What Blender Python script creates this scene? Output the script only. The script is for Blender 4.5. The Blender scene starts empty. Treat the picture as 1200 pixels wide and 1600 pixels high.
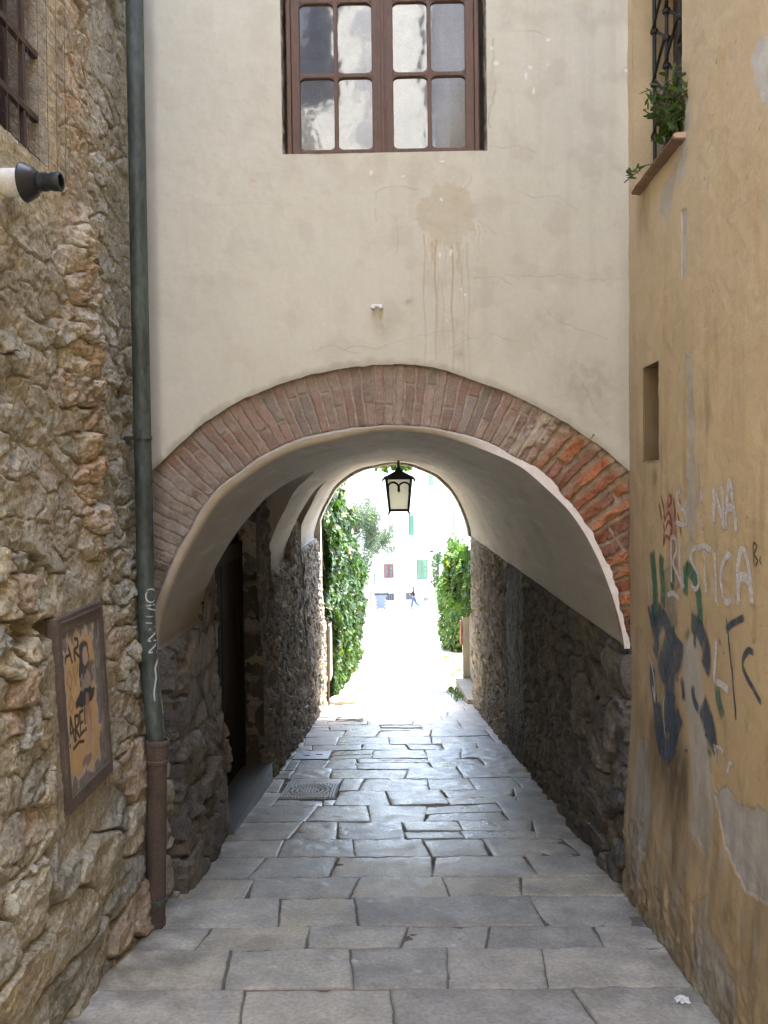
import bpy, bmesh, math, random
import numpy as np
from mathutils import Vector, Matrix, Euler

S = bpy.context.scene
COL = S.collection
PI = math.pi
rng = np.random.default_rng(7)
random.seed(7)

# ------------------------------------------------------------------ camera
F = 1250.0                       # focal length in photo pixels (1200 x 1600)
CX, CY = 600.0, 781.0
PITCH, ROLL, YAW = math.radians(1.5), -0.013, 0.0128
RM = Matrix.Rotation(YAW, 3, 'Z') @ Matrix.Rotation(PI / 2 - PITCH, 3, 'X') @ Matrix.Rotation(ROLL, 3, 'Z')
cam = bpy.data.cameras.new('camera')
camo = bpy.data.objects.new('camera', cam)
COL.objects.link(camo)
camo.rotation_euler = RM.to_euler()
cam.sensor_fit = 'VERTICAL'
cam.sensor_height = 36.0
cam.lens = F / 1600 * 36.0
cam.shift_y = -(800 - CY) / 1600
cam.clip_start = 0.05
cam.clip_end = 2000
S.camera = camo


def ray(px, py):
    return RM @ Vector(((px - CX) / F, -(py - CY) / F, -1.0))


def onY(px, py, Y):
    d = ray(px, py)
    return d * (Y / d.y)


def onX(px, py, X):
    d = ray(px, py)
    return d * (X / d.x)


def gz(y):
    y = np.asarray(y, dtype=float)
    a = -(1.59 + 0.164 * np.minimum(y, 20.0))
    b = -0.125 * (np.clip(y, 20.0, 63.0) - 20.0)
    return a + b


def gzf(y):
    return float(gz(y))


# ------------------------------------------------------------------ numpy noise
def _hash(ix, iy, seed):
    h = (ix.astype(np.int64) * 374761393 + iy.astype(np.int64) * 668265263 + seed * 1274126177) & 0xFFFFFFFF
    h = ((h ^ (h >> 13)) * 1274126177) & 0xFFFFFFFF
    h = (h ^ (h >> 16)) & 0xFFFFFFFF
    h = (h * 2246822519) & 0xFFFFFFFF
    h = (h ^ (h >> 15)) & 0xFFFFFFFF
    return h / 4294967295.0


def noise(u, v, seed=0):
    ix = np.floor(u); iy = np.floor(v)
    fx = u - ix; fy = v - iy
    sx = fx * fx * fx * (fx * (fx * 6 - 15) + 10)
    sy = fy * fy * fy * (fy * (fy * 6 - 15) + 10)

    def g(dx, dy):
        a = _hash(ix + dx, iy + dy, seed) * 2 * PI
        return np.cos(a) * (fx - dx) + np.sin(a) * (fy - dy)
    n0 = g(0, 0) * (1 - sx) + g(1, 0) * sx
    n1 = g(0, 1) * (1 - sx) + g(1, 1) * sx
    return (n0 * (1 - sy) + n1 * sy) * 1.5


def fbm(u, v, seed=0, octv=4, gain=0.5):
    a = 1.0; s = 0.0 * u; t = 0.0
    for k in range(octv):
        s = s + a * noise(u * 2 ** k + 17.3 * k, v * 2 ** k - 9.1 * k, seed + k * 31)
        t += a; a *= gain
    return s / t * 1.6


def sstep(a, b, x):
    t = np.clip((x - a) / (b - a), 0, 1)
    return t * t * (3 - 2 * t)


def worley(u, v, seed, jit=0.9):
    ix = np.floor(u); iy = np.floor(v)
    f1 = np.full(u.shape, 9.0); f2 = np.full(u.shape, 9.0)
    idv = np.zeros(u.shape); dx1 = np.zeros(u.shape); dy1 = np.zeros(u.shape)
    for a in (-1, 0, 1):
        for b in (-1, 0, 1):
            cx = ix + a; cy = iy + b
            ox = 0.5 + jit * (_hash(cx, cy, seed) - 0.5) + 0.5 * (np.mod(cy, 2)) - 0.25
            oy = 0.5 + jit * (_hash(cx, cy, seed + 5) - 0.5)
            ddx = u - (cx + ox); ddy = v - (cy + oy)
            d = np.maximum(np.abs(ddx) * 0.55, np.abs(ddy) * 0.55) + 0.5 * np.sqrt(ddx ** 2 + ddy ** 2)
            near = d < f1
            f2 = np.where(near, f1, np.minimum(f2, d))
            idv = np.where(near, _hash(cx, cy, seed + 11), idv)
            dx1 = np.where(near, ddx, dx1); dy1 = np.where(near, ddy, dy1)
            f1 = np.where(near, d, f1)
    return f1, f2, idv, dx1, dy1


def rubble(u, v, su, sv, seed, depth, warp=0.35, gap=0.16):
    """height, stone mask, id of a rubble masonry pattern"""
    wu = u / su + warp * fbm(u / su * 0.8, v / sv * 0.8, seed + 1, 2)
    wv = v / sv + warp * fbm(u / su * 0.8 + 31, v / sv * 0.8, seed + 2, 2)
    f1, f2, idv, dx, dy = worley(wu, wv, seed)
    e = f2 - f1
    m = sstep(0.012, gap, e + 0.035 * fbm(u / su * 3, v / sv * 3, seed + 6, 2))
    r2 = np.mod(idv * 7.13, 1.0); r3 = np.mod(idv * 13.7, 1.0); r4 = np.mod(idv * 29.3, 1.0)
    h = m * depth * (0.62 + 0.6 * r2 + 1.3 * (r3 - 0.5) * dx + 1.3 * (r4 - 0.5) * dy)
    h = h + m * depth * 0.12 * np.clip(e, 0, .7)
    facet = np.abs(fbm(u / su * 1.9 + idv * 40, v / sv * 1.9, seed + 3, 2, 0.5)) + .35 * np.abs(fbm(u / su * 6, v / sv * 7, seed + 4, 3, .6))
    h = h - depth * 0.34 * m * facet
    return h, m, idv


def mix(a, b, t):
    t = np.asarray(t)[..., None] if np.ndim(t) else t
    return np.asarray(a) * (1 - t) + np.asarray(b) * t


def pdist(U, V, pts):
    """distance from every (U,V) to a polyline and the parameter along it"""
    best = np.full(U.shape, 1e9); par = np.zeros(U.shape)
    n = len(pts) - 1
    for k in range(n):
        ax, ay = pts[k]; bx, by = pts[k + 1]
        dx, dy = bx - ax, by - ay
        L = dx * dx + dy * dy + 1e-12
        t = np.clip(((U - ax) * dx + (V - ay) * dy) / L, 0, 1)
        d = np.hypot(U - ax - t * dx, V - ay - t * dy)
        par = np.where(d < best, (k + t) / n, par)
        best = np.minimum(best, d)
    return best, par


# ------------------------------------------------------------------ scene helpers
def thing(name, label, cat, loc=(0, 0, 0), group=None):
    o = bpy.data.objects.new(name, None)
    COL.objects.link(o)
    o.empty_display_size = 0.2
    o.location = loc
    o['label'] = label; o['category'] = cat
    if group: o['group'] = group
    return o


def tag(o, label=None, cat=None, group=None, kind=None):
    if label: o['label'] = label
    if cat: o['category'] = cat
    if group: o['group'] = group
    if kind: o['kind'] = kind
    return o


def link(name, me, m, parent=None):
    o = bpy.data.objects.new(name, me)
    if m is not None: me.materials.append(m)
    COL.objects.link(o)
    if parent is not None:
        o.parent = parent
        if parent.type == 'EMPTY':
            o.location = -Vector(parent.location)
    return o


def np_mesh(name, verts, faces_flat, sizes, col=None, smooth=True):
    me = bpy.data.meshes.new(name)
    verts = np.ascontiguousarray(verts, dtype=np.float32).reshape(-1, 3)
    me.vertices.add(len(verts)); me.vertices.foreach_set('co', verts.ravel())
    faces_flat = np.ascontiguousarray(faces_flat, dtype=np.int32).ravel()
    sizes = np.ascontiguousarray(sizes, dtype=np.int32)
    me.loops.add(len(faces_flat)); me.loops.foreach_set('vertex_index', faces_flat)
    me.polygons.add(len(sizes))
    st = np.concatenate([[0], np.cumsum(sizes)[:-1]]).astype(np.int32)
    me.polygons.foreach_set('loop_start', st)
    me.polygons.foreach_set('loop_total', sizes)
    me.polygons.foreach_set('use_smooth', np.full(len(sizes), smooth, dtype=bool))
    if col is not None:
        at = me.attributes.new('Col', 'FLOAT_COLOR', 'POINT')
        c = np.ones((len(verts), 4), dtype=np.float32)
        c[:, :3] = np.clip(np.asarray(col).reshape(-1, 3), 0, 1)
        at.data.foreach_set('color', c.ravel())
    me.update(calc_edges=True)
    me.validate()
    return me


def grid_faces(n, m, off=0, keep=None, flip=False):
    i = np.arange(n - 1)[:, None]; j = np.arange(m - 1)[None, :]
    a = i * m + j
    q = np.stack([a, a + 1, a + m + 1, a + m], -1).reshape(-1, 4) + off
    if flip: q = q[:, ::-1]
    if keep is not None: q = q[keep.ravel()]
    return q


class GB:
    """collects several vertex grids into one mesh"""
    def __init__(s): s.v = []; s.f = []; s.c = []; s.n = 0

    def grid(s, P, C, keep=None, flip=False):
        n, m = P.shape[:2]
        s.f.append(grid_faces(n, m, s.n, keep, flip))
        s.v.append(P.reshape(-1, 3)); s.c.append(np.broadcast_to(C, P.shape).reshape(-1, 3)); s.n += n * m

    def build(s, name, m, parent=None, smooth=True):
        f = np.concatenate(s.f)
        me = np_mesh(name, np.concatenate(s.v), f, np.full(len(f), 4), np.concatenate(s.c), smooth)
        return link(name, me, m, parent)


class MB:
    """collects boxes, tubes, lathes and prisms into one bmesh"""
    def __init__(s): s.bm = bmesh.new()

    def box(s, x0, x1, y0, y1, z0, z1, bev=0.0, rot=None):
        b = bmesh.new()
        bmesh.ops.create_cube(b, size=1.0)
        for v in b.verts:
            v.co = Vector(((x0 + x1) / 2 + v.co.x * (x1 - x0), (y0 + y1) / 2 + v.co.y * (y1 - y0), (z0 + z1) / 2 + v.co.z * (z1 - z0)))
        if bev > 0:
            bmesh.ops.bevel(b, geom=b.edges[:], offset=bev, segments=2, affect='EDGES', profile=0.6)
        if rot is not None:
            c = Vector(((x0 + x1) / 2, (y0 + y1) / 2, (z0 + z1) / 2))
            for v in b.verts: v.co = rot @ (v.co - c) + c
        s.join(b)
        return s

    def join(s, b):
        me = bpy.data.meshes.new('t'); b.to_mesh(me); b.free()
        s.bm.from_mesh(me); bpy.data.meshes.remove(me)

    def tube(s, pts, r, seg=10, cap=True):
        pts = [Vector(p) for p in pts]
        rs = r if isinstance(r, (list, tuple)) else [r] * len(pts)
        rings = []
        n = len(pts)
        up = None
        for k in range(n):
            t = (pts[min(k + 1, n - 1)] - pts[max(k - 1, 0)]).normalized()
            if up is None:
                up = Vector((0, 0, 1)) if abs(t.z) < 0.9 else Vector((1, 0, 0))
            a = t.cross(up).normalized(); b = a.cross(t).normalized()
            up = b
            rings.append([s.bm.verts.new(pts[k] + rs[k] * (math.cos(2 * PI * i / seg) * a + math.sin(2 * PI * i / seg) * b)) for i in range(seg)])
        for k in range(n - 1):
            for i in range(seg):
                j = (i + 1) % seg
                s.bm.faces.new((rings[k][i], rings[k][j], rings[k + 1][j], rings[k + 1][i]))
        if cap:
            s.bm.faces.new(rings[0][::-1]); s.bm.faces.new(rings[-1])
        return s

    def lathe(s, c, axis, prof, seg=24):
        """prof: list of (distance along axis, radius)"""
        c = Vector(c); ax = Vector(axis).normalized()
        a = ax.orthogonal().normalized(); b = ax.cross(a)
        rings = []
        for d, r in prof:
            if r < 1e-5:
                rings.append([s.bm.verts.new(c + ax * d)])
            else:
                rings.append([s.bm.verts.new(c + ax * d + r * (math.cos(2 * PI * i / seg) * a + math.sin(2 * PI * i / seg) * b)) for i in range(seg)])
        for p, q in zip(rings[:-1], rings[1:]):
            for i in range(seg):
                j = (i + 1) % seg
                if len(p) == 1 and len(q) == 1: continue
                if len(p) == 1: s.bm.faces.new((p[0], q[j], q[i]))
                elif len(q) == 1: s.bm.faces.new((p[i], p[j], q[0]))
                else: s.bm.faces.new((p[i], p[j], q[j], q[i]))
        return s

    def prism(s, poly, d):
        """closed 3D polygon extruded by vector d"""
        d = Vector(d)
        a = [s.bm.verts.new(Vector(p)) for p in poly]
        b = [s.bm.verts.new(Vector(p) + d) for p in poly]
        s.bm.faces.new(a[::-1]); s.bm.faces.new(b)
        n = len(a)
        for i in range(n):
            j = (i + 1) % n
            s.bm.faces.new((a[i], a[j], b[j], b[i]))
        return s

    def build(s, name, m, parent=None, smooth=False):
        bmesh.ops.recalc_face_normals(s.bm, faces=s.bm.faces[:])
        me = bpy.data.meshes.new(name)
        s.bm.to_mesh(me); s.bm.free()
        if smooth:
            me.polygons.foreach_set('use_smooth', np.ones(len(me.polygons), dtype=bool))
            try: me.set_sharp_from_angle(angle=math.radians(40))
            except Exception: pass
        return link(name, me, m, parent)


# ------------------------------------------------------------------ materials
def new_mat(name):
    m = bpy.data.materials.new(name); m.use_nodes = True
    nt = m.node_tree; nt.nodes.clear()
    out = nt.nodes.new('ShaderNodeOutputMaterial')
    return m, nt, out


def N(nt, t, **kw):
    n = nt.nodes.new(t)
    for k, v in kw.items():
        if k in n.inputs: n.inputs[k].default_value = v
        else: setattr(n, k, v)
    return n


def surf(name, color=None, rough=0.85, vc=False, var=0.25, vscale=6.0, fine=90.0, fvar=0.15, bump=0.3, bscale=120.0, bdist=0.004, spec=0.4, metal=0.0, rvar=0.1, stretch=(1, 1, 1)):
    m, nt, out = new_mat(name)
    p = N(nt, 'ShaderNodeBsdfPrincipled')
    p.inputs['Metallic'].default_value = metal
    p.inputs['Specular IOR Level'].default_value = spec
    tc = N(nt, 'ShaderNodeTexCoord')
    mp = N(nt, 'ShaderNodeMapping'); mp.inputs['Scale'].default_value = stretch
    nt.links.new(tc.outputs['Object'], mp.inputs[0])
    n1 = N(nt, 'ShaderNodeTexNoise', Scale=vscale, Detail=5.0, Roughness=0.6)
    n2 = N(nt, 'ShaderNodeTexNoise', Scale=fine, Detail=3.0, Roughness=0.6)
    for n in (n1, n2): nt.links.new(mp.outputs[0], n.inputs['Vector'])

    def rg(src, lo, hi):
        r = N(nt, 'ShaderNodeMapRange')
        r.inputs['From Min'].default_value = 0.25; r.inputs['From Max'].default_value = 0.75
        r.inputs['To Min'].default_value = lo; r.inputs['To Max'].default_value = hi
        nt.links.new(src.outputs[0], r.inputs[0]); return r
    a = rg(n1, 1 - var, 1 + var); b = rg(n2, 1 - fvar, 1 + fvar)
    mu = N(nt, 'ShaderNodeMath', operation='MULTIPLY')
    nt.links.new(a.outputs[0], mu.inputs[0]); nt.links.new(b.outputs[0], mu.inputs[1])
    vm = N(nt, 'ShaderNodeVectorMath', operation='SCALE')
    if vc:
        at = N(nt, 'ShaderNodeAttribute', attribute_name='Col')
        nt.links.new(at.outputs['Color'], vm.inputs[0])
    else:
        vm.inputs[0].default_value = color
    nt.links.new(mu.outputs[0], vm.inputs['Scale'])
    nt.links.new(vm.outputs[0], p.inputs['Base Color'])
    rr = rg(n1, max(0.02, rough - rvar), min(1, rough + rvar))
    nt.links.new(rr.outputs[0], p.inputs['Roughness'])
    if bump > 0:
        n3 = N(nt, 'ShaderNodeTexNoise', Scale=bscale, Detail=4.0, Roughness=0.65)
        nt.links.new(mp.outputs[0], n3.inputs['Vector'])
        bp = N(nt, 'ShaderNodeBump', Strength=bump, Distance=bdist)
        nt.links.new(n3.outputs[0], bp.inputs['Height'])
        nt.links.new(bp.outputs[0], p.inputs['Normal'])
    nt.links.new(p.outputs[0], out.inputs[0])
    return m


def leaf_mat(name, trans=0.30, rough=0.55):
    m, nt, out = new_mat(name)
    at = N(nt, 'ShaderNodeAttribute', attribute_name='Col')
    p = N(nt, 'ShaderNodeBsdfPrincipled', Roughness=rough)
    p.inputs['Specular IOR Level'].default_value = 0.25
    t = N(nt, 'ShaderNodeBsdfTranslucent')
    g = N(nt, 'ShaderNodeVectorMath', operation='MULTIPLY'); g.inputs[1].default_value = (1.5, 1.6, 0.7)
    nt.links.new(at.outputs['Color'], p.inputs['Base Color'])
    nt.links.new(at.outputs['Color'], g.inputs[0]); nt.links.new(g.outputs[0], t.inputs['Color'])
    mx = N(nt, 'ShaderNodeMixShader'); mx.inputs[0].default_value = trans
    nt.links.new(p.outputs[0], mx.inputs[1]); nt.links.new(t.outputs[0], mx.inputs[2])
    nt.links.new(mx.outputs[0], out.inputs[0])
    return m


def glass_mat(name, tint=(1, 1, 1), ior=1.5, boost=1.0, bump=0.15):
    m, nt, out = new_mat(name)
    tr = N(nt, 'ShaderNodeBsdfTransparent'); tr.inputs[0].default_value = (*tint, 1)
    gl = N(nt, 'ShaderNodeBsdfGlossy', Roughness=0.06)
    fr = N(nt, 'ShaderNodeFresnel', IOR=ior)
    mu = N(nt, 'ShaderNodeMath', operation='MULTIPLY', use_clamp=True); mu.inputs[1].default_value = boost
    nt.links.new(fr.outputs[0], mu.inputs[0])
    tc = N(nt, 'ShaderNodeTexCoord')
    ns = N(nt, 'ShaderNodeTexNoise', Scale=7.0, Detail=2.0)
    nt.links.new(tc.outputs['Object'], ns.inputs['Vector'])
    bp = N(nt, 'ShaderNodeBump', Strength=bump, Distance=0.01)
    nt.links.new(ns.outputs[0], bp.inputs['Height'])
    nt.links.new(bp.outputs[0], gl.inputs['Normal'])
    mx = N(nt, 'ShaderNodeMixShader')
    nt.links.new(mu.outputs[0], mx.inputs[0]); nt.links.new(tr.outputs[0], mx.inputs[1]); nt.links.new(gl.outputs[0], mx.inputs[2])
    nt.links.new(mx.outputs[0], out.inputs[0])
    return m


def paint_mat(name, color, wear=0.5, scale=60.0, rough=0.6, stretch=(1, 1, 1), opacity=1.0):
    """paint on a wall: fades to nothing at the stroke's edge ('Edge' attribute) and where it has worn off"""
    m, nt, out = new_mat(name)
    p = N(nt, 'ShaderNodeBsdfPrincipled', Roughness=rough)
    p.inputs['Base Color'].default_value = (*color, 1)
    tr = N(nt, 'ShaderNodeBsdfTransparent')
    at = N(nt, 'ShaderNodeAttribute', attribute_name='Edge')
    tc = N(nt, 'ShaderNodeTexCoord')
    mp = N(nt, 'ShaderNodeMapping'); mp.inputs['Scale'].default_value = stretch
    nt.links.new(tc.outputs['Object'], mp.inputs[0])
    ns = N(nt, 'ShaderNodeTexNoise', Scale=scale, Detail=5.0, Roughness=0.7)
    nt.links.new(mp.outputs[0], ns.inputs['Vector'])
    mr = N(nt, 'ShaderNodeMapRange')
    mr.inputs['From Min'].default_value = 0.35; mr.inputs['From Max'].default_value = 0.62
    mr.inputs['To Min'].default_value = 1 - wear; mr.inputs['To Max'].default_value = 1.0
    nt.links.new(ns.outputs[0], mr.inputs[0])
    mu = N(nt, 'ShaderNodeMath', operation='MULTIPLY', use_clamp=True)
    nt.links.new(mr.outputs[0], mu.inputs[0]); nt.links.new(at.outputs['Fac'], mu.inputs[1])
    m2 = N(nt, 'ShaderNodeMath', operation='MULTIPLY', use_clamp=True); m2.inputs[1].default_value = opacity
    nt.links.new(mu.outputs[0], m2.inputs[0])
    mx = N(nt, 'ShaderNodeMixShader')
    nt.links.new(m2.outputs[0], mx.inputs[0]); nt.links.new(tr.outputs[0], mx.inputs[1]); nt.links.new(p.outputs[0], mx.inputs[2])
    nt.links.new(mx.outputs[0], out.inputs[0])
    return m


M = {}
M['stone'] = surf('rubble stone', vc=True, rough=0.92, var=0.22, vscale=9, fine=60, fvar=0.38, bump=0.9, bscale=55, bdist=0.016, spec=0.25)
M['tstone'] = surf('passage rubble', vc=True, rough=0.75, var=0.25, vscale=5, fine=60, fvar=0.3, bump=0.9, bscale=50, bdist=0.016, spec=0.4)
M['plaster'] = surf('cream plaster', vc=True, rough=0.9, var=0.035, vscale=3, fine=40, fvar=0.035, bump=0.25, bscale=60, bdist=0.003, spec=0.2)
M['ochre'] = surf('ochre plaster', vc=True, rough=0.9, var=0.07, vscale=5, fine=90, fvar=0.08, bump=0.45, bscale=110, bdist=0.004, spec=0.2)
M['vault'] = surf('grey vault plaster', vc=True, rough=0.85, var=0.08, vscale=3, fine=45, fvar=0.04, bump=0.25, bscale=35, bdist=0.004, spec=0.25)
M['brick'] = surf('old brick', vc=True, rough=0.92, var=0.15, vscale=14, fine=110, fvar=0.25, bump=0.6, bscale=130, bdist=0.005, spec=0.2)
M['slab'] = surf('worn paving stone', vc=True, rough=0.31, var=0.27, vscale=6, fine=55, fvar=0.25, bump=0.55, bscale=48, bdist=0.008, spec=0.5, rvar=0.17)
_nt = M['slab'].node_tree
_p = [n for n in _nt.nodes if n.type == 'BSDF_PRINCIPLED'][0]
_src = _p.inputs['Roughness'].links[0].from_socket
_at = N(_nt, 'ShaderNodeAttribute', attribute_name='Polish')
_mr = N(_nt, 'ShaderNodeMapRange'); _mr.inputs['To Min'].default_value = .34; _mr.inputs['To Max'].default_value = 0.0
_nt.links.new(_at.outputs['Fac'], _mr.inputs[0])
_ad = N(_nt, 'ShaderNodeMath', operation='ADD', use_clamp=True)
_nt.links.new(_src, _ad.inputs[0]); _nt.links.new(_mr.outputs[0], _ad.inputs[1]); _nt.links.new(_ad.outputs[0], _p.inputs['Roughness'])
M['dirt'] = surf('packed dirt', (0.17, 0.15, 0.12), rough=0.95, var=0.3, vscale=9, bump=0.6, spec=0.2)
M['wood'] = surf('brown window wood', (0.135, 0.078, 0.054), rough=0.55, var=0.2, vscale=9, fine=60, fvar=0.2, bump=0.3, bscale=70, spec=0.4, stretch=(1, 1, 0.25))
M['oldwood'] = surf('shade darkened door wood', (0.03, 0.019, 0.012), spec=.08, rough=0.85, var=0.3, vscale=9, fine=60, fvar=0.3, bump=0.5, bscale=60, stretch=(1, 1, 0.15))  # wood colour lowered further to carry the shade of the recess
M['greywood'] = surf('weathered grey planks', (0.26, 0.245, 0.22), rough=0.85, var=0.25, vscale=9, fine=60, fvar=0.3, bump=0.5, bscale=60, stretch=(1, 1, 0.15))
M['iron'] = surf('black wrought iron', (0.018, 0.017, 0.016), rough=0.6, var=0.3, vscale=20, bump=0.4, spec=0.5)
M['barwood'] = surf('brown painted bars', (0.075, 0.05, 0.042), rough=0.6, var=0.3, vscale=15, bump=0.3)
M['dark'] = surf('dark room', (0.012, 0.011, 0.01), rough=0.9, bump=0)
M['copper'] = surf('green painted pipe', (0.062, 0.076, 0.066), rough=0.55, var=0.6, vscale=7, fine=45, fvar=0.45, bump=0.2, bscale=40, spec=0.45, stretch=(1, 1, 0.35))
M['rust'] = surf('brown cast iron', (0.105, 0.075, 0.06), rough=0.75, var=0.25, vscale=12, fine=80, fvar=0.25, bump=0.5, bscale=90)
M['darkrust'] = surf('rusty frame', (0.125, 0.095, 0.078), rough=0.75, var=0.3, vscale=12, fine=80, fvar=0.25, bump=0.4, bscale=90)
M['mass'] = surf('building mass', (0.4, 0.35, 0.28), rough=0.9, bump=0)
M['white'] = surf('white plastic', (0.75, 0.74, 0.7), rough=0.5, bump=0, var=0.08)
M['black'] = surf('black plastic', (0.02, 0.021, 0.025), rough=0.4, bump=0.1)
M['hollow'] = surf('black hollow', (0.01, 0.01, 0.01), rough=0.9, bump=0)
M['curtain'] = surf('white curtain cloth', (0.86, 0.84, 0.80), rough=0.9, var=0.06, bump=0.2, bscale=200)
M['greycurtain'] = surf('grey curtain cloth', (0.34, 0.33, 0.35), rough=0.9, var=0.1, bump=0.2, bscale=200)
M['glass'] = glass_mat('window glass', (0.93, 0.95, 0.98), boost=1.8)
M['terracotta'] = surf('terracotta slab', (0.33, 0.16, 0.09), rough=0.85, var=0.35, vscale=18, fine=80, fvar=0.3, bump=0.5)
M['leaf'] = leaf_mat('ivy leaf')
M['olive'] = leaf_mat('grey green leaf', 0.35, 0.6)
M['bark'] = surf('bark', (0.12, 0.09, 0.065), rough=0.9, bump=0.8, bscale=30, bdist=0.02)
M['slate'] = surf('slate step', (0.15, 0.16, 0.165), rough=0.42, var=0.15, vscale=8, bump=0.25, bscale=60)
M['steel'] = surf('cast cover metal', (0.42, 0.43, 0.44), rough=0.36, metal=0.9, var=0.2, vscale=25, bump=0.3, bscale=140)
M['whitewall'] = surf('white house plaster', (0.78, 0.75, 0.68), rough=0.9, var=0.04, vscale=1.5, bump=0.2)
M['gardenwall'] = surf('garden wall plaster', (0.36, 0.32, 0.26), rough=0.9, var=0.2, vscale=4, bump=0.5, bscale=30, bdist=0.01)
M['palewall'] = surf('pale garden wall', (0.62, 0.57, 0.48), rough=0.9, var=0.15, vscale=2, bump=0.4, bscale=30)
M['shutter'] = surf('green shutter paint', (0.035, 0.17, 0.095), rough=0.6, var=0.1, bump=0)
M['greyshutter'] = surf('faded green shutter paint', (0.085, 0.175, 0.115), rough=0.7, var=0.1, bump=0)
M['redwood'] = surf('reddish window wood', (0.19, 0.055, 0.028), rough=0.6, bump=0)
M['winglass'] = surf('far window glass', (0.10, 0.10, 0.105), rough=0.25, bump=0)
M['grille'] = surf('cellar grating', (0.09, 0.085, 0.08), rough=0.7, bump=0)
M['frost'] = None
def frost_mat():
    m, nt, out = new_mat('frosted lantern glass')
    p = N(nt, 'ShaderNodeBsdfPrincipled', Roughness=0.35)
    p.inputs['Base Color'].default_value = (0.86, 0.86, 0.80, 1)
    t = N(nt, 'ShaderNodeBsdfTranslucent'); t.inputs[0].default_value = (0.95, 0.95, 0.88, 1)
    mx = N(nt, 'ShaderNodeMixShader'); mx.inputs[0].default_value = 0.6
    nt.links.new(p.outputs[0], mx.inputs[1]); nt.links.new(t.outputs[0], mx.inputs[2])
    tr = N(nt, 'ShaderNodeBsdfTransparent'); tr.inputs[0].default_value = (1, .99, .93, 1)
    m2 = N(nt, 'ShaderNodeMixShader'); m2.inputs[0].default_value = 0.45
    nt.links.new(mx.outputs[0], m2.inputs[1]); nt.links.new(tr.outputs[0], m2.inputs[2])
    nt.links.new(m2.outputs[0], out.inputs[0])
    return m


M['frost'] = frost_mat()

# ------------------------------------------------------------------ facade curves (front plane of the archway)
YF = 4.4
YE = 13.0
ZS = -0.95
VAULT_PX = [(243, 1017), (243, 992), (262, 927), (288, 872), (327, 817), (373, 771), (412, 742), (457, 716), (506, 693), (555, 679), (620, 672), (667, 676), (717, 688), (767, 707), (817, 730), (850, 760), (883, 790), (910, 827), (933, 870), (953, 920), (970, 977), (977, 1018)]
INNER_PX = [(236, 990), (240, 943), (249, 920), (269, 872), (295, 827), (318, 787), (347, 755), (373, 737), (396, 719), (431, 700), (467, 685), (500, 677), (532, 671), (571, 666), (620, 664), (667, 667), (700, 673), (743, 684), (773, 696), (807, 716), (837, 730), (857, 747), (880, 773), (907, 807), (927, 837), (937, 860), (953, 887), (960, 913), (970, 953), (983, 1013)]
OUTER_PX = [(205, 765), (241, 732), (275, 700), (311, 667), (353, 638), (392, 618), (441, 599), (490, 584), (539, 575), (580, 570.5), (620, 569), (650, 570), (693, 577), (733, 592), (787, 610), (833, 632), (883, 660), (933, 693), (980, 733), (1000, 755)]


def xz(pts, Y=YF):
    return np.array([[onY(a, b, Y).x, onY(a, b, Y).z] for a, b in pts])


XC = 0.0


def polar(pts, n=721):
    p = xz(pts)
    th = np.arctan2(p[:, 1] - ZS, p[:, 0] - XC); r = np.hypot(p[:, 0] - XC, p[:, 1] - ZS)
    o = np.argsort(th); th, r = th[o], r[o]
    d = np.gradient(r, th)                          # cubic hermite
    tq = np.linspace(max(0.0, 0), PI, n)
    tc = np.clip(tq, th[0], th[-1])
    k = np.clip(np.searchsorted(th, tc, side='right') - 1, 0, len(th) - 2)
    h = th[k + 1] - th[k]; t = (tc - th[k]) / h
    out = (2 * t ** 3 - 3 * t ** 2 + 1) * r[k] + (t ** 3 - 2 * t ** 2 + t) * h * d[k] + (-2 * t ** 3 + 3 * t ** 2) * r[k + 1] + (t ** 3 - t ** 2) * h * d[k + 1]
    return tq, out


def smooth(a, k):
    w = np.hanning(2 * k + 3)[1:-1]; w /= w.sum()
    return np.convolve(np.pad(a, k, mode='edge'), w, 'valid')


TH, RV = polar(VAULT_PX); RV = smooth(RV, 30)
_, RI = polar(INNER_PX)
_lw = np.clip((np.degrees(TH) - 70) / 25, 0, 1) * np.clip((176 - np.degrees(TH)) / 10, 0, 1)
RV = RV + _lw * (np.maximum(RV, smooth(RI, 25) - .050) - RV)
_, RO = polar(OUTER_PX)
cth = np.cos(TH)
clipr = np.where(cth > 1e-3, 1.325 / np.maximum(cth, 1e-3), np.where(cth < -1e-3, 1.46 / np.maximum(-cth, 1e-3), 99))
RO = np.minimum(RO, clipr)
op = xz(OUTER_PX)

# ------------------------------------------------------------------ archway building
arch = thing('archway_building', 'cream plastered house bridging the lane, with a brick arch and a vaulted passage under it', 'building', (0, YF, gzf(YF)))

# plastered facade ---------------------------------------------------------
ZW0, ZW1 = 1.775, 3.14             # window opening
pw = [onY(444, 249, YF), onY(759, 241, YF)]
XW0, XW1 = -0.585, 0.53
stepx = 0.0052
xs = np.unique(np.concatenate([np.arange(-1.47, 1.335, stepx), [XW0, XW1]]))
zbot = np.interp(xs, op[:, 0], op[:, 1])
zbot = zbot + 0.006 * fbm(xs * 9, xs * 0, 3) + 0.0025 * noise(xs * 60, xs * 0, 4)


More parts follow.
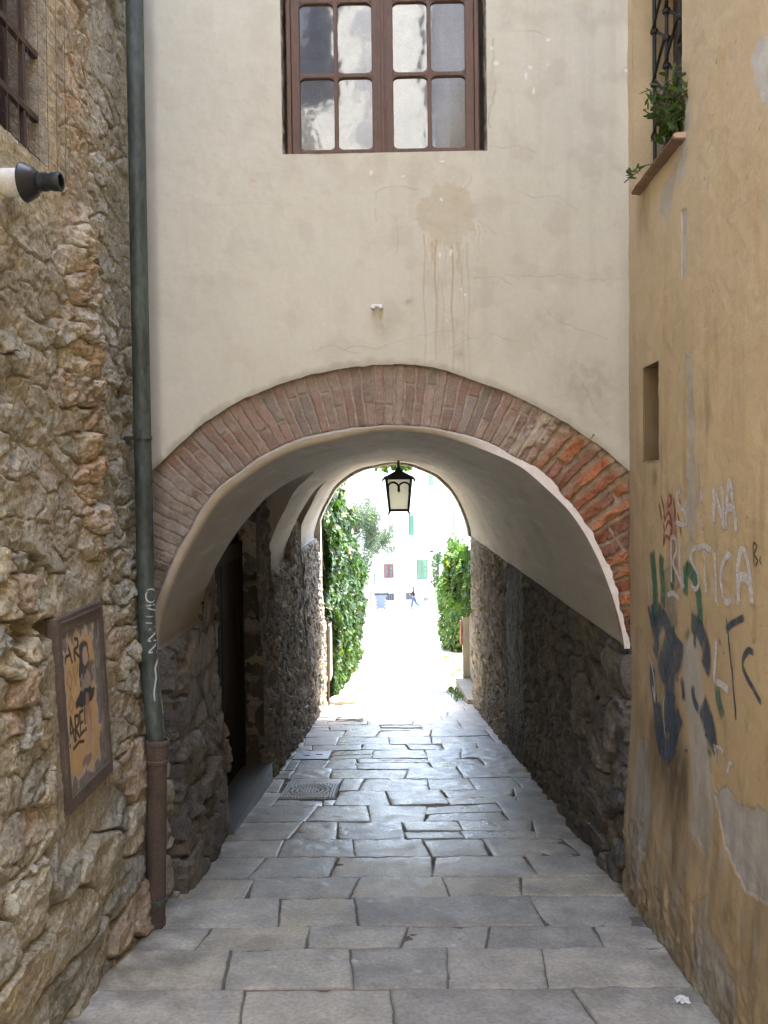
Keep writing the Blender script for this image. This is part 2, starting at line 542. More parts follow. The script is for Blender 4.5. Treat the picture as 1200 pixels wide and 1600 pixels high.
def plaster_colour(X, Z):
    """albedo of the cream facade: weathering, cracks, the splash and its runs"""
    base = np.array([0.635, 0.615, 0.52])
    c = np.broadcast_to(base, X.shape + (3,)).copy()
    big = fbm(X * 1.1, Z * 0.8, 21, 4)
    c *= (1 + 0.05 * big)[..., None]
    grey = sstep(-0.5, 1.1, X + 0.35 * fbm(X * 2, Z * 2, 5)) * (0.5 + 0.5 * sstep(2.4, 0.6, Z))
    c = mix(c, [0.505, 0.475, 0.395], 0.62 * grey)
    st = fbm(X * 14, Z * 0.7, 6, 4)
    c = mix(c, [0.46, 0.41, 0.33], 0.32 * np.clip(st, 0, 1) * sstep(-1.2, 1.2, X))
    blot = fbm(X * 5, Z * 5, 8, 5)
    c = mix(c, [0.47, 0.425, 0.35], 0.42 * sstep(0.05, 0.65, blot) * (.45 + .55 * sstep(-.6, .6, X)))
    c = mix(c, [0.52, 0.47, 0.385], 0.5 * np.exp(-((Z - 1.70) / .10) ** 2) * sstep(-.65, -.5, X) * sstep(.62, .48, X) * sstep(-.3, .4, fbm(X * 8, Z * 4, 18, 4)))
    c = mix(c, [0.70, 0.655, 0.58], 0.4 * sstep(0.3, 0.8, fbm(X * 3.1, Z * 2.4, 9, 4)))
    # trowel texture, fine specks
    sp = noise(X * 60, Z * 60, 10)
    c = mix(c, [0.40, 0.35, 0.28], 0.35 * sstep(0.72, 0.9, sp) * sstep(0.1, 0.5, fbm(X * 2, Z * 2, 12)))
    dep = lambda pts: [(onY(a, b, YF).x, onY(a, b, YF).z) for a, b in pts]
    px = 1 / 284.0
    # splash
    cx, cz = dep([(697, 335)])[0]
    ang = np.arctan2(Z - cz, X - cx); rr = np.hypot(X - cx, (Z - cz) * 0.95)
    edge = 42 * px * (1 + 0.22 * fbm(np.cos(ang) * 2.2, np.sin(ang) * 2.2, 14, 4) + 0.16 * np.maximum(0, noise(np.cos(ang) * 5, np.sin(ang) * 5, 15)))
    spl = sstep(edge + 0.012, edge - 0.016, rr)
    stain = np.array([0.47, 0.40, 0.27])
    c = mix(c, stain, (0.46 + .16 * fbm(X * 9, Z * 9, 16, 4)[..., None][..., 0]) * spl)
    c = mix(c, [0.46, 0.37, 0.24], 0.22 * np.exp(-((rr - edge) / 0.008) ** 2) * 0.6)
    for k, (xp, y0, y1, w, s) in enumerate([(662, 365, 570, 2.2, .75), (668, 370, 440, 1.6, .5), (680, 375, 562, 3.2, .9), (684, 400, 470, 1.6, .5), (692, 440, 545, 1.8, .5), (695, 380, 450, 1.4, .45), (706, 385, 578, 3.4, .9), (713, 500, 556, 1.5, .4), (719, 372, 470, 1.8, .6), (723, 390, 580, 1.6, .55), (731, 378, 585, 1.8, .7), (741, 350, 392, 1.6, .5), (748, 352, 408, 2, .6), (745, 400, 432, 1.4, .5), (756, 345, 375, 1.5, .4), (674, 378, 420, 2.5, .6), (716, 380, 425, 5, .6), (677, 380, 412, 5, .6)]):
        w0 = [(xp + 1.8 * math.sin(q * 1.7 + k) + 0.012 * (q * (y1 - y0) / 6), y0 + (y1 - y0) * q / 6) for q in range(7)]
        d, t = pdist(X, Z, dep(w0))
        c = mix(c, [0.46, 0.36, 0.23], s * sstep(w * px * 0.75, w * px * 0.2, d) * (1 - 0.45 * t))
    # cracks
    def crack(pts, w=1.1, s=0.6, colr=(0.26, 0.21, 0.16), jag=2.0, seed=0):
        r = random.Random(seed); q = []
        for (a, b), (a2, b2) in zip(pts[:-1], pts[1:]):
            n = max(2, int(math.hypot(a2 - a, b2 - b) / 7))
            for k in range(n):
                q.append((a + (a2 - a) * k / n + r.uniform(-jag, jag), b + (b2 - b) * k / n + r.uniform(-jag, jag)))
        q.append(pts[-1])
        qq = dep(q)
        a = np.array(qq); lo = a.min(0) - 0.02; hi = a.max(0) + 0.02
        box = (X > lo[0]) & (X < hi[0]) & (Z > lo[1]) & (Z < hi[1])
        if not box.any(): return
        d, t = pdist(X[box], Z[box], qq)
        k = .72 * s * sstep(w * px * 1.5, w * px * 0.2, d) * np.clip(.75 + .8 * fbm(X[box] * 9, Z[box] * 9, 77, 2), .15, 1.1)
        c[box] = mix(c[box], np.array(colr), k)
    crack([(587, 345), (586, 322), (588, 300), (600, 292), (625, 290), (650, 296)], 1.6, 0.45, (0.4, 0.31, 0.2), 1)
    crack([(618, 340), (622, 375), (620, 395)], 1.2, .35, seed=2)
    crack([(632, 320), (640, 316), (655, 312), (670, 308)], 1.3, .4, (0.38, .29, .18), 1, 3)
    crack([(720, 300), (735, 285), (737, 272)], 1.2, .5, (0.38, .29, .18), 1, 4)
    crack([(748, 345), (765, 356), (775, 366)], 1.3, .5, (0.3, .24, .16), 1, 5)
    crack([(770, 60), (772, 90), (768, 115), (774, 130), (770, 160), (762, 180), (766, 200)], 1.5, .6, seed=6)
    crack([(765, 230), (785, 232), (812, 228), (840, 238)], 1, .4, seed=7)
    crack([(800, 45), (815, 50), (835, 48), (860, 55)], 1, .4, seed=8)
    crack([(775, 445), (790, 430), (830, 432), (880, 430), (920, 438), (975, 436)], 1.0, .35, seed=9)
    crack([(740, 435), (775, 432), (800, 445)], 1.2, .5, seed=10)
    crack([(600, 540), (640, 528), (680, 520), (720, 516), (735, 530)], 1, .3, seed=11)
    crack([(540, 545), (565, 540), (590, 546), (605, 538)], 1, .35, seed=12)
    crack([(800, 290), (830, 310), (870, 305), (905, 330)], 1, .35, seed=13)
    crack([(840, 470), (870, 500), (905, 515), (950, 530)], 1, .4, seed=14)
    crack([(880, 560), (910, 600), (930, 640), (955, 670)], 1, .4, seed=15)
    crack([(700, 545), (760, 520), (830, 540), (840, 580)], 1, .3, seed=16)
    crack([(480, 120 + 430), (520, 540), (560, 552)], 1, .3, seed=17)
    crack([(250, 318), (310, 320), (400, 318), (470, 322)], .8, .18, seed=18)
    # paint chips
    r = random.Random(5)
    chips = [(828, 105, 4, 3), (822, 118, 3, 8), (834, 142, 2, 6), (857, 62, 4, 4), (690, 311, 3, 4), (687, 398, 3, 6), (704, 394, 3, 7), (396, 284, 6, 3), (775, 98, 5, 4), (768, 75, 3, 4), (720, 452, 2, 3), (727, 460, 3, 3), (630, 275, 4, 2), (692, 252, 5, 2), (580, 270, 3, 4), (980, 110, 5, 3)]
    for k in range(55):
        chips.append((r.uniform(240, 975), r.uniform(20, 640), r.uniform(.5, 1.3), r.uniform(.5, 1.5)))
    for a, b, w, h in chips:
        x0, z0 = dep([(a, b)])[0]
        q = sstep(1.0, 0.5, np.hypot((X - x0) / (w * px), (Z - z0) / (h * px)) + .35 * fbm(X * 70, Z * 70, 19, 2))
        c = mix(c, [0.80, 0.77, 0.72] if a > 500 else [0.68, 0.46, 0.33], 0.8 * q)
    # greyed strip along the right corner and the worn edge over the arch
    zo = np.interp(X, op[:, 0], op[:, 1])
    c = mix(c, [0.36, 0.33, 0.28], 0.45 * sstep(1.20, 1.30, X + 0.03 * fbm(X * 6, Z * 3, 31)) * sstep(1.8, 0.8, Z))
    c = mix(c, [0.34, 0.29, 0.225], 0.55 * sstep(0.05, 0.005, Z - zo + 0.02 * fbm(X * 12, Z * 12, 32)))
    for (a, b, w, h, s) in [(865, 500, 40, 26, .3), (905, 590, 60, 40, .3), (720, 553, 10, 7, .5), (640, 472, 7, 6, .5), (600, 510, 20, 18, .35), (930, 620, 40, 60, .35), (560, 265, 90, 12, -.2)]:
        x0, z0 = dep([(a, b)])[0]
        q = np.exp(-((X - x0) / (w * px)) ** 2 - ((Z - z0) / (h * px)) ** 2) * (0.6 + 0.6 * np.clip(fbm(X * 20, Z * 20, 33), -.5, 1))
        c = mix(c, [0.36, 0.32, 0.26] if s > 0 else [.72, .68, .6], abs(s) * 1.5 * np.clip(q, 0, 1))
    return c


def plaster_h(X, Z):
    return 0.004 * fbm(X * 1.6, Z * 1.6, 41, 4) + 0.0012 * fbm(X * 9, Z * 9, 42, 3)


g = GB()
nv = 470
v = np.linspace(0, 1, nv)
X = np.repeat(xs[:, None], nv, 1); Z = zbot[:, None] + v[None, :] * (ZW0 - zbot[:, None])
g.grid(np.stack([X, YF - plaster_h(X, Z), Z], -1), plaster_colour(X, Z))
Pb = np.stack([np.repeat(xs[:, None], 4, 1), np.broadcast_to(np.array([0, 0.012, 0.03, 0.06])[None, :], (len(xs), 4)) + YF - plaster_h(X[:, :1], Z[:, :1]), np.repeat(zbot[:, None], 4, 1)], -1)
Pb[:, 1:, 2] += 0.004
g.grid(Pb, np.broadcast_to(np.array([0.33, 0.28, 0.21]), Pb.shape), flip=True)
zu = np.arange(ZW0, 3.0, stepx); zu = np.append(zu, [3.3, 3.8, 5.0, 6.8])
for sel in (xs <= XW0 + 1e-9, xs >= XW1 - 1e-9):
    xx = xs[sel]
    X = np.repeat(xx[:, None], len(zu), 1); Z = np.repeat(zu[None, :], len(xx), 0)
    g.grid(np.stack([X, YF - plaster_h(X, Z), Z], -1), plaster_colour(X, Z))
xx = xs[(xs >= XW0 - 1e-9) & (xs <= XW1 + 1e-9)][::8]
zz = np.array([ZW1, 3.8, 5.0, 6.8])
X = np.repeat(xx[:, None], 4, 1); Z = np.repeat(zz[None, :], len(xx), 0)
g.grid(np.stack([X, X * 0 + YF, Z], -1), plaster_colour(X, Z))
# window reveals: crumbly on the left and the right
for xr, sgn in ((XW0, 1), (XW1, -1)):
    zr = np.linspace(ZW0, ZW1, 240); dr = np.linspace(0, 0.14, 14)
    D, Zr = np.meshgrid(dr, zr, indexing='ij')
    Xr = xr + sgn * (0.010 * np.clip(fbm(Zr * 14, D * 14, 51, 4), -1, 1) * np.minimum(1, D / 0.02))
    cc = mix(np.array([0.52, 0.47, 0.39]), np.array([0.30, 0.26, 0.21]), sstep(0.0, 0.5, fbm(Zr * 12, D * 20, 52, 4) + 0.3))
    Pr = np.stack([Xr, YF + D - (0.004 * fbm(np.full(Zr.shape, xr) * 1.6, Zr * 1.6, 41, 4)) * (D == 0), Zr], -1)
    g.grid(Pr, cc, flip=sgn < 0)
xr = np.linspace(XW0, XW1, 120); dr = np.linspace(0, 0.14, 8)
Xr, D = np.meshgrid(xr, dr, indexing='ij')
g.grid(np.stack([Xr, YF + D, ZW0 + D * 0.10 + 0.003 * fbm(Xr * 10, D * 10, 53)], -1), np.broadcast_to(np.array([0.55, 0.50, 0.43]), Xr.shape + (3,)))
g.build('facade_plaster', M['plaster'], arch)

# brick arch ring ----------------------------------------------------------
nr = 72
tt = np.linspace(0, PI, 1000)
ri = np.interp(tt, TH, RI); ro = np.interp(tt, TH, RO) + 0.03
ri = ri - 0.02
R = ri[:, None] + (ro - ri)[:, None] * np.linspace(0, 1, nr)[None, :]
T = np.repeat(tt[:, None], nr, 1)
rel = (R - np.interp(tt, TH, RI)[:, None])
sarc = T * 1.42
deg = np.degrees(T)
right = sstep(58, 50, deg + 3 * fbm(T * 8, R * 8, 61))
leftm = sstep(128, 148, deg + 10 * fbm(T * 4, R * 4, 62))
wob = 0.010 * fbm(T * 6, R * 5, 63)


def bricks(s, pitch, mort, seed):
    q = (s + wob) / pitch
    k = np.floor(q); f = q - k
    hk = _hash(k, k * 0, seed)
    w = mort * (0.6 + 0.8 * hk)
    e1 = np.minimum(f, 1 - f) * pitch
    rj = np.where(hk < 0.22, 0.12, np.where(hk < 0.45, 0.225, 9.0)) + 0.02 * (_hash(k, k * 0 + 3, seed) - .5)
    seg = (rel > rj).astype(float)
    e2 = np.abs(rel - rj)
    e = np.minimum(e1, e2)
    m = sstep(w * 0.35, w * 0.85, e + 0.0035 * fbm(T * 45, R * 30, seed + 2, 3))
    return m, _hash(k, seg, seed + 7), _hash(k, seg, seed + 8)


m1, h1, h2 = bricks(sarc, 0.057, 0.010, 71)
m2, g1, g2 = bricks(sarc * 1.0, 0.082, 0.020, 75)
pal = np.array([[0.235, 0.145, 0.12], [0.27, 0.175, 0.145], [0.21, 0.14, 0.125], [0.31, 0.23, 0.19], [0.22, 0.19, 0.17], [0.25, 0.15, 0.12]])
cb = pal[np.clip((h1 * 6).astype(int), 0, 5)] * (0.8 + 0.4 * h2)[..., None]
mortar = np.array([0.40, 0.345, 0.285])
cb = mix(cb, [0.31, 0.245, 0.205], .30) * 1.06
c1 = mix(mortar * (1 + .15 * fbm(T * 20, R * 20, 77))[..., None], cb, m1)
smear = sstep(0.02, 0.5, fbm(T * 7, R * 7, 78, 5) + 0.85 * leftm + 0.3 * sstep(0.25, 0.34, rel))
smear = smear * (0.5 + 0.48 * leftm)
c1 = mix(c1, np.array([0.30, 0.255, 0.215]) * (1 + .25 * fbm(T * 16, R * 16, 79, 4))[..., None], smear)
pal2 = np.array([[0.38, 0.15, 0.07], [0.31, 0.125, 0.068], [0.42, 0.19, 0.10], [0.25, 0.125, 0.085]])
cb2 = pal2[np.clip((g1 * 4).astype(int), 0, 3)] * (0.8 + 0.35 * g2)[..., None]
cb2 = mix(cb2, [0.22, 0.15, 0.11], 0.55 * sstep(0.05, 0.55, fbm(T * 9, R * 9, 80, 5)))
c2 = mix(np.array([0.36, 0.28, 0.20]), cb2, m2)
# pale mortar lump between both and along the outer edge on the right
lump = np.exp(-((deg - 57) / 5.0) ** 2) * sstep(-0.1, 0.3, fbm(T * 12, R * 12, 81, 4) + 0.35)
lump = np.clip(lump + 0.9 * sstep(0.27, 0.33, rel + .03 * fbm(T * 9, R * 9, 82)) * sstep(75, 66, deg) * sstep(30, 40, deg), 0, 1)
cring = mix(c1, c2, right)
cring = mix(cring, np.array([0.44, 0.375, 0.29]) * (1 + .2 * fbm(T * 25, R * 25, 83, 4))[..., None], 0.85 * lump)
up = sstep(0.018, 0.0, np.interp(tt, TH, RO)[:, None] - R)
cring = mix(cring, [0.25, 0.21, 0.16], 0.7 * up)
hr = 0.015 * m1 * (0.6 + 0.8 * h2) + 0.004 * fbm(T * 30, R * 25, 84, 4)
hr = hr * (1 - 0.6 * smear) + smear * (0.012 + 0.012 * fbm(T * 9, R * 9, 85, 5))
hr2 = 0.028 * m2 * (0.35 + 1.0 * g2) + 0.026 * fbm(T * 13, R * 10, 86, 5) - 0.012 * np.abs(fbm(T * 30, R * 24, 189, 3)) - .01
hh = hr * (1 - right) + hr2 * right + 0.02 * lump * (1 + .6 * fbm(T * 14, R * 14, 87, 4))
lw = sstep(150, 165, deg)
hh = hh + lw * 0.02 * fbm(T * 7, R * 7, 88, 5)
hh -= 0.02 * sstep(0.012, -0.012, rel + 0.008 * fbm(T * 12, R * 0, 89, 3))
Yr = YF + 0.048 - hh
g = GB()
g.grid(np.stack([XC + R * np.cos(T), Yr, ZS + R * np.sin(T)], -1), cring, flip=True)
# broken underside of the ring, going back into the wall
Rb = np.repeat(ri[:, None], 5, 1); Tb = np.repeat(tt[:, None], 5, 1)
Yb = Yr[:, :1] + np.linspace(0, 0.12, 5)[None, :]
Rb = Rb + np.linspace(0, 0.03, 5)[None, :]
g.grid(np.stack([XC + Rb * np.cos(Tb), Yb, ZS + Rb * np.sin(Tb)], -1), np.broadcast_to(np.array([0.16, 0.12, 0.09]), Rb.shape + (3,)))
g.build('brick_arch', M['brick'], arch)

# vault with its plaster rim ----------------------------------------------
ZA1, YC1, A1, K1 = 1.03, 6.64, 1.30, 0.40
ZA2, YC2, A2, K2 = 0.93, 9.92, 0.52, 0.22
nth = 260
th = np.linspace(0, PI, nth)
rv = np.interp(th, TH, RV)
vx = rv * np.cos(th); vz = ZS + rv * np.sin(th)
vx[0] = 1.30; vx[-1] = -1.31


def sxl(y): return 1 + (np.asarray(y) - YF) / (YE - YF) * (1.27 / 1.31 - 1)


def vault_x(x, y): return np.where(x < 0, x * sxl(y), x * (1 - 0.02 * (y - YF) / (YE - YF)))


def lun(y, zs, H, yc, a, k):
    """height of the lunette tunnel at y (numeric: skewed ellipse)"""
    zz = np.linspace(0, H, 400); w = a * np.sqrt(np.clip(1 - (zz / H) ** 2, 0, 1))
    lo = yc + k * zz - w; hi = yc + k * zz + w
    y = np.asarray(y, dtype=float)
    ins = (y[..., None] >= lo) & (y[..., None] <= hi)
    return zs + np.where(ins, zz, 0).max(-1)


def groin(z, H, yc, a, k):
    f = np.clip((z - ZS) / H, 0, 1)
    w = a * np.sqrt(1 - f * f)
    return yc + k * (f * H) - w, yc + k * (f * H) + w


def vcol(X, Y, Z, s):
    c = np.broadcast_to(np.array([0.40, 0.365, 0.32]), X.shape + (3,)).copy()
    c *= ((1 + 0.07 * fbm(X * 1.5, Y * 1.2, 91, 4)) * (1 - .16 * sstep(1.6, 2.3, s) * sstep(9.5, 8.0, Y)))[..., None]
    st = fbm(Y * 0.9, s * 16, 92, 4)
    c = mix(c, [0.56, 0.53, 0.48], 0.30 * sstep(0.2, 0.7, st))
    c = mix(c, [0.28, 0.25, 0.21], 0.45 * sstep(0.1, 0.7, fbm(Y * 1.4, s * 6, 93, 5)))
    c = mix(c, [0.26, 0.215, 0.165], 0.35 * sstep(1.9, 2.6, s) * sstep(-.3, .3, fbm(Y * 1.2, s * 3, 98, 4)))
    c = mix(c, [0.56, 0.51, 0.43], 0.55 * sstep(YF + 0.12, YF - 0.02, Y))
    return c


g = GB()
half = nth // 2
Yg = np.concatenate([np.linspace(YF - 0.012, YF + 0.3, 12), np.linspace(YF + 0.36, YE, 150)])
ths, vxs, vzs = th[:half + 1], vx[:half + 1], vz[:half + 1]
X = np.repeat(vxs[:, None], len(Yg), 1); Y = np.repeat(Yg[None, :], half + 1, 0)
Y = Y + sstep(60, 90, np.degrees(ths))[:, None] * .050 * sstep(.3, 0, Y - YF); Z = np.repeat(vzs[:, None], len(Yg), 1)
bumpv = 0.012 * fbm(Y * 0.8, np.repeat(ths[:, None], len(Yg), 1) * 1.6, 94, 3)
sx = np.repeat(ths[:, None], len(Yg), 1)
Xv = vault_x(X, Y)
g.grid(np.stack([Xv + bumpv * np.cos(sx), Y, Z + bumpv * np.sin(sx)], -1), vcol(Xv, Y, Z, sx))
thl, vxl, vzl = th[half:], vx[half:], vz[half:]
y1, y2 = groin(vzl, ZA1, YC1, A1, K1); y3, y4 = groin(vzl, ZA2, YC2, A2, K2)
y3 = np.maximum(y3, y2 + 0.02)


def vband(ya, yb, n):
    t = np.linspace(0, 1, n)
    Y = ya[:, None] + (yb - ya)[:, None] * t[None, :]
    X = np.repeat(vxl[:, None], n, 1); Z = np.repeat(vzl[:, None], n, 1); s = np.repeat(thl[:, None], n, 1)
    Xv = vault_x(X, Y)
    b = 0.012 * fbm(Y * 0.8, s * 1.6, 94, 3)
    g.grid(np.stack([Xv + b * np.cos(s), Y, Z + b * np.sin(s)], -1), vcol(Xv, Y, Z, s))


one = np.ones_like(vzl)
vband(one * (YF + 0.038), y1, 60); vband(y2, y3, 40); vband(y4, one * YE, 40)
for ya, yb, H, yc, a, k, ext in ((y1, y2, ZA1, YC1, A1, K1, -1.50), (y3, y4, ZA2, YC2, A2, K2, -1.40)):
    n = 70
    ok = vzl <= ZS + H
    t = (1 - np.cos(np.linspace(0, PI, n))) / 2
    xa = vxl[ok]; ya_, yb_ = ya[ok], yb[ok]
    Y = ya_[:, None] + (yb_ - ya_)[:, None] * t[None, :]
    X = np.repeat(xa[:, None], n, 1)
    # extend outward past the wall line
    Y = np.concatenate([Y, Y[-1:], Y[-1:]]); X = np.concatenate([X, np.full((1, n), (xa[-1] + ext) / 2), np.full((1, n), ext)])
    Z = lun(Y, ZS, H, yc, a, k)
    Z[:, 0] = np.concatenate([vzl[ok], [vzl[-1]] * 2]); Z[:, -1] = Z[:, 0]
    Xv = vault_x(X, Y)
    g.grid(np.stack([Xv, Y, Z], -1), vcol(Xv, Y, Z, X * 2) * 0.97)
vault = g.build('vault', M['vault'], arch)

# fresh plaster edge of the vault on the facade
RVi = np.interp(tt, TH, RV) - 0.004; RIo = np.interp(tt, TH, RI)
jag = 0.012 * fbm(tt * 14, tt * 0, 95, 4) * (0.35 + 0.65 * sstep(60, 40, np.degrees(tt)))
RIo = np.maximum(RVi + 0.012, RIo + jag)
nn = 14
Rr = RVi[:, None] + (RIo - RVi)[:, None] * np.linspace(0, 1, nn)[None, :]
Tr = np.repeat(tt[:, None], nn, 1)
_q = np.linspace(0, 1, nn)[None, :]
Yr2 = YF - 0.012 + sstep(60, 90, np.degrees(Tr)) * (.012 + .04 * (1 - np.sqrt(np.clip(1 - (1 - _q) ** 2, 0, 1))) + .03 * sstep(.75, 1.0, _q)) + 0.003 * fbm(Tr * 20, Rr * 20, 96, 3)
xx_ = np.where(np.cos(Tr) > 0, np.minimum(XC + Rr * np.cos(Tr), 1.302), XC + Rr * np.cos(Tr))
crim = mix(np.array([0.80, 0.735, 0.69]), np.array([0.47, 0.415, 0.335]), sstep(55, 78, np.degrees(Tr)))
crim = crim * (1 + .05 * fbm(Tr * 20, Rr * 20, 97, 3))[..., None]
g = GB(); g.grid(np.stack([xx_, Yr2, ZS + Rr * np.sin(Tr)], -1), crim, flip=True)
Pe = np.stack([xx_[:, -1:], Yr2[:, -1:], ZS + Rr[:, -1:] * np.sin(Tr[:, -1:])], -1)
Pe = np.concatenate([Pe, Pe + np.array([0, 0.1, 0])], 1)
g.grid(Pe, np.broadcast_to(np.array([0.5, 0.42, 0.36]), Pe.shape), flip=True)
g.build('vault_rim', M['plaster'], arch)

# passage walls ------------------------------------------------------------
def wall_base(z): return np.clip((ZS - z) / 1.5, 0, 1)


def tcolor(u, v, m, idv, seed, tint):
    pal = np.array([[0.30, 0.26, 0.215], [0.24, 0.215, 0.185], [0.33, 0.285, 0.225], [0.21, 0.195, 0.18], [0.28, 0.235, 0.18]]) * tint
    c = pal[np.clip((idv * 5).astype(int), 0, 4)]
    c = c * (1 + 0.25 * fbm(u * 9, v * 9, seed + 9, 4))[..., None]
    c = mix(np.array([0.17, 0.145, 0.115]) * tint, c, 0.35 + 0.65 * m)
    return c


def passage_wall(side, ya, yb, top, seed, flip):
    ny = int((yb - ya) / 0.0125); nz = 190
    y = np.linspace(ya, yb, ny)
    zt = top(y); zb = gz(y) - 0.08
    v = np.linspace(0, 1, nz)
    Y = np.repeat(y[:, None], nz, 1); Z = zb[:, None] + (zt - zb)[:, None] * v[None, :]
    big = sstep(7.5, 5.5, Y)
    h1, m1, i1 = rubble(Y, Z, 0.15, 0.085, seed, 0.045, .25, gap=.14)
    h2, m2, i2 = rubble(Y, Z, 0.33, 0.20, seed + 40, 0.06, .22, gap=.09)
    h = h1 * (1 - big) + h2 * big; m = m1 * (1 - big) + m2 * big; idv = np.where(big > .5, i2, i1)
    h = h + 0.02 * fbm(Y * 3, Z * 3, seed + 3, 4) + 0.006 * fbm(Y * 30, Z * 30, seed + 4, 3)
    c = tcolor(Y, Z, m, idv, seed, 1.0)
    if side < 0:
        x0 = -1.31 * sxl(Y) + 0.085 * wall_base(Z)
        flat = sstep(0.15, 0.55, fbm(Y * 1.2, Z * 1.2, seed + 6, 3) + 0.7 * sstep(4.9, 5.5, Y) * sstep(5.75, 5.6, Y)) * (Y < 5.7)
        h = h * (1 - 0.65 * flat); c = mix(c, [0.25, 0.215, 0.175], 0.55 * flat)
        c = c * (1 - .38 * sstep(8.6, 7.2, Y))[..., None]  # darkened towards the front: passage shade put into the stone colour
    else:
        x0 = 1.30 - 0.026 * (Y - YF) / (YE - YF) + 0 * Z
        st = sstep(7.7, 7.85, Y) * sstep(9.0, 8.9, Y)
        h = h * (1 - 0.72 * st) + st * (0.035 + 0.006 * fbm(Y * 3, Z * 8, seed + 8, 4))
        c = mix(c, [0.06, 0.053, 0.046], 0.9 * st)
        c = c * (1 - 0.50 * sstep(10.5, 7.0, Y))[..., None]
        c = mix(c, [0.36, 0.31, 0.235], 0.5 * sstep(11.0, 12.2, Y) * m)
    edge = sstep(0, 0.05, zt[:, None] - Z)
    h = h * (0.25 + 0.75 * edge)
    X = x0 - side * h
    X = np.concatenate([np.full((1, nz), side * 1.62), X]); Y = np.concatenate([Y[:1] + .01, Y]); Z = np.concatenate([Z[:1], Z]); c = np.concatenate([c[:1], c])
    g = GB(); g.grid(np.stack([X, Y, Z], -1), c, flip=flip)
    return g


topl = lambda y: np.maximum(np.maximum(ZS, lun(y, ZS, ZA1, YC1, A1, K1)), lun(y, ZS, ZA2, YC2, A2, K2)) + 0.015
topr = lambda y: ZS + 0 * y + 0.02
RY0, RY1 = 5.66, 7.34
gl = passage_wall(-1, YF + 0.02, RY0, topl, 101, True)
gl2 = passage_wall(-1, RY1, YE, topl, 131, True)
for s in (gl2,):
    for k in range(len(s.f)): gl.f.append(s.f[k] + gl.n)
    gl.v += s.v; gl.c += s.c; gl.n += s.n
# jambs of the door recess and a front return strip at the facade
for yj, fl in ((RY0, False), (RY1, True)):
    xj = np.linspace(-1.52, -1.315 * float(sxl(yj)) + 0.07, 26)
    zj = np.linspace(gzf(yj) - 0.1, float(lun(np.array([yj]), ZS, ZA1, YC1, A1, K1)[0]) + 0.02, 200)
    Xj, Zj = np.meshgrid(xj, zj, indexing='ij')
    xe = -1.31 * float(sxl(yj)) + 0.085 * wall_base(Zj)
    Xj = np.minimum(Xj, xe + 0.02)
    cj = mix(np.array([0.085, 0.07, 0.055]), np.array([0.05, 0.043, 0.036]), sstep(-.3, .4, fbm(Xj * 6, Zj * 3, 141, 4)))  # jamb colour darkened to hold the recess shade
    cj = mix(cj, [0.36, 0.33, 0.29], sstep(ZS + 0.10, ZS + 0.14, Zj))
    Yj = yj + 0.012 * fbm(Xj * 7, Zj * 7, 142, 4)
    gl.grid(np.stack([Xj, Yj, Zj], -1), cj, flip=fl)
xj = np.linspace(-1.62, -1.29, 40); zj = np.linspace(gzf(YF) - 0.1, -0.7, 150)
Xj, Zj = np.meshgrid(xj, zj, indexing='ij')
hj, mj, ij = rubble(Xj, Zj, 0.2, 0.13, 151, 0.06)
if 0: gl.grid(np.stack([Xj + .085 * wall_base(Zj) * sstep(-1.45, -1.31, Xj), YF + 0.05 - .5 * hj, Zj], -1), tcolor(Xj, Zj, mj, ij, 152, 1.0))
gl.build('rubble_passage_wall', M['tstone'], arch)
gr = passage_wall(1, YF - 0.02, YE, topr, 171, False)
# end faces of the passage walls and the far stone arch edge
gr.build('rubble_passage_wall', M['tstone'], arch)
# rough stone edge of the far opening
tq = np.linspace(0, PI, 200); rq = np.interp(tq, TH, RV)
rows = np.linspace(-0.04, 0.35, 18)
Tq, Dq = np.meshgrid(tq, rows, indexing='ij')
Rq = rq[:, None] + Dq
hq = 0.03 * fbm(Tq * 14, Dq * 14, 181, 4); Dq = Dq + .018 * fbm(Tq * 16, Dq * 3, 183, 4)
xq = vault_x(np.repeat((rq * np.cos(tq))[:, None], len(rows), 1), YE) * (Rq / rq[:, None])
Yq = YE - 0.05 - 0.06 * sstep(0.0, 0.04, Dq * -1 + 0.02) + hq
g = GB(); g.grid(np.stack([xq, Yq, ZS + Rq * np.sin(Tq)], -1), mix(np.array([0.50, 0.45, 0.37]), np.array([0.36, 0.32, 0.26]), sstep(-.2, .4, fbm(Tq * 20, Dq * 20, 182, 4))), flip=True)
Tq2 = np.repeat(tq[:, None], 6, 1)
Pq = np.stack([xq[:, :1].repeat(6, 1), Yq[:, :1] + np.linspace(0, .3, 6)[None, :], (ZS + Rq * np.sin(Tq))[:, :1].repeat(6, 1)], -1)
g.grid(Pq, np.broadcast_to(np.array([0.5, 0.45, 0.37]), Pq.shape))
g.build('far_arch_edge', M['tstone'], arch)

# the rest of the building's mass
b = MB()
b.box(-1.9, 1.9, YF + 0.40, YE - 0.02, 0.45, 1.6)
b.box(-1.9, 1.9, YF + 1.2, YE - 0.02, 1.602, 5.5)
b.box(-6.0, -1.60, YF + 0.05, YE + 0.02, -6.0, 5.2)
b.box(1.55, 6.0, YF + 0.05, YE - 0.02, -6.0, 5.2)
b.box(-1.55, -1.2, YE - 0.12, YE + 0.1, -4.2, -0.5)
b.box(1.27, 1.56, YE - 0.12, YE - 0.02, -4.2, -0.5)
b.build('masonry', M['mass'], arch)
# roof over the room behind the window so that no daylight leaks in
b = MB()
b.box(-1.5, -0.9, YF + 0.15, YF + 1.21, 1.61, 5.5)
b.box(0.85, 1.5, YF + 0.15, YF + 1.21, 1.61, 5.5)
b.box(-1.5, 1.5, YF + 0.15, YF + 1.21, 5.51, 6.6)
b.build('room', M['dark'], arch)

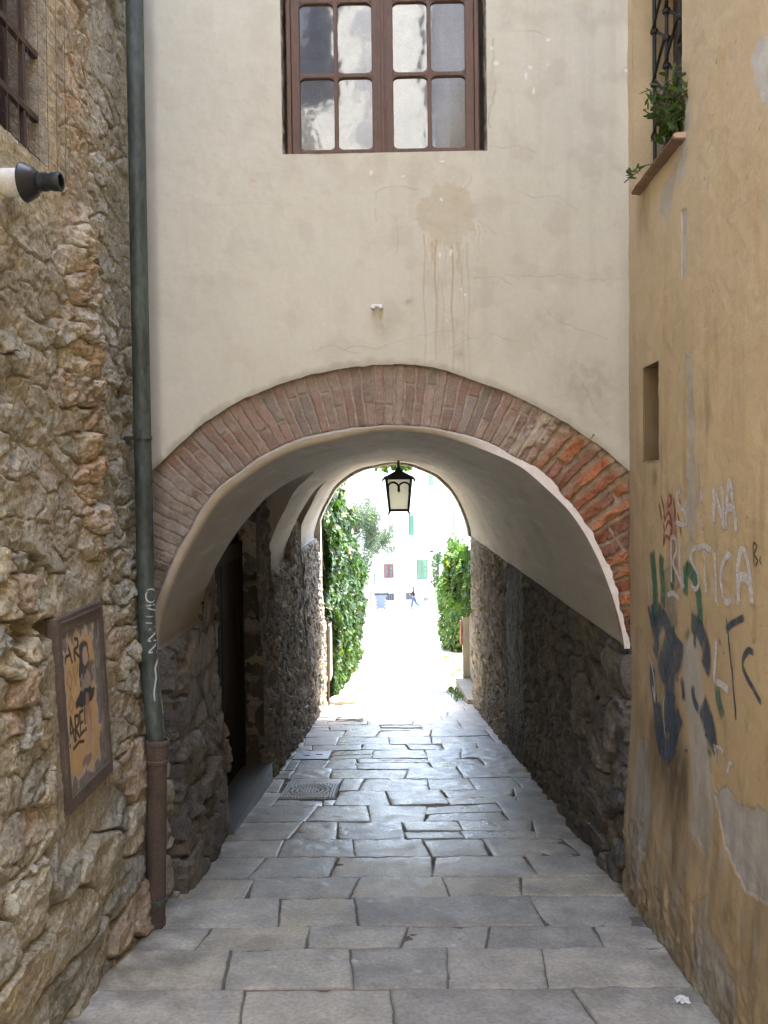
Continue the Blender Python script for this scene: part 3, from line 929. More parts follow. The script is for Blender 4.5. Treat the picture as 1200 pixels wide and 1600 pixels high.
# door in the recess -------------------------------------------------------
dr = MB()
zt = 0.05
for k in range(6):
    ya = RY0 + 0.02 + k * (RY1 - RY0 - 0.04) / 6
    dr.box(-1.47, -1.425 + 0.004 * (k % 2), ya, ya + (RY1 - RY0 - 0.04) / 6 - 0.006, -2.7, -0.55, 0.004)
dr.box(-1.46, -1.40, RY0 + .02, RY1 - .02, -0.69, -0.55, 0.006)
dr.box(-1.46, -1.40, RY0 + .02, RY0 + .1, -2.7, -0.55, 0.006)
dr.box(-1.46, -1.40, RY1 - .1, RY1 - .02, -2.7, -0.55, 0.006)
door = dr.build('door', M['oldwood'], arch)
h_ = MB(); h_.tube([(-1.42, 5.9, -1.62), (-1.37, 5.9, -1.62), (-1.365, 5.93, -1.62), (-1.365, 6.02, -1.625)], 0.011, 8)
h_.build('handle', M['steel'], door, True)
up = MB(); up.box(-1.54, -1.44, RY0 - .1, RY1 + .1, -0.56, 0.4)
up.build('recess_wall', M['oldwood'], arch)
st = MB()
a = gzf(5.62) + 0.03
st.prism([(-1.5, 5.60, a), (-1.5, 7.36, a - 0.14), (-1.5, 7.36, a - 0.5), (-1.5, 5.60, a - 0.3)], (0.335, 0, 0))
st_o = st.build('doorstep', M['slate'], arch)
st_o['label'] = 'grey slate doorstep in the dark recess'
# ------------------------------------------------------------------ facade window
WX0, WX1, WZ0 = XW0 + 0.02, XW1 - 0.035, ZW0 + 0.006
YW = YF + 0.065
win = MB()
fw = 0.024
win.box(WX0, WX0 + fw, YW, YW + 0.08, WZ0, ZW1, 0.004)
win.box(WX1 - fw, WX1, YW, YW + 0.08, WZ0, ZW1, 0.004)
win.box(WX0 + fw + .001, WX1 - fw - .001, YW + .002, YW + 0.08, WZ0, WZ0 + 0.012, 0.004)
win.box(WX0 + fw + .001, WX1 - fw - .001, YW + .002, YW + 0.08, ZW1 - 0.04, ZW1, 0.004)
window = win.build('window', M['wood'], arch)
window['label'] = 'brown wooden casement window with small arched panes'
mid = (WX0 + WX1) / 2 + 0.0
PH = 0.395


def sash(xa, xb):
    s = MB(); panes = []
    y0, y1 = YW + 0.004, YW + 0.05
    z0, z1 = WZ0 + 0.014, ZW1 - 0.042
    rl = 0.047
    s.box(xa, xa + rl, y0, y1, z0, z1, 0.006); s.box(xb - rl, xb, y0, y1, z0, z1, 0.006)
    s.box(xa + rl - .002, xb - rl + .002, y0 + .0015, y1 - .001, z0, z0 + 0.030, 0.005)
    s.box(xa + rl - .002, xb - rl + .002, y0 + .0015, y1 - .001, z1 - 0.055, z1, 0.005)
    ia, ib = xa + rl, xb - rl
    m = (ia + ib) / 2; mw = 0.011
    s.box(m - mw, m + mw, y0 + .004, y1 - .004, z0 + .026, z1 - .05, 0.004)
    nrow = 3
    zs_ = np.linspace(z0 + 0.030, z1 - 0.055, nrow + 1)
    for k in range(1, nrow):
        s.box(ia - .002, ib + .002, y0 + .006, y1 - .006, zs_[k] - mw, zs_[k] + mw, 0.004)
    for k in range(nrow):
        for (pa, pb) in ((ia, m - mw), (m + mw, ib)):
            za = zs_[k] + (mw if k else 0); zb = zs_[k + 1] - (mw if k < nrow - 1 else 0)
            panes.append((pa, pb, za, zb))
            q = 0.028
            for (cx_, cz_, sx_, sz_) in ((pa, za, 1, 1), (pb, za, -1, 1), (pa, zb, 1, -1), (pb, zb, -1, -1)):
                poly = [(cx_, y0 + .008, cz_)]
                for t in range(7):
                    a = t / 6 * PI / 2
                    poly.append((cx_ + sx_ * q * (1 - math.sin(a)) * 1.35, y0 + .008, cz_ + sz_ * q * 0.75 * (1 - math.cos(a))))
                s.prism(poly, (0, 0.026, 0))
    return s, panes


for xa, xb in ((WX0 + fw + .002, mid - 0.012), (mid + 0.012, WX1 - fw - .002)):
    s, panes = sash(xa, xb)
    so = s.build('sash', M['wood'], window)
    for (pa, pb, za, zb) in panes:
        p = MB(); p.box(pa - .004, pb + .004, YW + 0.026, YW + 0.030, za - .004, zb + .004)
        p.build('pane', M['glass'], window)
s = MB(); s.box(mid - 0.0115, mid + 0.0115, YW - 0.006, YW + 0.045, WZ0 + .015, ZW1 - .043, 0.005)
s.box(mid - 0.03, mid + 0.02, YW - 0.001, YW + 0.0035, WZ0 + .016, ZW1 - .044, 0.001)
s.build('meeting_stile', M['wood'], window)


def curtain(xa, xb, za, zb, y, mat, amp, freq, seed, slope=0.0):
    nx = 90; x = np.linspace(xa, xb, nx); z = np.linspace(0, 1, 40)
    X, T_ = np.meshgrid(x, z, indexing='ij')
    zl = za + slope * (x - xa); Z = zl[:, None] + (zb - zl)[:, None] * T_
    Y = y + amp * np.sin((X - xa) * freq + 0.8 * np.sin(Z * 2 + seed)) + amp * 0.5 * fbm(X * 7, Z * 1.5, seed)
    gg = GB(); gg.grid(np.stack([X, Y, Z], -1), np.ones(X.shape + (3,)))
    gg.build('curtain', mat, window)


if 0: curtain(-0.345, 0.235, WZ0 + .02, ZW1 - .05, YW + 0.10, M['curtain'], 0.008, 34, 201)
if 0: curtain(-0.52, -0.345, WZ0 + .02, WZ0 + .31, YW + 0.094, M['curtain'], 0.004, 30, 202, slope=0.1)
curtain(0.205, 0.47, WZ0 + .02, ZW1 - .05, YW + 0.14, M['greycurtain'], 0.014, 40, 203)

# hook pipe stubs on the facade
p0 = onY(589, 482, YF)
hk = thing('wall_clamp', 'small whitish two-knob pipe clamp on the cream plaster above the arch', 'wall clamp', (p0.x, YF, p0.z))
b = MB()
for d in (-0.02, 0.022):
    b.lathe((p0.x + d, YF + .01, p0.z), (0, -1, 0), [(0, .012), (.04, .012), (.05, .0135), (.056, .010), (.058, 0)], 12)
b.box(p0.x - .03, p0.x + .033, YF - .038, YF - .012, p0.z + .002, p0.z + .016, .004)
b.build('clamp', M['white'], hk, True)

# ------------------------------------------------------------------ left rubble house
lh = thing('rubble_house', 'house with a coarse rubble stone wall along the left side of the lane', 'building', (-1.4, 3.0, gzf(3.0)))


def XL(y, z):
    return -1.39 + 0.125 * sstep(0.35, -2.2, z)


LW = lambda pts, x=-1.40: [(onX(a, b, x).y, onX(a, b, x).z) for a, b in pts]
# window opening in the left wall
LY1 = 3.30; LZ0 = 1.30
ny, nz = 330, 780
y = np.linspace(2.30, 4.47, ny); z = np.linspace(-2.40, 2.75, nz)
Y, Z = np.meshgrid(y, z, indexing='ij')
lowm = sstep(-0.9, -1.5, Z + 0.2 * fbm(Y * 2, Z * 2, 211))
h1, m1, i1 = rubble(Y, Z, 0.18, 0.115, 221, 0.058, 0.26, .11)
h2, m2, i2 = rubble(Y, Z, 0.41, 0.225, 231, 0.064, 0.20, .075)
h3, m3, i3 = rubble(Y, Z, 0.085, 0.055, 236, 0.03, 0.4, .2)
h = h1 * (1 - lowm) + h2 * lowm; m = m1 * (1 - lowm) + m2 * lowm; idv = np.where(lowm > .5, i2, i1)
# small broken stuff near the orange band
yb_, zb_ = np.array(LW([(150, 560)])[0])
band = np.exp(-((Y - (3.62 - 0.02 * Z)) / 0.14) ** 2) * sstep(-0.55, -0.2, Z) * sstep(2.7, 2.2, Z)
band_n = np.clip(band * (0.55 + 0.75 * fbm(Y * 7, Z * 5, 241, 4)), 0, 1)
h = h * (1 + 0.35 * band) + h3 * 0.7 * band + .02 * band
pal = np.array([[0.45, 0.395, 0.31], [0.38, 0.34, 0.275], [0.50, 0.44, 0.35], [0.33, 0.305, 0.26], [0.44, 0.37, 0.275], [0.40, 0.375, 0.33], [0.43, 0.33, 0.25]])
c = pal[np.clip((idv * 7).astype(int), 0, 6)]
c = c * (1 + 0.22 * fbm(Y * 10, Z * 10, 242, 5))[..., None]
c = mix(np.array([0.31, 0.265, 0.20]), c, 0.25 + 0.75 * m)
# rendered (mortar-smeared) zone: upper left, in between the stones
sm = sstep(-0.15, 0.45, fbm(Y * 1.9, Z * 1.3, 243, 4) + 0.95 * sstep(3.50, 3.25, Y + .1 * fbm(Y * 4, Z * 4, 343, 3)) * sstep(-0.55, 0.0, Z) + .25 * sstep(.9, 1.3, Z) - 0.30 * lowm)
sm = np.maximum(sm * 0.9, 0)
rough = 0.022 * fbm(Y * 5, Z * 5, 244, 4) + 0.007 * np.abs(fbm(Y * 26, Z * 26, 245, 4)) + 0.025
h = h * (1 - 0.80 * sm) + rough * 0.9 * sm
c = mix(c, np.array([0.37, 0.325, 0.26]) * (1 + 0.30 * fbm(Y * 13, Z * 13, 246, 5))[..., None], 0.8 * sm)
# upper pale weathered zone right of the window
upz = sstep(1.0, 1.5, Z + .3 * fbm(Y * 3, Z * 3, 247)) * (1 - lowm)
h = h * (1 - 0.35 * upz)
c = mix(c, np.array([0.46, 0.38, 0.275]) * (1 + 0.25 * fbm(Y * 9, Z * 6, 248, 5))[..., None], 0.55 * upz)
c = mix(c, np.array([0.54, 0.315, 0.20]), 0.62 * band_n * (0.45 + 0.55 * m3))
# grey cement on the right margin near the pipe
gm = sstep(3.72, 3.9, Y + 0.12 * fbm(Y * 5, Z * 4, 249, 4)) * sstep(-0.9, -0.2, Z)
c = mix(c, np.array([0.36, 0.335, 0.29]) * (1 + 0.25 * fbm(Y * 11, Z * 11, 250, 5))[..., None], 0.6 * gm)
h = h * (1 - 0.25 * gm)
# scattered brick bits
bb = sstep(0.62, 0.75, noise(Y * 7, Z * 11, 251)) * m
c = mix(c, np.array([0.46, 0.24, 0.14]), 0.5 * bb * sstep(-1.0, 0, Z))
# flat plaster bed round the poster board
PA = LW([(80, 962), (160, 925), (172, 1185), (95, 1270)], -1.33)
PY0, PY1, PZ0, PZ1 = 3.11, 3.60, -1.315, -0.535
XPB, KPB = -1.335, -0.045
dY = np.maximum(np.maximum(PY0 - Y, Y - PY1), 0); dZ = np.maximum(np.maximum((PZ0 - 0.12) - Z, Z - PZ1 - .02), 0)
dd = np.hypot(dY * 1.0, dZ)
bed = sstep(0.11, 0.05, dd + 0.05 * fbm(Y * 7, Z * 7, 252, 4))
h = h * (1 - bed) + bed * (XPB + KPB * (Z + .925) - XL(Y, Z) + 0.05 + 0.006 * fbm(Y * 12, Z * 12, 253, 4))
c = mix(c, np.array([0.37, 0.315, 0.235]) * (1 + 0.12 * fbm(Y * 12, Z * 12, 254, 4))[..., None], bed)
# deep holes
for (a, b_), ry, rz in (((14, 606), .028, .055), ((26, 705), .024, .055), ((153, 652), .022, .04), ((198, 612), .05, .035), ((30, 985), .11, .05), ((62, 985), .06, .05)):
    y0_, z0_ = LW([(a, b_)], -1.38)[0]
    q = sstep(1.25, 0.7, np.hypot((Y - y0_) / ry, (Z - z0_) / rz) + .25 * fbm(Y * 20, Z * 20, 255, 3))
    h = h - 0.09 * q
    c = mix(c, [0.10, 0.085, 0.065], 0.6 * q)
# plastered jamb beside the window and sloping sill
jw = sstep(LY1 + 0.20, LY1 + 0.10, Y + 0.05 * fbm(Z * 3, Y * 3, 256)) * sstep(LZ0 - 0.28, LZ0 - 0.16, Z + 0.08 * fbm(Y * 6, Z * 6, 257))
h = h * (1 - jw) + jw * (0.035 + 0.005 * fbm(Y * 9, Z * 9, 258, 4))
c = mix(c, np.array([0.47, 0.40, 0.29]) * (1 + 0.14 * fbm(Y * 14, Z * 8, 259, 5))[..., None], 0.85 * jw)
c = mix(c, np.array([0.44, 0.30, 0.2]), 0.5 * np.exp(-((Y - LY1 - .1) / .07) ** 2) * jw)
# lichen / dirt
c = mix(c, [0.25, 0.225, 0.185], 0.35 * sstep(0.15, 0.6, fbm(Y * 3.2, Z * 2.4, 260, 5)))
h = h + 0.004 * fbm(Y * 22, Z * 22, 261, 4)
c = c * np.array([1.04, 1.08, 1.03])
X = XL(Y, Z) + h - 0.05
keepv = ~((Y < LY1) & (Z > LZ0))
kf = keepv[:-1, :-1] & keepv[1:, :-1] & keepv[:-1, 1:] & keepv[1:, 1:]
g = GB()
g.grid(np.stack([X, Y, Z], -1), c, kf, flip=False)
XL_grid = (y, z, X)


def left_x(yy, zz):
    i = int(np.clip(np.searchsorted(y_l, yy), 0, len(y_l) - 1)); j = int(np.clip(np.searchsorted(z_l, zz), 0, len(z_l) - 1))
    return float(X_l[i, j])


y_l, z_l, X_l = y, z, X
# jamb and sill of the opening (15 cm deep)
iy = np.searchsorted(y, LY1); iz = np.searchsorted(z, LZ0)
D = np.linspace(0, 1, 12)
xf = X[iy, iz:]; zf = z[iz:]
Pj = np.stack([xf[:, None] + (-1.60 - xf[:, None]) * D[None, :], np.full((len(zf), 12), y[iy]), np.repeat(zf[:, None], 12, 1)], -1)
Pj[:, :, 1] += 0.006 * fbm(Pj[:, :, 0] * 9, Pj[:, :, 2] * 9, 262, 4) * (D > 0)
g.grid(Pj, np.array([0.47, 0.415, 0.32]) * (1 + 0.1 * fbm(Pj[..., 0] * 8, Pj[..., 2] * 8, 263, 4))[..., None], flip=False)
xf = X[:iy + 1, iz]
Pj = np.stack([xf[:, None] + (-1.60 - xf[:, None]) * D[None, :], np.repeat(y[:iy + 1, None], 12, 1), LZ0 + 0.06 * D[None, :] + np.zeros((iy + 1, 12))], -1)
g.grid(Pj, np.array([0.42, 0.37, 0.29]) * (1 + 0.15 * fbm(Pj[..., 0] * 8, Pj[..., 1] * 8, 264, 4))[..., None], flip=True)
g.build('rubble_wall', M['stone'], lh)
# coarser continuation behind the photographer and above the picture
g = GB()
for (ya, yb, za, zb, n1, n2) in ((-9.0, 2.31, -2.4, 6.0, 190, 130), (2.31, 4.5, 2.74, 6.0, 40, 60)):
    Yq, Zq = np.meshgrid(np.linspace(ya, yb, n1), np.linspace(za, zb, n2), indexing='ij')
    Zq = np.maximum(Zq, gz(Yq) - 0.2)
    hq, mq, iq = rubble(Yq, Zq, 0.3, 0.2, 271, 0.08)
    cq = pal[np.clip((iq * 6).astype(int), 0, 5)]
    kq = ~((Yq > 2.25) & (Yq < LY1) & (Zq > LZ0) & (Zq < 2.9)) 
    kq = ~((Yq > 1.9) & (Zq > LZ0) & (Zq < 2.74) & (Yq < 2.32))
    g.grid(np.stack([XL(Yq, Zq) + hq - 0.055, Yq, Zq], -1), cq, kq[:-1, :-1])
g.build('rear_rubble_wall', M['stone'], lh)
b = MB()
b.box(-6, -1.62, -9.0, 1.6, -2.4, 6.0); b.box(-6, -1.62, 3.45, YF + 0.04, -3.0, 6.0)
b.box(-6, -1.62, 1.6, 3.45, -3.0, 1.2); b.box(-6, -1.62, 1.6, 3.45, 2.9, 6.0); b.box(-6, -1.95, 1.6, 3.45, 1.2, 2.9)
b.build('masonry', M['mass'], lh)
# dark window with bars
wn = MB()
wn.box(-1.90, -1.60, 1.7, 3.44, 1.21, 2.89)
wo = wn.build('window', M['dark'], lh)
b = MB()
for yv in (2.60, 2.80, 3.00, 3.16):
    b.box(-1.528, -1.498, yv - .016, yv + .016, LZ0 - .02, 2.9, .003)
b.build('casement', M['barwood'], wo)
b = MB()
xb_ = -1.45
for zz_ in (LZ0 + .19, LZ0 + .45, LZ0 + .71, LZ0 + .97, LZ0 + 1.23):
    b.box(xb_ - .012, xb_ + .012, 2.1, LY1 + .02, zz_ - .014, zz_ + .014, .003)
for yv in (2.42, 2.68, 2.94, 3.19):
    b.box(xb_ - .012, xb_ + .009, yv - .011, yv + .011, LZ0 - .01, 2.95, .003)
b.build('bars', M['barwood'], wo)
# thin bird netting in front of the opening
b = MB()
r = random.Random(3)
for k in range(12):
    y0_ = 2.45 + k * 0.085
    b.tube([(-1.365, y0_, LZ0 - .05), (-1.36, y0_ + r.uniform(-.02, .02), 2.0), (-1.365, y0_ + r.uniform(-.03, .03), 2.8)], 0.0011, 4)
for k in range(16):
    z0_ = LZ0 + .02 + k * 0.085
    b.tube([(-1.365, 2.35, z0_), (-1.36, 2.9, z0_ + r.uniform(-.015, .015)), (-1.36, LY1 + .06, z0_ + r.uniform(-.02, .02))], 0.0011, 4)
b.build('net', M['darkrust'], wo)

# vent pipe ----------------------------------------------------------------
ve = Vector((-1.2, onX(94, 284, -1.2).y, onX(94, 284, -1.2).z))
vp = thing('flue_pipe', 'short black flue nozzle with flange and white sleeve, sticking out of the rubble wall', 'flue pipe', (-1.36, ve.y, ve.z))
ax = (1, 0.0, 0.0)
b0 = (-1.40, ve.y, ve.z)
MB().lathe(b0, ax, [(-.06, .050), (.074, .050), (.074, .044), (-.06, .044)], 28).build('sleeve', M['white'], vp, True)
MB().lathe(b0, ax, [(.066, .030), (.066, .068), (.072, .070), (.108, .052), (.114, .042), (.118, .036)], 28).build('flange', M['black'], vp, True)
MB().lathe(b0, ax, [(.10, .030), (.118, .036), (.124, .037), (.126, .031), (.135, .030), (.136, .033), (.152, .033), (.153, .030), (.172, .030), (.173, .033), (.2, .034), (.204, .032), (.204, .026), (.10, .026)], 28).build('nozzle', M['black'], vp, True)

# poster board -------------------------------------------------------------
xp = float(np.median([left_x(PY0 + .05, -1.0), left_x(PY1 - .05, -0.8), left_x(PY0 + .1, -.7)])) + 0.004
pb = thing('poster_board', 'rust-brown metal frame with a torn orange poster, hung on the rubble wall', 'poster board', (xp, (PY0 + PY1) / 2, PZ0))
tx0 = left_x(3.38, PZ0 + .02) + .004; tx1 = left_x(3.38, PZ1 - .03) + .004
xp = XPB + .004; KSH = KPB; ZCP = (PZ0 + PZ1) / 2
b = MB()
t1 = 0.037
b.box(xp - .03, xp + .018, PY0, PY0 + t1, PZ0, PZ1, .004); b.box(xp - .03, xp + .018, PY1 - t1, PY1, PZ0, PZ1, .004)
b.box(xp - .03, xp + .017, PY0 + t1, PY1 - t1, PZ0, PZ0 + t1 + .02, .004); b.box(xp - .03, xp + .017, PY0 + t1, PY1 - t1, PZ1 - t1 - .03, PZ1, .004)
b.box(xp + .0175, xp + .024, PY0 + .03, PY1 - .03, PZ1 - .028, PZ1 - .018, .002)
b.box(xp - .028, xp + .006, PY0 + .01, PY1 - .01, PZ0 + .01, PZ1 - .01)
fo = b.build('frame', M['darkrust'], pb)
for v_ in fo.data.vertices: v_.co.x += KSH * (v_.co.z - ZCP)
# the poster: fine grid with its own colours
n1, n2 = 170, 260
yy = np.linspace(PY0 + t1 + .001, PY1 - t1 - .001, n1); zz = np.linspace(PZ0 + t1 + .021, PZ1 - t1 - .031, n2)
Yp, Zp = np.meshgrid(yy, zz, indexing='ij')
U = (Yp - yy[0]) / (yy[-1] - yy[0]); V = (Zp - zz[0]) / (zz[-1] - zz[0])
cp = np.broadcast_to(np.array([0.56, 0.37, 0.17]), Yp.shape + (3,)).copy()
cp *= (1 + .15 * fbm(U * 5, V * 8, 281, 4))[..., None]


def blob(cx, cy, rx, ry, seed, n=.35):
    return sstep(1.12, .9, np.hypot((U - cx) / rx, (V - cy) / ry) + n * fbm(U * 9, V * 14, seed, 4))


cp = mix(cp, [0.055, 0.05, 0.05], blob(.55, .80, .13, .10, 282, .2))          # hair
cp = mix(cp, [0.055, 0.05, 0.05], blob(.48, .70, .09, .12, 283, .2))
cp = mix(cp, [0.50, 0.33, 0.26], blob(.58, .79, .075, .065, 284, .1))         # face
cp = mix(cp, [0.10, 0.07, 0.06], .8 * blob(.66, .67, .22, .07, 285, .3))
cp = mix(cp, [0.36, 0.31, 0.26], .8 * blob(.58, .61, .17, .06, 286, .7))
cp = mix(cp, [0.035, 0.035, 0.04], blob(.53, .53, .24, .055, 287, .35))       # skirt
cp = mix(cp, [0.40, 0.20, 0.14], .8 * blob(.56, .40, .07, .14, 288, .3))      # legs
cp = mix(cp, [0.48, 0.36, 0.30], .8 * blob(.55, .26, .045, .15, 289, .4))
cp = mix(cp, [0.20, 0.14, 0.14], .8 * blob(.46, .13, .12, .035, 290, .3))     # shoe
# strokes of lettering: AR, ARE!, faint OV
for seg, w, s in ([[(.07, .80), (.16, .93), (.24, .80)], .018, .95], [[(.10, .85), (.22, .85)], .016, .95], [[(.31, .80), (.31, .94), (.42, .92), (.42, .88), (.31, .86), (.44, .80)], .017, .95],
                  [[(.06, .30), (.12, .47), (.19, .31)], .018, .95], [[(.07, .37), (.19, .38)], .016, .9], [[(.22, .31), (.22, .46), (.30, .45), (.30, .40), (.22, .38), (.31, .31)], .017, .95], [[(.42, .46), (.34, .46), (.34, .32), (.42, .33)], .017, .95], [[(.34, .39), (.41, .39)], .015, .9], [[(.47, .47), (.46, .37)], .016, .9], [[(.46, .335), (.465, .325)], .018, .9], [[(.14, .27), (.28, .285), (.40, .265)], .016, .95],
                  [[(.10, .69), (.16, .76), (.22, .69), (.16, .63), (.10, .69)], .012, .4], [[(.25, .76), (.30, .64), (.36, .76)], .012, .4], [[(.10, .54), (.16, .60), (.22, .54), (.16, .49), (.10, .54)], .012, .35]):
    d, t = pdist(U, V * 1.45, [(a, b_ * 1.45) for a, b_ in seg])
    cp = mix(cp, [0.02, 0.018, 0.018], s * sstep(w * 1.3, w * .7, d))
# torn paper: right side down to the grey backing, top edge ragged
tear = sstep(-.03, .03, U - (.80 + .10 * fbm(U * 4, V * 7, 291, 5)) + .25 * sstep(.25, .05, V) * 0)
back = np.array([0.20, 0.175, 0.155]) * (1 + .35 * fbm(U * 6, V * 10, 292, 5))[..., None]
back = mix(back, [0.42, 0.42, 0.42], .6 * sstep(.1, .5, fbm(U * 7, V * 5, 293, 4)))
torn = np.maximum(tear, sstep(.86, .93, V + .08 * fbm(U * 9, V * 5, 294, 5) - .05 * np.sin(U * 3)))
torn = np.maximum(torn, sstep(.10, .04, V + .06 * fbm(U * 8, V * 5, 295, 5)))
torn = np.maximum(torn, sstep(.08, .03, U + .05 * fbm(U * 5, V * 12, 296, 4)))
edge = np.exp(-((torn - .5) / .3) ** 2)
cp = mix(cp, back, torn)
cp = mix(cp, [0.62, 0.57, 0.5], .7 * edge)
spk = sstep(.55, .8, noise(U * 30, V * 45, 297)) * sstep(.75, .95, V)
cp = mix(cp, [0.05, .05, .05], .8 * spk)
Pp = np.stack([xp + .008 + KSH * (Zp - ZCP) + .002 * fbm(U * 5, V * 7, 298, 3) + .001 * (1 - torn), Yp, Zp], -1)
g = GB(); g.grid(Pp, cp)
M['paper'] = surf('torn poster paper', vc=True, rough=.75, var=.05, fvar=.08, bump=.25, bscale=90, spec=.3)
g.build('poster', M['paper'], pb)

# drainpipe ----------------------------------------------------------------
dp = thing('drainpipe', 'green painted drainpipe above a brown cast-iron foot, in the corner by the arch', 'drainpipe', (-1.25, 4.0, gzf(4.0)))


def pp(px, py, Y): return onY(px, py, Y)


def zofs(px, py, Y): q = pp(px, py, Y); return (q.x, Y, q.z)


pts = [(zofs(217, 300, 4.17)[0] - .015, 4.19, 5.6)] + [zofs(*q) for q in ((210, 0, 4.17), (217, 400, 4.17), (223, 700, 4.17), (227, 880, 4.16), (230, 980, 4.13), (236, 1070, 4.08), (243, 1150, 4.04), (245, 1175, 4.03))]
b = MB(); b.tube(pts, 0.0445, 20)
upipe = b.build('upper_pipe', M['copper'], dp, True)
upipe['label'] = 'green painted upper length with white scrawl'
q0 = zofs(246, 1156, 4.02); q1 = zofs(243, 1452, 3.985)
d_ = Vector(q1) - Vector(q0); L = d_.length; dn = d_.normalized()
lp = MB().lathe(q0, dn, [(0.0, .046), (-.004, .054), (0.004, .060), (.022, .060), (.026, .056), (.095, .055), (.10, .060), (.112, .060), (.118, .051), (.15, .049), (L - .2, .049), (L - .2, .049), (L, .047), (L, .046)], 24).build('foot_pipe', M['rust'], dp, True)
lp['label'] = 'brown cast-iron foot with a flared socket'
k0 = Vector(q0) + dn * (L - .16)
MB().lathe(k0, dn, [(0, .050), (0, .057), (.022, .057), (.022, .050)], 24).build('clip', M['steel'] if False else M['copper'], dp, True)
MB().lathe(Vector(q0) + dn * (L - .055), dn, [(0, .0475), (0.0, .0505), (.05, .0515), (.052, .047)], 24).build('base_ring', M['rust'], dp, True)
c0 = Vector(zofs(223, 684, 4.17))
b = MB(); b.lathe(c0, (0.01, 0, -1), [(-.008, .044), (-.008, .0485), (.010, .0485), (.010, .044)], 24)
b.box(c0.x - .10, c0.x - .045, c0.y - .006, c0.y + .008, c0.z - .008, c0.z + .010, .002)
b.box(c0.x - .012, c0.x + .004, c0.y - .062, c0.y - .045, c0.z - .008, c0.z + .010, .002)
b.build('bracket', M['copper'], dp, True)


def ribbon(strokes, surface, normal_dir, off=0.002, fade=True):
    """paint strokes: list of (list of 2D wall points, width); surface(u,v)->3D point; 5 vertices across with an Edge attribute"""
    V_, F_, E_ = [], [], []
    for pts_, w in strokes:
        P = [np.array(p, float) for p in pts_]
        # resample smoothly (Catmull-Rom)
        Q = []
        n = len(P)
        for k in range(n - 1):
            p0, p1, p2, p3 = P[max(k - 1, 0)], P[k], P[k + 1], P[min(k + 2, n - 1)]
            steps = max(2, int(np.hypot(*(p2 - p1)) / 0.012))
            for s_ in range(steps):
                t = s_ / steps
                Q.append(0.5 * ((2 * p1) + (-p0 + p2) * t + (2 * p0 - 5 * p1 + 4 * p2 - p3) * t * t + (-p0 + 3 * p1 - 3 * p2 + p3) * t ** 3))
        Q.append(P[-1])
        Q = np.array(Q); T_ = np.gradient(Q, axis=0); T_ /= (np.linalg.norm(T_, axis=1, keepdims=True) + 1e-9)
        Nn = np.stack([-T_[:, 1], T_[:, 0]], 1)
        base = len(V_)
        for i in range(len(Q)):
            endf = min(1.0, (i + .3) / 2.0, (len(Q) - 1 - i + .3) / 2.0) if fade else 1.0
            for a, e in ((-1, 0), (-.62, 1), (0, 1), (.62, 1), (1, 0)):
                u, v = Q[i] + Nn[i] * a * w / 2
                V_.append(surface(u, v, off)); E_.append(e * endf)
        for i in range(len(Q) - 1):
            for j in range(4):
                a = base + i * 5 + j
                F_.append((a, a + 1, a + 6, a + 5))
    return V_, F_, E_


def paint_obj(name, strokes, surface, mat, parent, off=0.002, label=None):
    V_, F_, E_ = ribbon(strokes, surface, None, off)
    me = bpy.data.meshes.new(name); me.from_pydata([tuple(v) for v in V_], [], F_)
    at = me.attributes.new('Edge', 'FLOAT', 'POINT'); at.data.foreach_set('value', np.array(E_, dtype=np.float32))
    me.polygons.foreach_set('use_smooth', np.ones(len(F_), dtype=bool))
    o = link(name, me, mat, parent)
    if label: o['label'] = label
    return o


# white scrawl on the pipe (photo-like strokes wound on its front)
M['pwhite'] = paint_mat('white paint', (0.62, 0.66, 0.66), wear=.35, scale=80, opacity=.9)
pax = [Vector(p) for p in pts]


def pipe_surface(u, v, off):
    # u,v: position across (x) and height (z) -> on the front of the pipe
    for k in range(len(pax) - 1):
        if pax[k].z >= v >= pax[k + 1].z:
            t = (pax[k].z - v) / (pax[k].z - pax[k + 1].z); cpt = pax[k].lerp(pax[k + 1], t); break
    else: cpt = pax[-1]
    R_ = 0.0445 + off
    d = max(-.98, min(.98, (u - cpt.x) / R_))
    return (cpt.x + d * R_, cpt.y - R_ * math.sqrt(1 - d * d), v)


def PW(pl, Y=4.05): return [(onY(a, b_, Y).x, onY(a, b_, Y).z) for a, b_ in pl]


scr = [([(223, 926), (229, 923), (236, 928), (237, 938), (232, 944), (225, 941), (223, 932), (226, 925)], .009), ([(222, 949), (237, 949), (238, 958), (224, 951)], .009), ([(222, 965), (236, 967)], .009), ([(222, 975), (236, 977)], .009),
       ([(227, 987), (240, 983), (236, 994), (229, 1003), (241, 1004), (238, 1012), (231, 1021), (241, 1021), (243, 1032), (241, 1045), (243, 1060), (242, 1080), (244, 1096)], .009)]
paint_obj('white_scrawl', [(PW(a), w) for a, w in scr], pipe_surface, M['pwhite'], upipe, .0015)

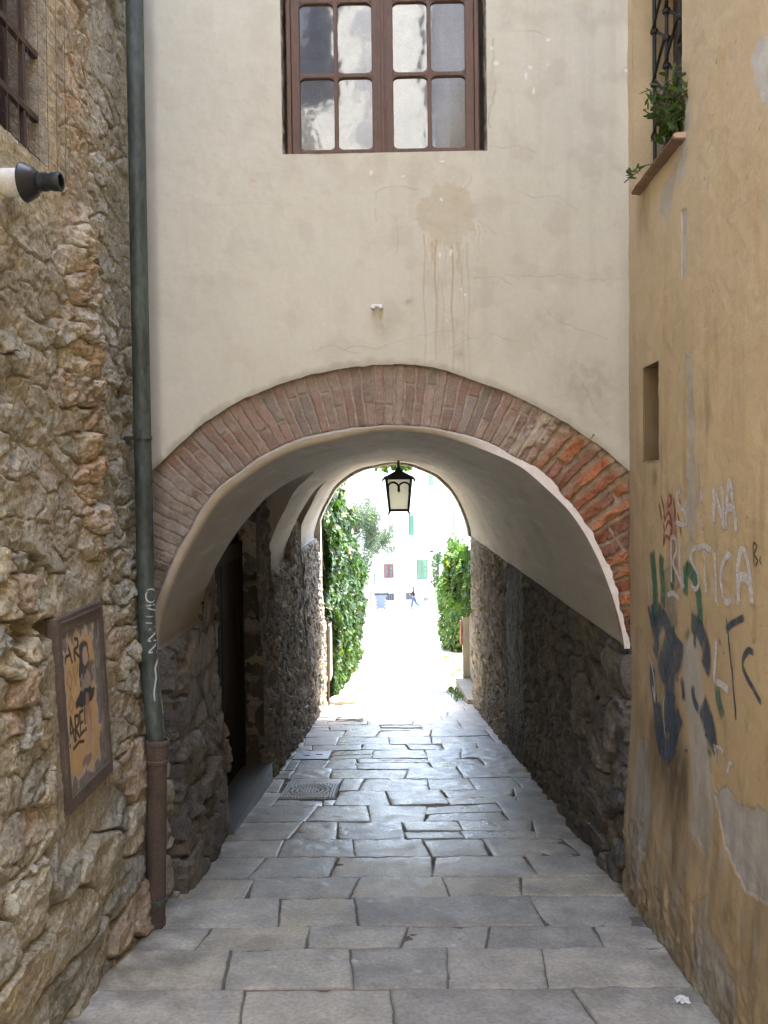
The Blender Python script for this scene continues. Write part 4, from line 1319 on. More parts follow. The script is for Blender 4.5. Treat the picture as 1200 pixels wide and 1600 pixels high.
# ------------------------------------------------------------------ house closing the lane behind the photographer (it is mirrored in the window panes)
bh = thing('rear_house', 'tall pale house with grey quoins, mirrored in the panes of the window above the arch', 'house', (0, -9.2, gzf(-9)))
b = MB(); b.box(-1.15, .80, -14, -9.2, -1, 15.0); b.prism([(-2.5, -9.3, -1), (-1.151, -9.3, -1), (-1.151, -9.3, 8.5), (-2.5, -9.3, 8.1)], (0, -3, 0)); b.build('wall', surf('sunlit plaster', (.56, .53, .47), rough=.9, bump=.2), bh)
b = MB()
for k in range(26):
    w = .75 if k % 2 else .42
    b.box(-.78 + (.32 if k % 2 else 0), -.25, -9.5, -9.165, -.9 + k * .6, -.9 + k * .6 + .57, .02)
b.build('quoins', surf('grey quoin stone', (.33, .32, .32), rough=.9, bump=.3), bh)
b = MB(); b.box(-9, -1.25, -16, -11.5, -1, 14.0); b.box(1.1, 9, -16, -11.5, -1, 14.0); b.build('sky_blocker', surf('dark sky blocker', (.15, .15, .17), rough=.9), bh)  # unseen dark blocks added to keep the sky out of the pane reflections
# ------------------------------------------------------------------ ochre house on the right
oh = thing('ochre_house', 'ochre plastered house with peeling, graffitied wall along the right side of the lane', 'building', (1.3, 3.0, gzf(3.0)))


def XR0(y, z):
    return 1.292 - 0.030 * (YF - y) - 0.048 * sstep(-1.1, -2.2, z)


RW = lambda pts, x=1.262: [(onX(a, b, x).y, onX(a, b, x).z) for a, b in pts]
RY_N, RY_F = 3.52, 4.30          # window opening
RZ0 = 1.468
ny, nz = 400, 1050
y = np.linspace(2.42, YF + 0.01, ny); z = np.linspace(-2.45, 2.75, nz)
Y, Z = np.meshgrid(y, z, indexing='ij')
base = np.array([0.555, 0.435, 0.262])
c = np.broadcast_to(base, Y.shape + (3,)).copy()
c *= (1 + 0.10 * fbm(Y * 1.6, Z * 1.0, 301, 4))[..., None]
c = mix(c, [0.56, 0.46, 0.32], 0.55 * sstep(0.0, 1.4, Z + .3 * fbm(Y * 2, Z * 2, 302)))
c = mix(c, [0.47, 0.335, 0.175], 0.35 * sstep(0.2, 0.7, fbm(Y * 6, Z * 1.2, 303, 4)))
c = mix(c, [0.34, 0.255, 0.155], 0.45 * sstep(0.15, 0.6, fbm(Y * 9, Z * 0.9, 304, 4)) * sstep(1.2, -.3, Z))
c = mix(c, [0.40, 0.285, 0.15], .45 * sstep(.1, -1.3, Z + .25 * fbm(Y * 3, Z * 2, 329, 4)))
hh = 0.004 * fbm(Y * 3, Z * 3, 305, 4) + 0.0018 * fbm(Y * 16, Z * 16, 306, 4)
grey = np.array([0.43, 0.415, 0.375])


def poly_mask(pts, soft, nz_=0.02, seed=0, fr=9):
    """soft mask of a polygon given in photo pixels, on the wall plane"""
    q = RW(pts)
    a = np.array(q)
    inside = np.zeros(Y.shape, bool)
    Yn = Y + nz_ * fbm(Y * fr, Z * fr, seed, 4); Zn = Z + nz_ * 1.6 * fbm(Y * fr, Z * fr, seed + 1, 4)
    j = len(q) - 1
    for i in range(len(q)):
        yi, zi = q[i]; yj, zj = q[j]
        cnd = ((zi > Zn) != (zj > Zn)) & (Yn < (yj - yi) * (Zn - zi) / (zj - zi + 1e-12) + yi)
        inside ^= cnd; j = i
    d, t = pdist(Yn, Zn, q + [q[0]])
    return sstep(-soft, soft, np.where(inside, d, -d))


def patch(pts, colr, s, soft=.006, relief=-.004, nz_=.02, seed=0, fr=9):
    global c, hh
    k = poly_mask(pts, soft, nz_, seed, fr) * s
    c = mix(c, np.array(colr) * (1 + .12 * fbm(Y * 12, Z * 12, seed + 5, 4))[..., None], k)
    hh = hh + relief * k


# old repair strip running down the wall
patch([(1063, 330), (1072, 325), (1070, 425), (1063, 440)], grey * 1.05, .95, .003, -.004, .004, 311, 20)
patch([(1062, 130), (1075, 150), (1078, 195), (1070, 270), (1056, 290), (1062, 210)], grey * 1.1, .9, .004, -.004, .006, 312, 20)
patch([(1028, 300), (1062, 230), (1055, 270), (1040, 350), (1025, 330)], grey * .95, .75, .02, -.003, .01, 313, 15)
patch([(1070, 560), (1082, 550), (1085, 700), (1090, 800), (1080, 890), (1068, 800), (1075, 700)], grey, .7, .015, -.002, .02, 314, 14)
patch([(1063, 1000), (1090, 990), (1098, 1060), (1108, 1150), (1118, 1260), (1110, 1340), (1085, 1300), (1082, 1200), (1068, 1100)], grey * 1.02, .8, .02, -.003, .015, 315, 12)
patch([(992, 1150), (1010, 1160), (1020, 1280), (1015, 1330), (996, 1400), (990, 1300)], grey * .98, .85, .012, -.003, .012, 316, 12)
# peeled area lower right with ragged, thick edge
patch([(1118, 1235), (1140, 1228), (1165, 1258), (1210, 1265), (1230, 1400), (1205, 1412), (1170, 1380), (1140, 1320)], [0.42, 0.405, 0.375], .97, .004, -.005, .014, 317, 22)
patch([(1094, 1408), (1118, 1396), (1125, 1450), (1150, 1490), (1175, 1560), (1170, 1620), (1130, 1620), (1100, 1520)], [0.40, 0.37, 0.31], .95, .004, -.005, .012, 318, 20)
patch([(1000, 1430), (1035, 1440), (1075, 1500), (1110, 1560), (1150, 1640), (1090, 1620), (1040, 1530)], [0.36, 0.335, 0.295], .85, .012, -.004, .02, 319, 14)
patch([(1180, 90), (1195, 60), (1220, 60), (1220, 180), (1195, 150)], [.5, .49, .46], .9, .004, 0, .01, 320, 20)
# black dirt smears
for (a, b_, ry, rz, s) in ((1045, 1195, .20, .20, .95), (1062, 1255, .12, .16, .8), (1050, 1190, .13, .20, .8), (1035, 1120, .2, .3, .5), (1012, 1180, .2, .25, .5), (1025, 1160, .16, .12, .6), (1070, 1220, .06, .14, .85), (1060, 1330, .05, .10, .7), (1080, 1410, .04, .17, .7), (1100, 1480, .05, .15, .6), (1150, 1430, .05, .12, .5), (1040, 1450, .1, .1, .6), (1015, 1000, .10, .14, .35), (1130, 1350, .06, .12, .3), (1180, 1470, .05, .16, .45), (1010, 1460, .3, .12, .5), (1150, 1560, .2, .12, .45), (1018, 745, .05, .05, .5), (1000, 330, .12, .20, .35), (1105, 640, .06, .08, .25)):
    y0_, z0_ = RW([(a, b_)])[0]
    k = np.exp(-((Y - y0_) / ry) ** 2 - ((Z - z0_) / rz) ** 2)
    k = np.clip(k * (0.9 + 0.9 * fbm(Y * 12, Z * 5, int(a), 4)), 0, 1)
    c = mix(c, [0.115, 0.085, 0.05], s * k)
# soft light ochre wash low down
c = mix(c, [0.46, 0.315, 0.155], .5 * np.exp(-((Z + 1.75) / .25) ** 2) * sstep(3.9, 3.6, Y) * sstep(-.2, .4, fbm(Y * 4, Z * 3, 322)))
dk = np.clip(.15 + .9 * fbm(Y * 7, Z * 1.6, 371, 5), 0, 1) * sstep(-.95, -1.6, Z + .2 * fbm(Y * 3, Z * 3, 372, 3))
c = mix(c, [0.13, 0.098, 0.06], .75 * dk)
dk2 = sstep(.15, .55, fbm(Y * 16, Z * 5, 373, 5)) * sstep(-.9, -1.7, Z)
c = mix(c, [0.36, 0.34, 0.30], .55 * dk2)
c = mix(c, [0.25, 0.19, 0.11], .28 * sstep(.3, .7, fbm(Y * 11, Z * 4, 374, 5)) * sstep(1.0, -.4, Z))
# small chips and pits
sp = noise(Y * 45, Z * 30, 323)
pit = np.maximum(sstep(.78, .9, sp) * sstep(-.1, .4, fbm(Y * 2.5, Z * 2, 324, 3)), sstep(.62, .8, noise(Y * 90, Z * 55, 375)) * sstep(.1, .5, fbm(Y * 3, Z * 3, 376, 3)))
c = mix(c, [0.17, 0.13, 0.09], .7 * pit); hh -= .003 * pit
# darker towards the corner by the arch, fading out higher up
c = mix(c, [0.36, 0.29, 0.20], .45 * sstep(YF - .30, YF - .03, Y + .06 * fbm(Y * 5, Z * 4, 325)) * sstep(1.2, .4, Z))
rough = sstep(-1.6, -2.1, Z + .15 * fbm(Y * 4, Z * 4, 326))
hh = hh + rough * 0.012 * fbm(Y * 14, Z * 14, 327, 5)
c = mix(c, [0.20, 0.16, 0.105], .60 * sstep(-1.3, -2.1, Z + .25 * fbm(Y * 4, Z * 3, 361, 4)) * sstep(-.4, .4, fbm(Y * 5, Z * 3, 362, 4)))
c = mix(c, [0.27, 0.235, 0.18], .35 * rough * sstep(-.1, .4, fbm(Y * 8, Z * 8, 328, 4)))
X = XR0(Y, Z) - hh
SY0, SY1, SZ0, SZ1 = 3.87, 4.12, 0.075, 0.545   # slot
inwin = (Y > RY_N) & (Y < RY_F) & (Z > RZ0)
inslot = (Y > SY0) & (Y < SY1) & (Z > SZ0) & (Z < SZ1)
kv = ~(inwin | inslot)
kf = kv[:-1, :-1] & kv[1:, :-1] & kv[:-1, 1:] & kv[1:, 1:]
g = GB()
g.grid(np.stack([X, Y, Z], -1), c, kf, flip=True)
y_r, z_r, X_r = y, z, X
ochre = np.array([0.53, 0.41, 0.245])


def quad(p, nu=12, nv_=40, colr=ochre, flip=False, seed=0):
    p = [np.array(q, float) for q in p]
    u = np.linspace(0, 1, nu)[:, None, None]; v_ = np.linspace(0, 1, nv_)[None, :, None]
    P = (p[0] * (1 - u) + p[1] * u) * (1 - v_) + (p[3] * (1 - u) + p[2] * u) * v_
    cc = np.array(colr) * (1 + .1 * fbm(P[..., 0] * 7 + P[..., 1] * 7, P[..., 2] * 5, 331 + seed, 4))[..., None]
    g.grid(P, cc, flip=flip)


dyy = y[1] - y[0]; dzz = z[1] - z[0]
xq = lambda yy, zz=2.0: float(XR0(np.array(yy), np.array(zz)))
XI = 1.55
yf_, yn_ = RY_F + dyy, RY_N - dyy
quad([(xq(yf_) - .002, yf_, RZ0 - .02), (XI, yf_, RZ0 - .02), (XI, yf_, 2.9), (xq(yf_) - .002, yf_, 2.9)])
quad([(xq(yn_), yn_, RZ0 - .02), (XI, yn_, RZ0 - .02), (XI, yn_, 2.9), (xq(yn_), yn_, 2.9)], flip=True)
quad([(xq(yn_), yn_, RZ0 - .004), (XI, yn_, RZ0 - .004), (XI, yf_, RZ0 - .004), (xq(yf_), yf_, RZ0 - .004)])
sd = np.array([0.20, 0.145, 0.08])  # slot's inner faces darkened, shade of the hole put into their colour
quad([(xq(SY1, 0) - .003, SY1 + dyy, SZ0 - dzz), (XI, SY1 + dyy, SZ0 - dzz), (XI, SY1 + dyy, SZ1 + dzz), (xq(SY1, 0) - .003, SY1 + dyy, SZ1 + dzz)], colr=sd)
quad([(xq(SY0, 0) - .003, SY0 - dyy, SZ0 - dzz), (XI, SY0 - dyy, SZ0 - dzz), (XI, SY0 - dyy, SZ1 + dzz), (xq(SY0, 0) - .003, SY0 - dyy, SZ1 + dzz)], colr=sd, flip=True)
for zc in (SZ0 - dzz, SZ1 + dzz):
    quad([(xq(SY0, 0) - .003, SY0 - dyy, zc), (XI, SY0 - dyy, zc), (XI, SY1 + dyy, zc), (xq(SY1, 0) - .003, SY1 + dyy, zc)], nv_=12, colr=sd)
quad([(XI, SY0 - dyy, SZ0 - dzz), (XI, SY1 + dyy, SZ0 - dzz), (XI, SY1 + dyy, SZ1 + dzz), (XI, SY0 - dyy, SZ1 + dzz)], colr=[.1, .075, .04])
owall = g.build('ochre_wall', M['ochre'], oh)
g = GB()
for (ya, yb, za, zb, n1, n2) in ((-9.0, 2.43, -2.45, 6.0, 80, 60), (2.43, YF + .01, 2.74, 6.0, 20, 30)):
    Yq, Zq = np.meshgrid(np.linspace(ya, yb, n1), np.linspace(za, zb, n2), indexing='ij')
    Zq = np.maximum(Zq, gz(Yq) - .3)
    g.grid(np.stack([XR0(Yq, Zq), Yq, Zq], -1), np.broadcast_to(base, Yq.shape + (3,)), flip=True)
g.build('rear_ochre_wall', M['ochre'], oh)
b = MB()
b.box(1.60, 6, -9.0, 3.3, -3.0, 6.0); b.box(1.60, 6, 3.3, YF + .04, -3.0, 1.3); b.box(1.9, 6, 3.3, YF + .04, 1.3, 6.0)
b.box(1.33, 1.9, 3.3, YF + .04, 2.95, 6.0); b.box(1.60, 1.9, 4.35, YF + .04, 1.3, 2.95); b.box(1.33, 1.59, 2.4, 3.3, 2.9, 6.0)
b.build('masonry', M['mass'], oh)
# window behind the grille
b = MB(); b.box(1.545, 1.60, RY_N - .05, RY_F + .05, RZ0 - .1, 2.94)
wn = b.build('window', M['dark'], oh)
b = MB()
for yv in (RY_N + .03, 3.92, RY_F - .03):
    b.box(1.50, 1.544, yv - .03, yv + .03, RZ0, 2.9, .004)
b.build('window_frame', M['barwood'], wn)
# wrought-iron grille: uprights, zigzag diagonals with knots
gx = 1.385
b = MB()
ys_ = [4.245, 4.06, 3.875, 3.69, 3.535]
for k, yv in enumerate(ys_):
    b.tube([(gx, yv, RZ0 - .02), (gx, yv, 2.94)], .010, 8)
pitch = .27
for k in range(len(ys_) - 1):
    ya, yb = ys_[k], ys_[k + 1]
    for q in range(7):
        z0_ = RZ0 + .03 + q * pitch
        b.tube([(gx - .012, ya, z0_), (gx - .012, yb, z0_ + pitch / 2)], .0075, 6)
        b.tube([(gx + .012, ya, z0_ + pitch), (gx + .012, yb, z0_ + pitch / 2)], .0075, 6)
        for yy, zz in ((ya, z0_), (yb, z0_ + pitch / 2)):
            b.lathe((gx, yy, zz - .016), (0, 0, 1), [(0, .006), (.005, .019), (.016, .023), (.027, .019), (.032, .006)], 8)
b.build('grille', M['iron'], wn, True)
# terracotta sill slab, tipped and chipped
SL = []
n1, n2 = 70, 14
ys2 = np.linspace(3.47, 4.17, n1)
prof = [(1.45, RZ0 + .010), (1.30, RZ0 - .002), (1.236, RZ0 - .005), (1.225, RZ0 - .009), (1.223, RZ0 - .020), (1.230, RZ0 - .026), (1.28, RZ0 - .028), (1.45, RZ0 - .028)]
P = np.zeros((n1, len(prof), 3))
for i, yv in enumerate(ys2):
    off = .006 * float(fbm(np.array(yv * 9.0), np.array(0.5), 341, 4))
    for j, (xv, zv) in enumerate(prof):
        e = off if 1 < j < 6 else 0
        P[i, j] = (xv + .030 * (1 if xv > 1.2 else 0) * 0 - (.030 * (YF - yv) if xv < 1.31 else 0) + .018 + e, yv, zv + e * .4)
cs = np.array([.19, .125, .085]) * (1 + .3 * fbm(P[..., 1] * 20, P[..., 0] * 20, 342, 4))[..., None]
cs = mix(cs, [.55, .44, .36], .8 * sstep(3.50, 3.475, P[..., 1]))
g = GB(); g.grid(P, cs)
Pn = np.stack([P[0], np.broadcast_to(P[0].mean(0), P[0].shape)], 0); g.grid(Pn, np.broadcast_to(np.array([.5, .36, .27]), Pn.shape))
Pn = np.stack([P[-1], np.broadcast_to(P[-1].mean(0), P[-1].shape)], 0); g.grid(Pn, np.broadcast_to(np.array([.3, .2, .14]), Pn.shape))
g.build('sill', M['brick'], oh)


# graffiti (paint on the ochre wall) --------------------------------------
def right_surface(u, v, off):
    i = np.clip((u - y_r[0]) / (y_r[1] - y_r[0]), 0, len(y_r) - 1.001); j = np.clip((v - z_r[0]) / (z_r[1] - z_r[0]), 0, len(z_r) - 1.001)
    i0, j0 = int(i), int(j); a, b_ = i - i0, j - j0
    x_ = (X_r[i0, j0] * (1 - a) * (1 - b_) + X_r[i0 + 1, j0] * a * (1 - b_) + X_r[i0, j0 + 1] * (1 - a) * b_ + X_r[i0 + 1, j0 + 1] * a * b_)
    return (x_ - off, u, v)


WID = 1.0
def gpts(z0, pl, dx, dy, s):     # crop coordinates -> photo -> wall
    return RW([(dx + a / s, dy + b_ / s) for a, b_ in pl])


A = lambda pl: gpts(0, pl, 980, 720, 5.4545)
B_ = lambda pl: gpts(0, pl, 980, 950, 5.333)
M['gwhite'] = paint_mat('white spray paint', (0.68, 0.655, 0.655), wear=.42, scale=60, opacity=.86)
M['gred'] = paint_mat('red spray paint', (0.33, 0.06, 0.075), wear=.5, scale=50, opacity=.75)
M['ggreen'] = paint_mat('green spray paint', (0.025, 0.16, 0.10), wear=.35, scale=40, opacity=.8)
M['gblue'] = paint_mat('dark blue spray paint', (0.018, 0.042, 0.085), wear=.45, scale=26, opacity=.95, stretch=(1, 1, .35))
M['gblack'] = paint_mat('black marker', (0.03, 0.03, 0.035), wear=.4, scale=60, opacity=.85)
M['gpink'] = paint_mat('thin pink spray haze', (0.42, 0.14, 0.11), wear=.7, scale=12, opacity=.42)
M['ggrey'] = paint_mat('thin grey blue spray haze', (0.13, 0.16, 0.19), wear=.8, scale=10, opacity=.5)
wht = [
    ([(460, 245), (425, 270), (415, 320), (440, 390), (490, 440), (508, 500), (490, 545), (405, 525)], .022),
    ([(640, 215), (648, 300), (650, 380)], .020), ([(652, 500), (658, 600)], .018),
    ([(758, 550), (762, 400), (765, 240), (800, 360), (840, 480), (855, 600)], .026), ([(836, 185), (842, 330), (848, 480), (858, 595)], .022),
    ([(872, 600), (880, 420), (890, 250), (908, 170), (930, 260), (950, 420), (968, 630)], .026), ([(865, 400), (905, 395), (955, 408)], .030),
    ([(372, 1050), (370, 850), (368, 665), (405, 670), (412, 760), (385, 870), (420, 960), (480, 1090)], .020),
    ([(440, 670), (442, 850), (455, 1000), (490, 1085)], .018), ([(497, 705), (500, 780)], .016),
    ([(610, 740), (560, 765), (540, 830), (570, 890), (615, 960), (625, 1050), (600, 1095), (545, 1055)], .020),
    ([(600, 760), (660, 725), (745, 765)], .024), ([(672, 740), (680, 950), (688, 1150)], .022),
    ([(770, 755), (778, 1000), (785, 1235)], .024),
    ([(925, 850), (900, 800), (850, 860), (825, 960), (835, 1080), (865, 1190), (900, 1200), (940, 1165)], .024),
    ([(992, 1240), (985, 1080), (985, 900), (1015, 760), (1060, 800), (1090, 960), (1110, 1240)], .028), ([(962, 1015), (1030, 985), (1110, 1045)], .034),
    ([(155, 960), (160, 1100), (180, 1300)], .014), ([(175, 960), (190, 1020)], .014), ([(330, 1150), (380, 1130), (450, 1190)], .024), ([(245, 1160), (240, 1020), (290, 1000), (295, 1150)], .013)]
wht2 = [([(768, 250), (755, 400), (748, 590), (770, 615)], .026), ([(755, 605), (820, 640), (888, 690)], .030),
        ([(140, 350), (165, 430), (195, 540), (210, 680), (215, 800)], .014), ([(185, 640), (205, 740), (215, 800)], .022), ([(300, 720), (290, 900), (310, 1100)], .010),
        ([(740, 1120), (755, 1200), (765, 1300)], .016), ([(750, 1160), (800, 1170), (840, 1240)], .016), ([(930, 1310), (885, 1290), (860, 1400)], .016)]
paint_obj('pink_haze', [([A([(330, 330)])[0], A([(380, 560)])[0], A([(370, 800)])[0], A([(430, 1100)])[0]], .13)], right_surface, M['gpink'], owall, .0012)
paint_obj('grey_haze', [([A([(330, 900)])[0], A([(350, 1100)])[0], A([(370, 1350)])[0], B_([(380, 200)])[0]], .15)], right_surface, M['ggrey'], owall, .0014)
red = [([(248, 355), (265, 440), (285, 510)], .020), ([(270, 295), (290, 400), (300, 520)], .020), ([(300, 520), (330, 440), (360, 500), (360, 560)], .016), ([(330, 300), (355, 300), (350, 370), (325, 380), (330, 300)], .018), ([(380, 310), (395, 420), (395, 520)], .018), ([(435, 310), (445, 400)], .016), ([(310, 600), (330, 520), (365, 560), (355, 660), (315, 640), (300, 720)], .018), ([(415, 440), (440, 540), (450, 640)], .016), ([(290, 520), (300, 620), (290, 740)], .018)]
paint_obj('red_graffiti', [(A(a), w * 1.35) for a, w in red], right_surface, M['gred'], owall, .0018, 'red scribbled tag')
grn = [([(188, 765), (200, 900), (215, 1050), (215, 1200), (205, 1380)], .050), ([(280, 800), (275, 900), (290, 1100), (290, 1250)], .045), ([(485, 870), (500, 980), (495, 1150)], .040), ([(500, 900), (560, 960), (605, 1060), (625, 1180), (635, 1400)], .040), ([(370, 900), (380, 1000), (370, 1100)], .028)]
grn2 = [([(765, 640), (780, 750), (805, 850), (825, 920)], .045), ([(620, 0), (622, 120), (620, 220)], .035), ([(490, 180), (510, 250)], .05)]
paint_obj('green_graffiti', [(A(a), w * 2.0) for a, w in grn], right_surface, M['ggreen'], owall, .0022, 'green spray-painted strokes')
for k in range(3): paint_obj('green_stroke', [(B_(grn2[k][0]), grn2[k][1] * 1.5)], right_surface, M['ggreen'], owall, .0022)
blu = [([(165, -30), (175, 60), (205, 180), (220, 280), (205, 400)], .055), ([(205, 180), (250, 110), (270, -20)], .06), ([(270, 20), (310, 130), (360, 250), (400, 220)], .055), ([(340, 250), (300, 400), (270, 500), (320, 560)], .07), ([(420, 240), (400, 400), (350, 480), (340, 700), (340, 900), (350, 1050)], .085),
       ([(190, 480), (185, 620), (215, 800), (235, 1000), (270, 1150), (320, 1210), (370, 1150), (400, 1000), (435, 880)], .055), ([(230, 800), (265, 1000), (300, 1160)], .07), ([(380, 1080), (360, 900), (350, 700)], .06),
       ([(440, 580), (460, 680), (465, 780)], .024), ([(405, 570), (410, 620)], .022), ([(530, 110), (590, 160), (640, 240), (670, 330), (675, 440), (655, 520)], .055), ([(560, 200), (565, 340)], .022), ([(545, 640), (560, 760), (600, 860)], .028), ([(630, 790), (660, 880), (700, 1000), (715, 1100), (705, 1170)], .075), ([(700, 1170), (700, 1240)], .03), ([(495, 1170), (500, 1210)], .022)]
paint_obj('blue_graffiti', [(B_(a), w * 2.0) for a, w in blu], right_surface, M['gblue'], owall, .0026, 'dark blue spray-painted tag')
teal = [([(852, 70), (880, 300), (915, 600), (945, 940)], .013), ([(845, 190), (900, 140), (960, 105), (1015, 80)], .026), ([(1110, 380), (1060, 350), (1020, 400), (1010, 480), (1050, 580), (1110, 680), (1180, 800)], .022), ([(785, 250), (800, 310)], .02)]
paint_obj('teal_graffiti', [(B_(a), w * 1.3) for a, w in teal], right_surface, M['ggreen'] if False else M['gblue'], owall, .0018)
blk = [([(1130, 900), (1128, 800), (1132, 700), (1160, 730), (1135, 800), (1165, 850), (1135, 905)], .012), ([(1200, 810), (1185, 850), (1205, 890)], .012)]
paint_obj('black_lettering', [(A(a), w) for a, w in blk], right_surface, M['gblack'], owall, .0018)
for ids, lab in ((range(0, 7), 'white hand-painted word SIENA'), (range(7, 16), 'white hand-painted word RUSTICA'), (range(16, 20), 'thin white scrawl over the blue tag')):
    paint_obj('white_lettering', [(A(wht[k][0]), wht[k][1] * 1.45) for k in ids], right_surface, M['gwhite'], owall, .0034, lab)
for ids, lab in (((0, 1), 'white hand-painted letter L'), ((2, 3, 4), None), ((5, 6), None), ((7,), None)):
    paint_obj('white_stroke', [(B_(wht2[k][0]), wht2[k][1] * 1.4) for k in ids], right_surface, M['gwhite'], owall, .0034, lab)

# ------------------------------------------------------------------ leaves
LOUT = np.array([(0, 0, 0), (.30, -.10, .02), (.48, .22, .03), (.27, .40, .05), (.30, .68, .04), (0, 1.05, -.06)])
LOUT2 = np.array([(0, 0, 0), (.12, .15, .01), (.16, .45, .02), (.12, .75, .02), (.05, .92, .01), (0, 1.0, -.03)])


def leaves(pos, size, nrm, colr, name, mat, parent, shape=LOUT, droop=0.6, rs=1):
    """one small folded leaf at every position; nrm = leaf normals; tips hang down"""
    R_ = np.random.default_rng(rs)
    n = len(pos)
    nrm = nrm / np.linalg.norm(nrm, axis=1, keepdims=True)
    tip = np.array([0, 0, -1.0]) * droop + R_.normal(0, .45, (n, 3))
    tip = tip - (tip * nrm).sum(1, keepdims=True) * nrm
    tip /= np.linalg.norm(tip, axis=1, keepdims=True) + 1e-9
    sd_ = np.cross(tip, nrm)
    left = shape.copy(); left[:, 0] *= -1
    verts = []
    for sh in (shape, left):
        verts.append(pos[:, None, :] + size[:, None, None] * (sh[None, :, 0:1] * sd_[:, None, :] + (sh[None, :, 1:2] - .3) * tip[:, None, :] + (-sh[None, :, 2:3] + .25 * np.abs(sh[None, :, 0:1])) * nrm[:, None, :]))
    m_ = len(shape)
    V_ = np.concatenate(verts, 1).reshape(-1, 3)
    base_ = (np.arange(n) * 2 * m_)[:, None]
    f1 = base_ + np.arange(m_)[None, :]; f2 = base_ + m_ + np.arange(m_)[::-1][None, :]
    f = np.concatenate([f1, f2], 1).reshape(-1)
    me = np_mesh(name, V_, f, np.full(2 * n, m_), np.repeat(colr, 2 * m_, 0), smooth=False)
    return link(name, me, mat, parent)


def leaf_cols(n, R_, lo, hi, yel=0.0):
    t = R_.random(n)[:, None]
    c_ = np.array(lo) * (1 - t) + np.array(hi) * t
    k = (R_.random(n) < yel)[:, None]
    return np.where(k, np.array([.20, .22, .04]), c_)


# plant on the ochre window sill
pl = thing('sill_plant', 'small feathery green plant growing on the barred window sill', 'plant', (1.33, 3.62, RZ0))
R_ = np.random.default_rng(11)
b = MB(); P_, S_, N_ = [], [], []
for k in range(34):
    y0_ = R_.uniform(3.50, 3.72); x0_ = R_.uniform(1.25, 1.36)
    hgt = R_.uniform(.08, .30) * (1.0 if y0_ < 3.72 else .45); ln = R_.uniform(-.10, .14)
    p0 = np.array([x0_, y0_, RZ0 + .0]); p1 = p0 + np.array([R_.uniform(-.07, .02), ln * .5, hgt * .6]); p2 = p0 + np.array([R_.uniform(-.13, .0), ln, hgt])
    b.tube([p0, p1, p2], .0025, 5)
    for q in range(16):
        t = R_.uniform(.15, 1); pt = (1 - t) ** 2 * p0 + 2 * t * (1 - t) * p1 + t * t * p2
        P_.append(pt + R_.normal(0, .012, 3)); S_.append(R_.uniform(.034, .065)); N_.append(R_.normal(0, 1, 3) + np.array([-.5, -.6, .6]))
for k in range(18):
    t = R_.random(); P_.append(np.array([1.24 - .06 * t, 3.95 + .14 * t, RZ0 + .04 + .05 * t - .08 * t * t]) + R_.normal(0, .018, 3)); S_.append(R_.uniform(.03, .05)); N_.append(R_.normal(0, .6, 3) + np.array([0, -1, .5]))
b.tube([(1.3, 3.8, RZ0), (1.24, 3.95, RZ0 + .04), (1.18, 4.09, RZ0 + .01)], .003, 5)
b.build('stem', M['bark'], pl)
n = len(P_)
leaves(np.array(P_), np.array(S_), np.array(N_), leaf_cols(n, R_, (.03, .06, .012), (.08, .13, .022)), 'foliage', M['leaf'], pl, LOUT2, -.2, 12)
# ------------------------------------------------------------------ ground and paving
yl = np.concatenate([np.linspace(-60, -10, 8), np.linspace(-9, 70, 160), [90, 140, 250, 500, 900]])
xl = np.concatenate([[-900, -300, -80, -20, -6], np.linspace(-4, 4, 9), [6, 20, 80, 300, 900]])
Xg, Yg_ = np.meshgrid(xl, yl, indexing='ij')
Zg = gz(np.clip(Yg_, -12, None)) - .045
g = GB(); g.grid(np.stack([Xg, Yg_, Zg], -1), np.full(Xg.shape + (3,), .2), flip=True)
gd = g.build('ground', M['dirt']); gd['kind'] = 'structure'

# far square: pale asphalt above the dirt sheet
Xg, Yg_ = np.meshgrid(np.linspace(-14, 14, 15), np.linspace(27.0, 66.5, 60), indexing='ij')
M['road'] = surf('pale road', (0.45, 0.44, 0.41), rough=.9, var=.15, vscale=2, bump=.4)
g = GB(); g.grid(np.stack([Xg, Yg_, gz(Yg_) - .012], -1), np.full(Xg.shape + (3,), .3), flip=True)
rd = g.build('road', M['road']); rd['kind'] = 'structure'

rows = [1.6, 2.05, 2.45, 2.86, 3.29, 3.69, 3.95, 4.35, 4.68, 5.07, 5.47, 5.92, 6.45, 6.93]
R_ = np.random.default_rng(42)
while rows[-1] < 28: rows.append(rows[-1] + R_.uniform(.34, .58) * (1 if rows[-1] < 14 else 1.15))
rows = [-3.2, -2.7, -2.2, -1.7, -1.2, -.7, -.2, .3, .75, 1.2] + rows
known = {2.86: [360, 605, 916], 3.29: [340, 540, 691, 845], 3.69: [470, 624, 755], 3.95: [425, 548, 833], 4.35: [380, 547, 690, 808], 4.68: [513, 670, 825], 5.07: [430, 545, 660, 755], 5.47: [455, 520, 625, 715, 830], 5.92: [480, 570, 660, 780], 6.45: [500, 600, 690, 800]}
SV, SF, SC, nvs = [], [], [], 0


def gpx(px, py):
    d = ray(px, py); t = 1.59 / (-d.z - .164 * d.y) if abs(d.z) > 0 else 0
    return d.x * t, d.y * t


COVER = (-1.01, -0.53, 6.63, 7.20)        # manhole cover
COVER2 = (-1.12, -.74, 8.42, 8.86)


def slant(xv): return .05 * math.sin(xv * 91.7) * (1 if abs(xv) < 1.2 else 0)


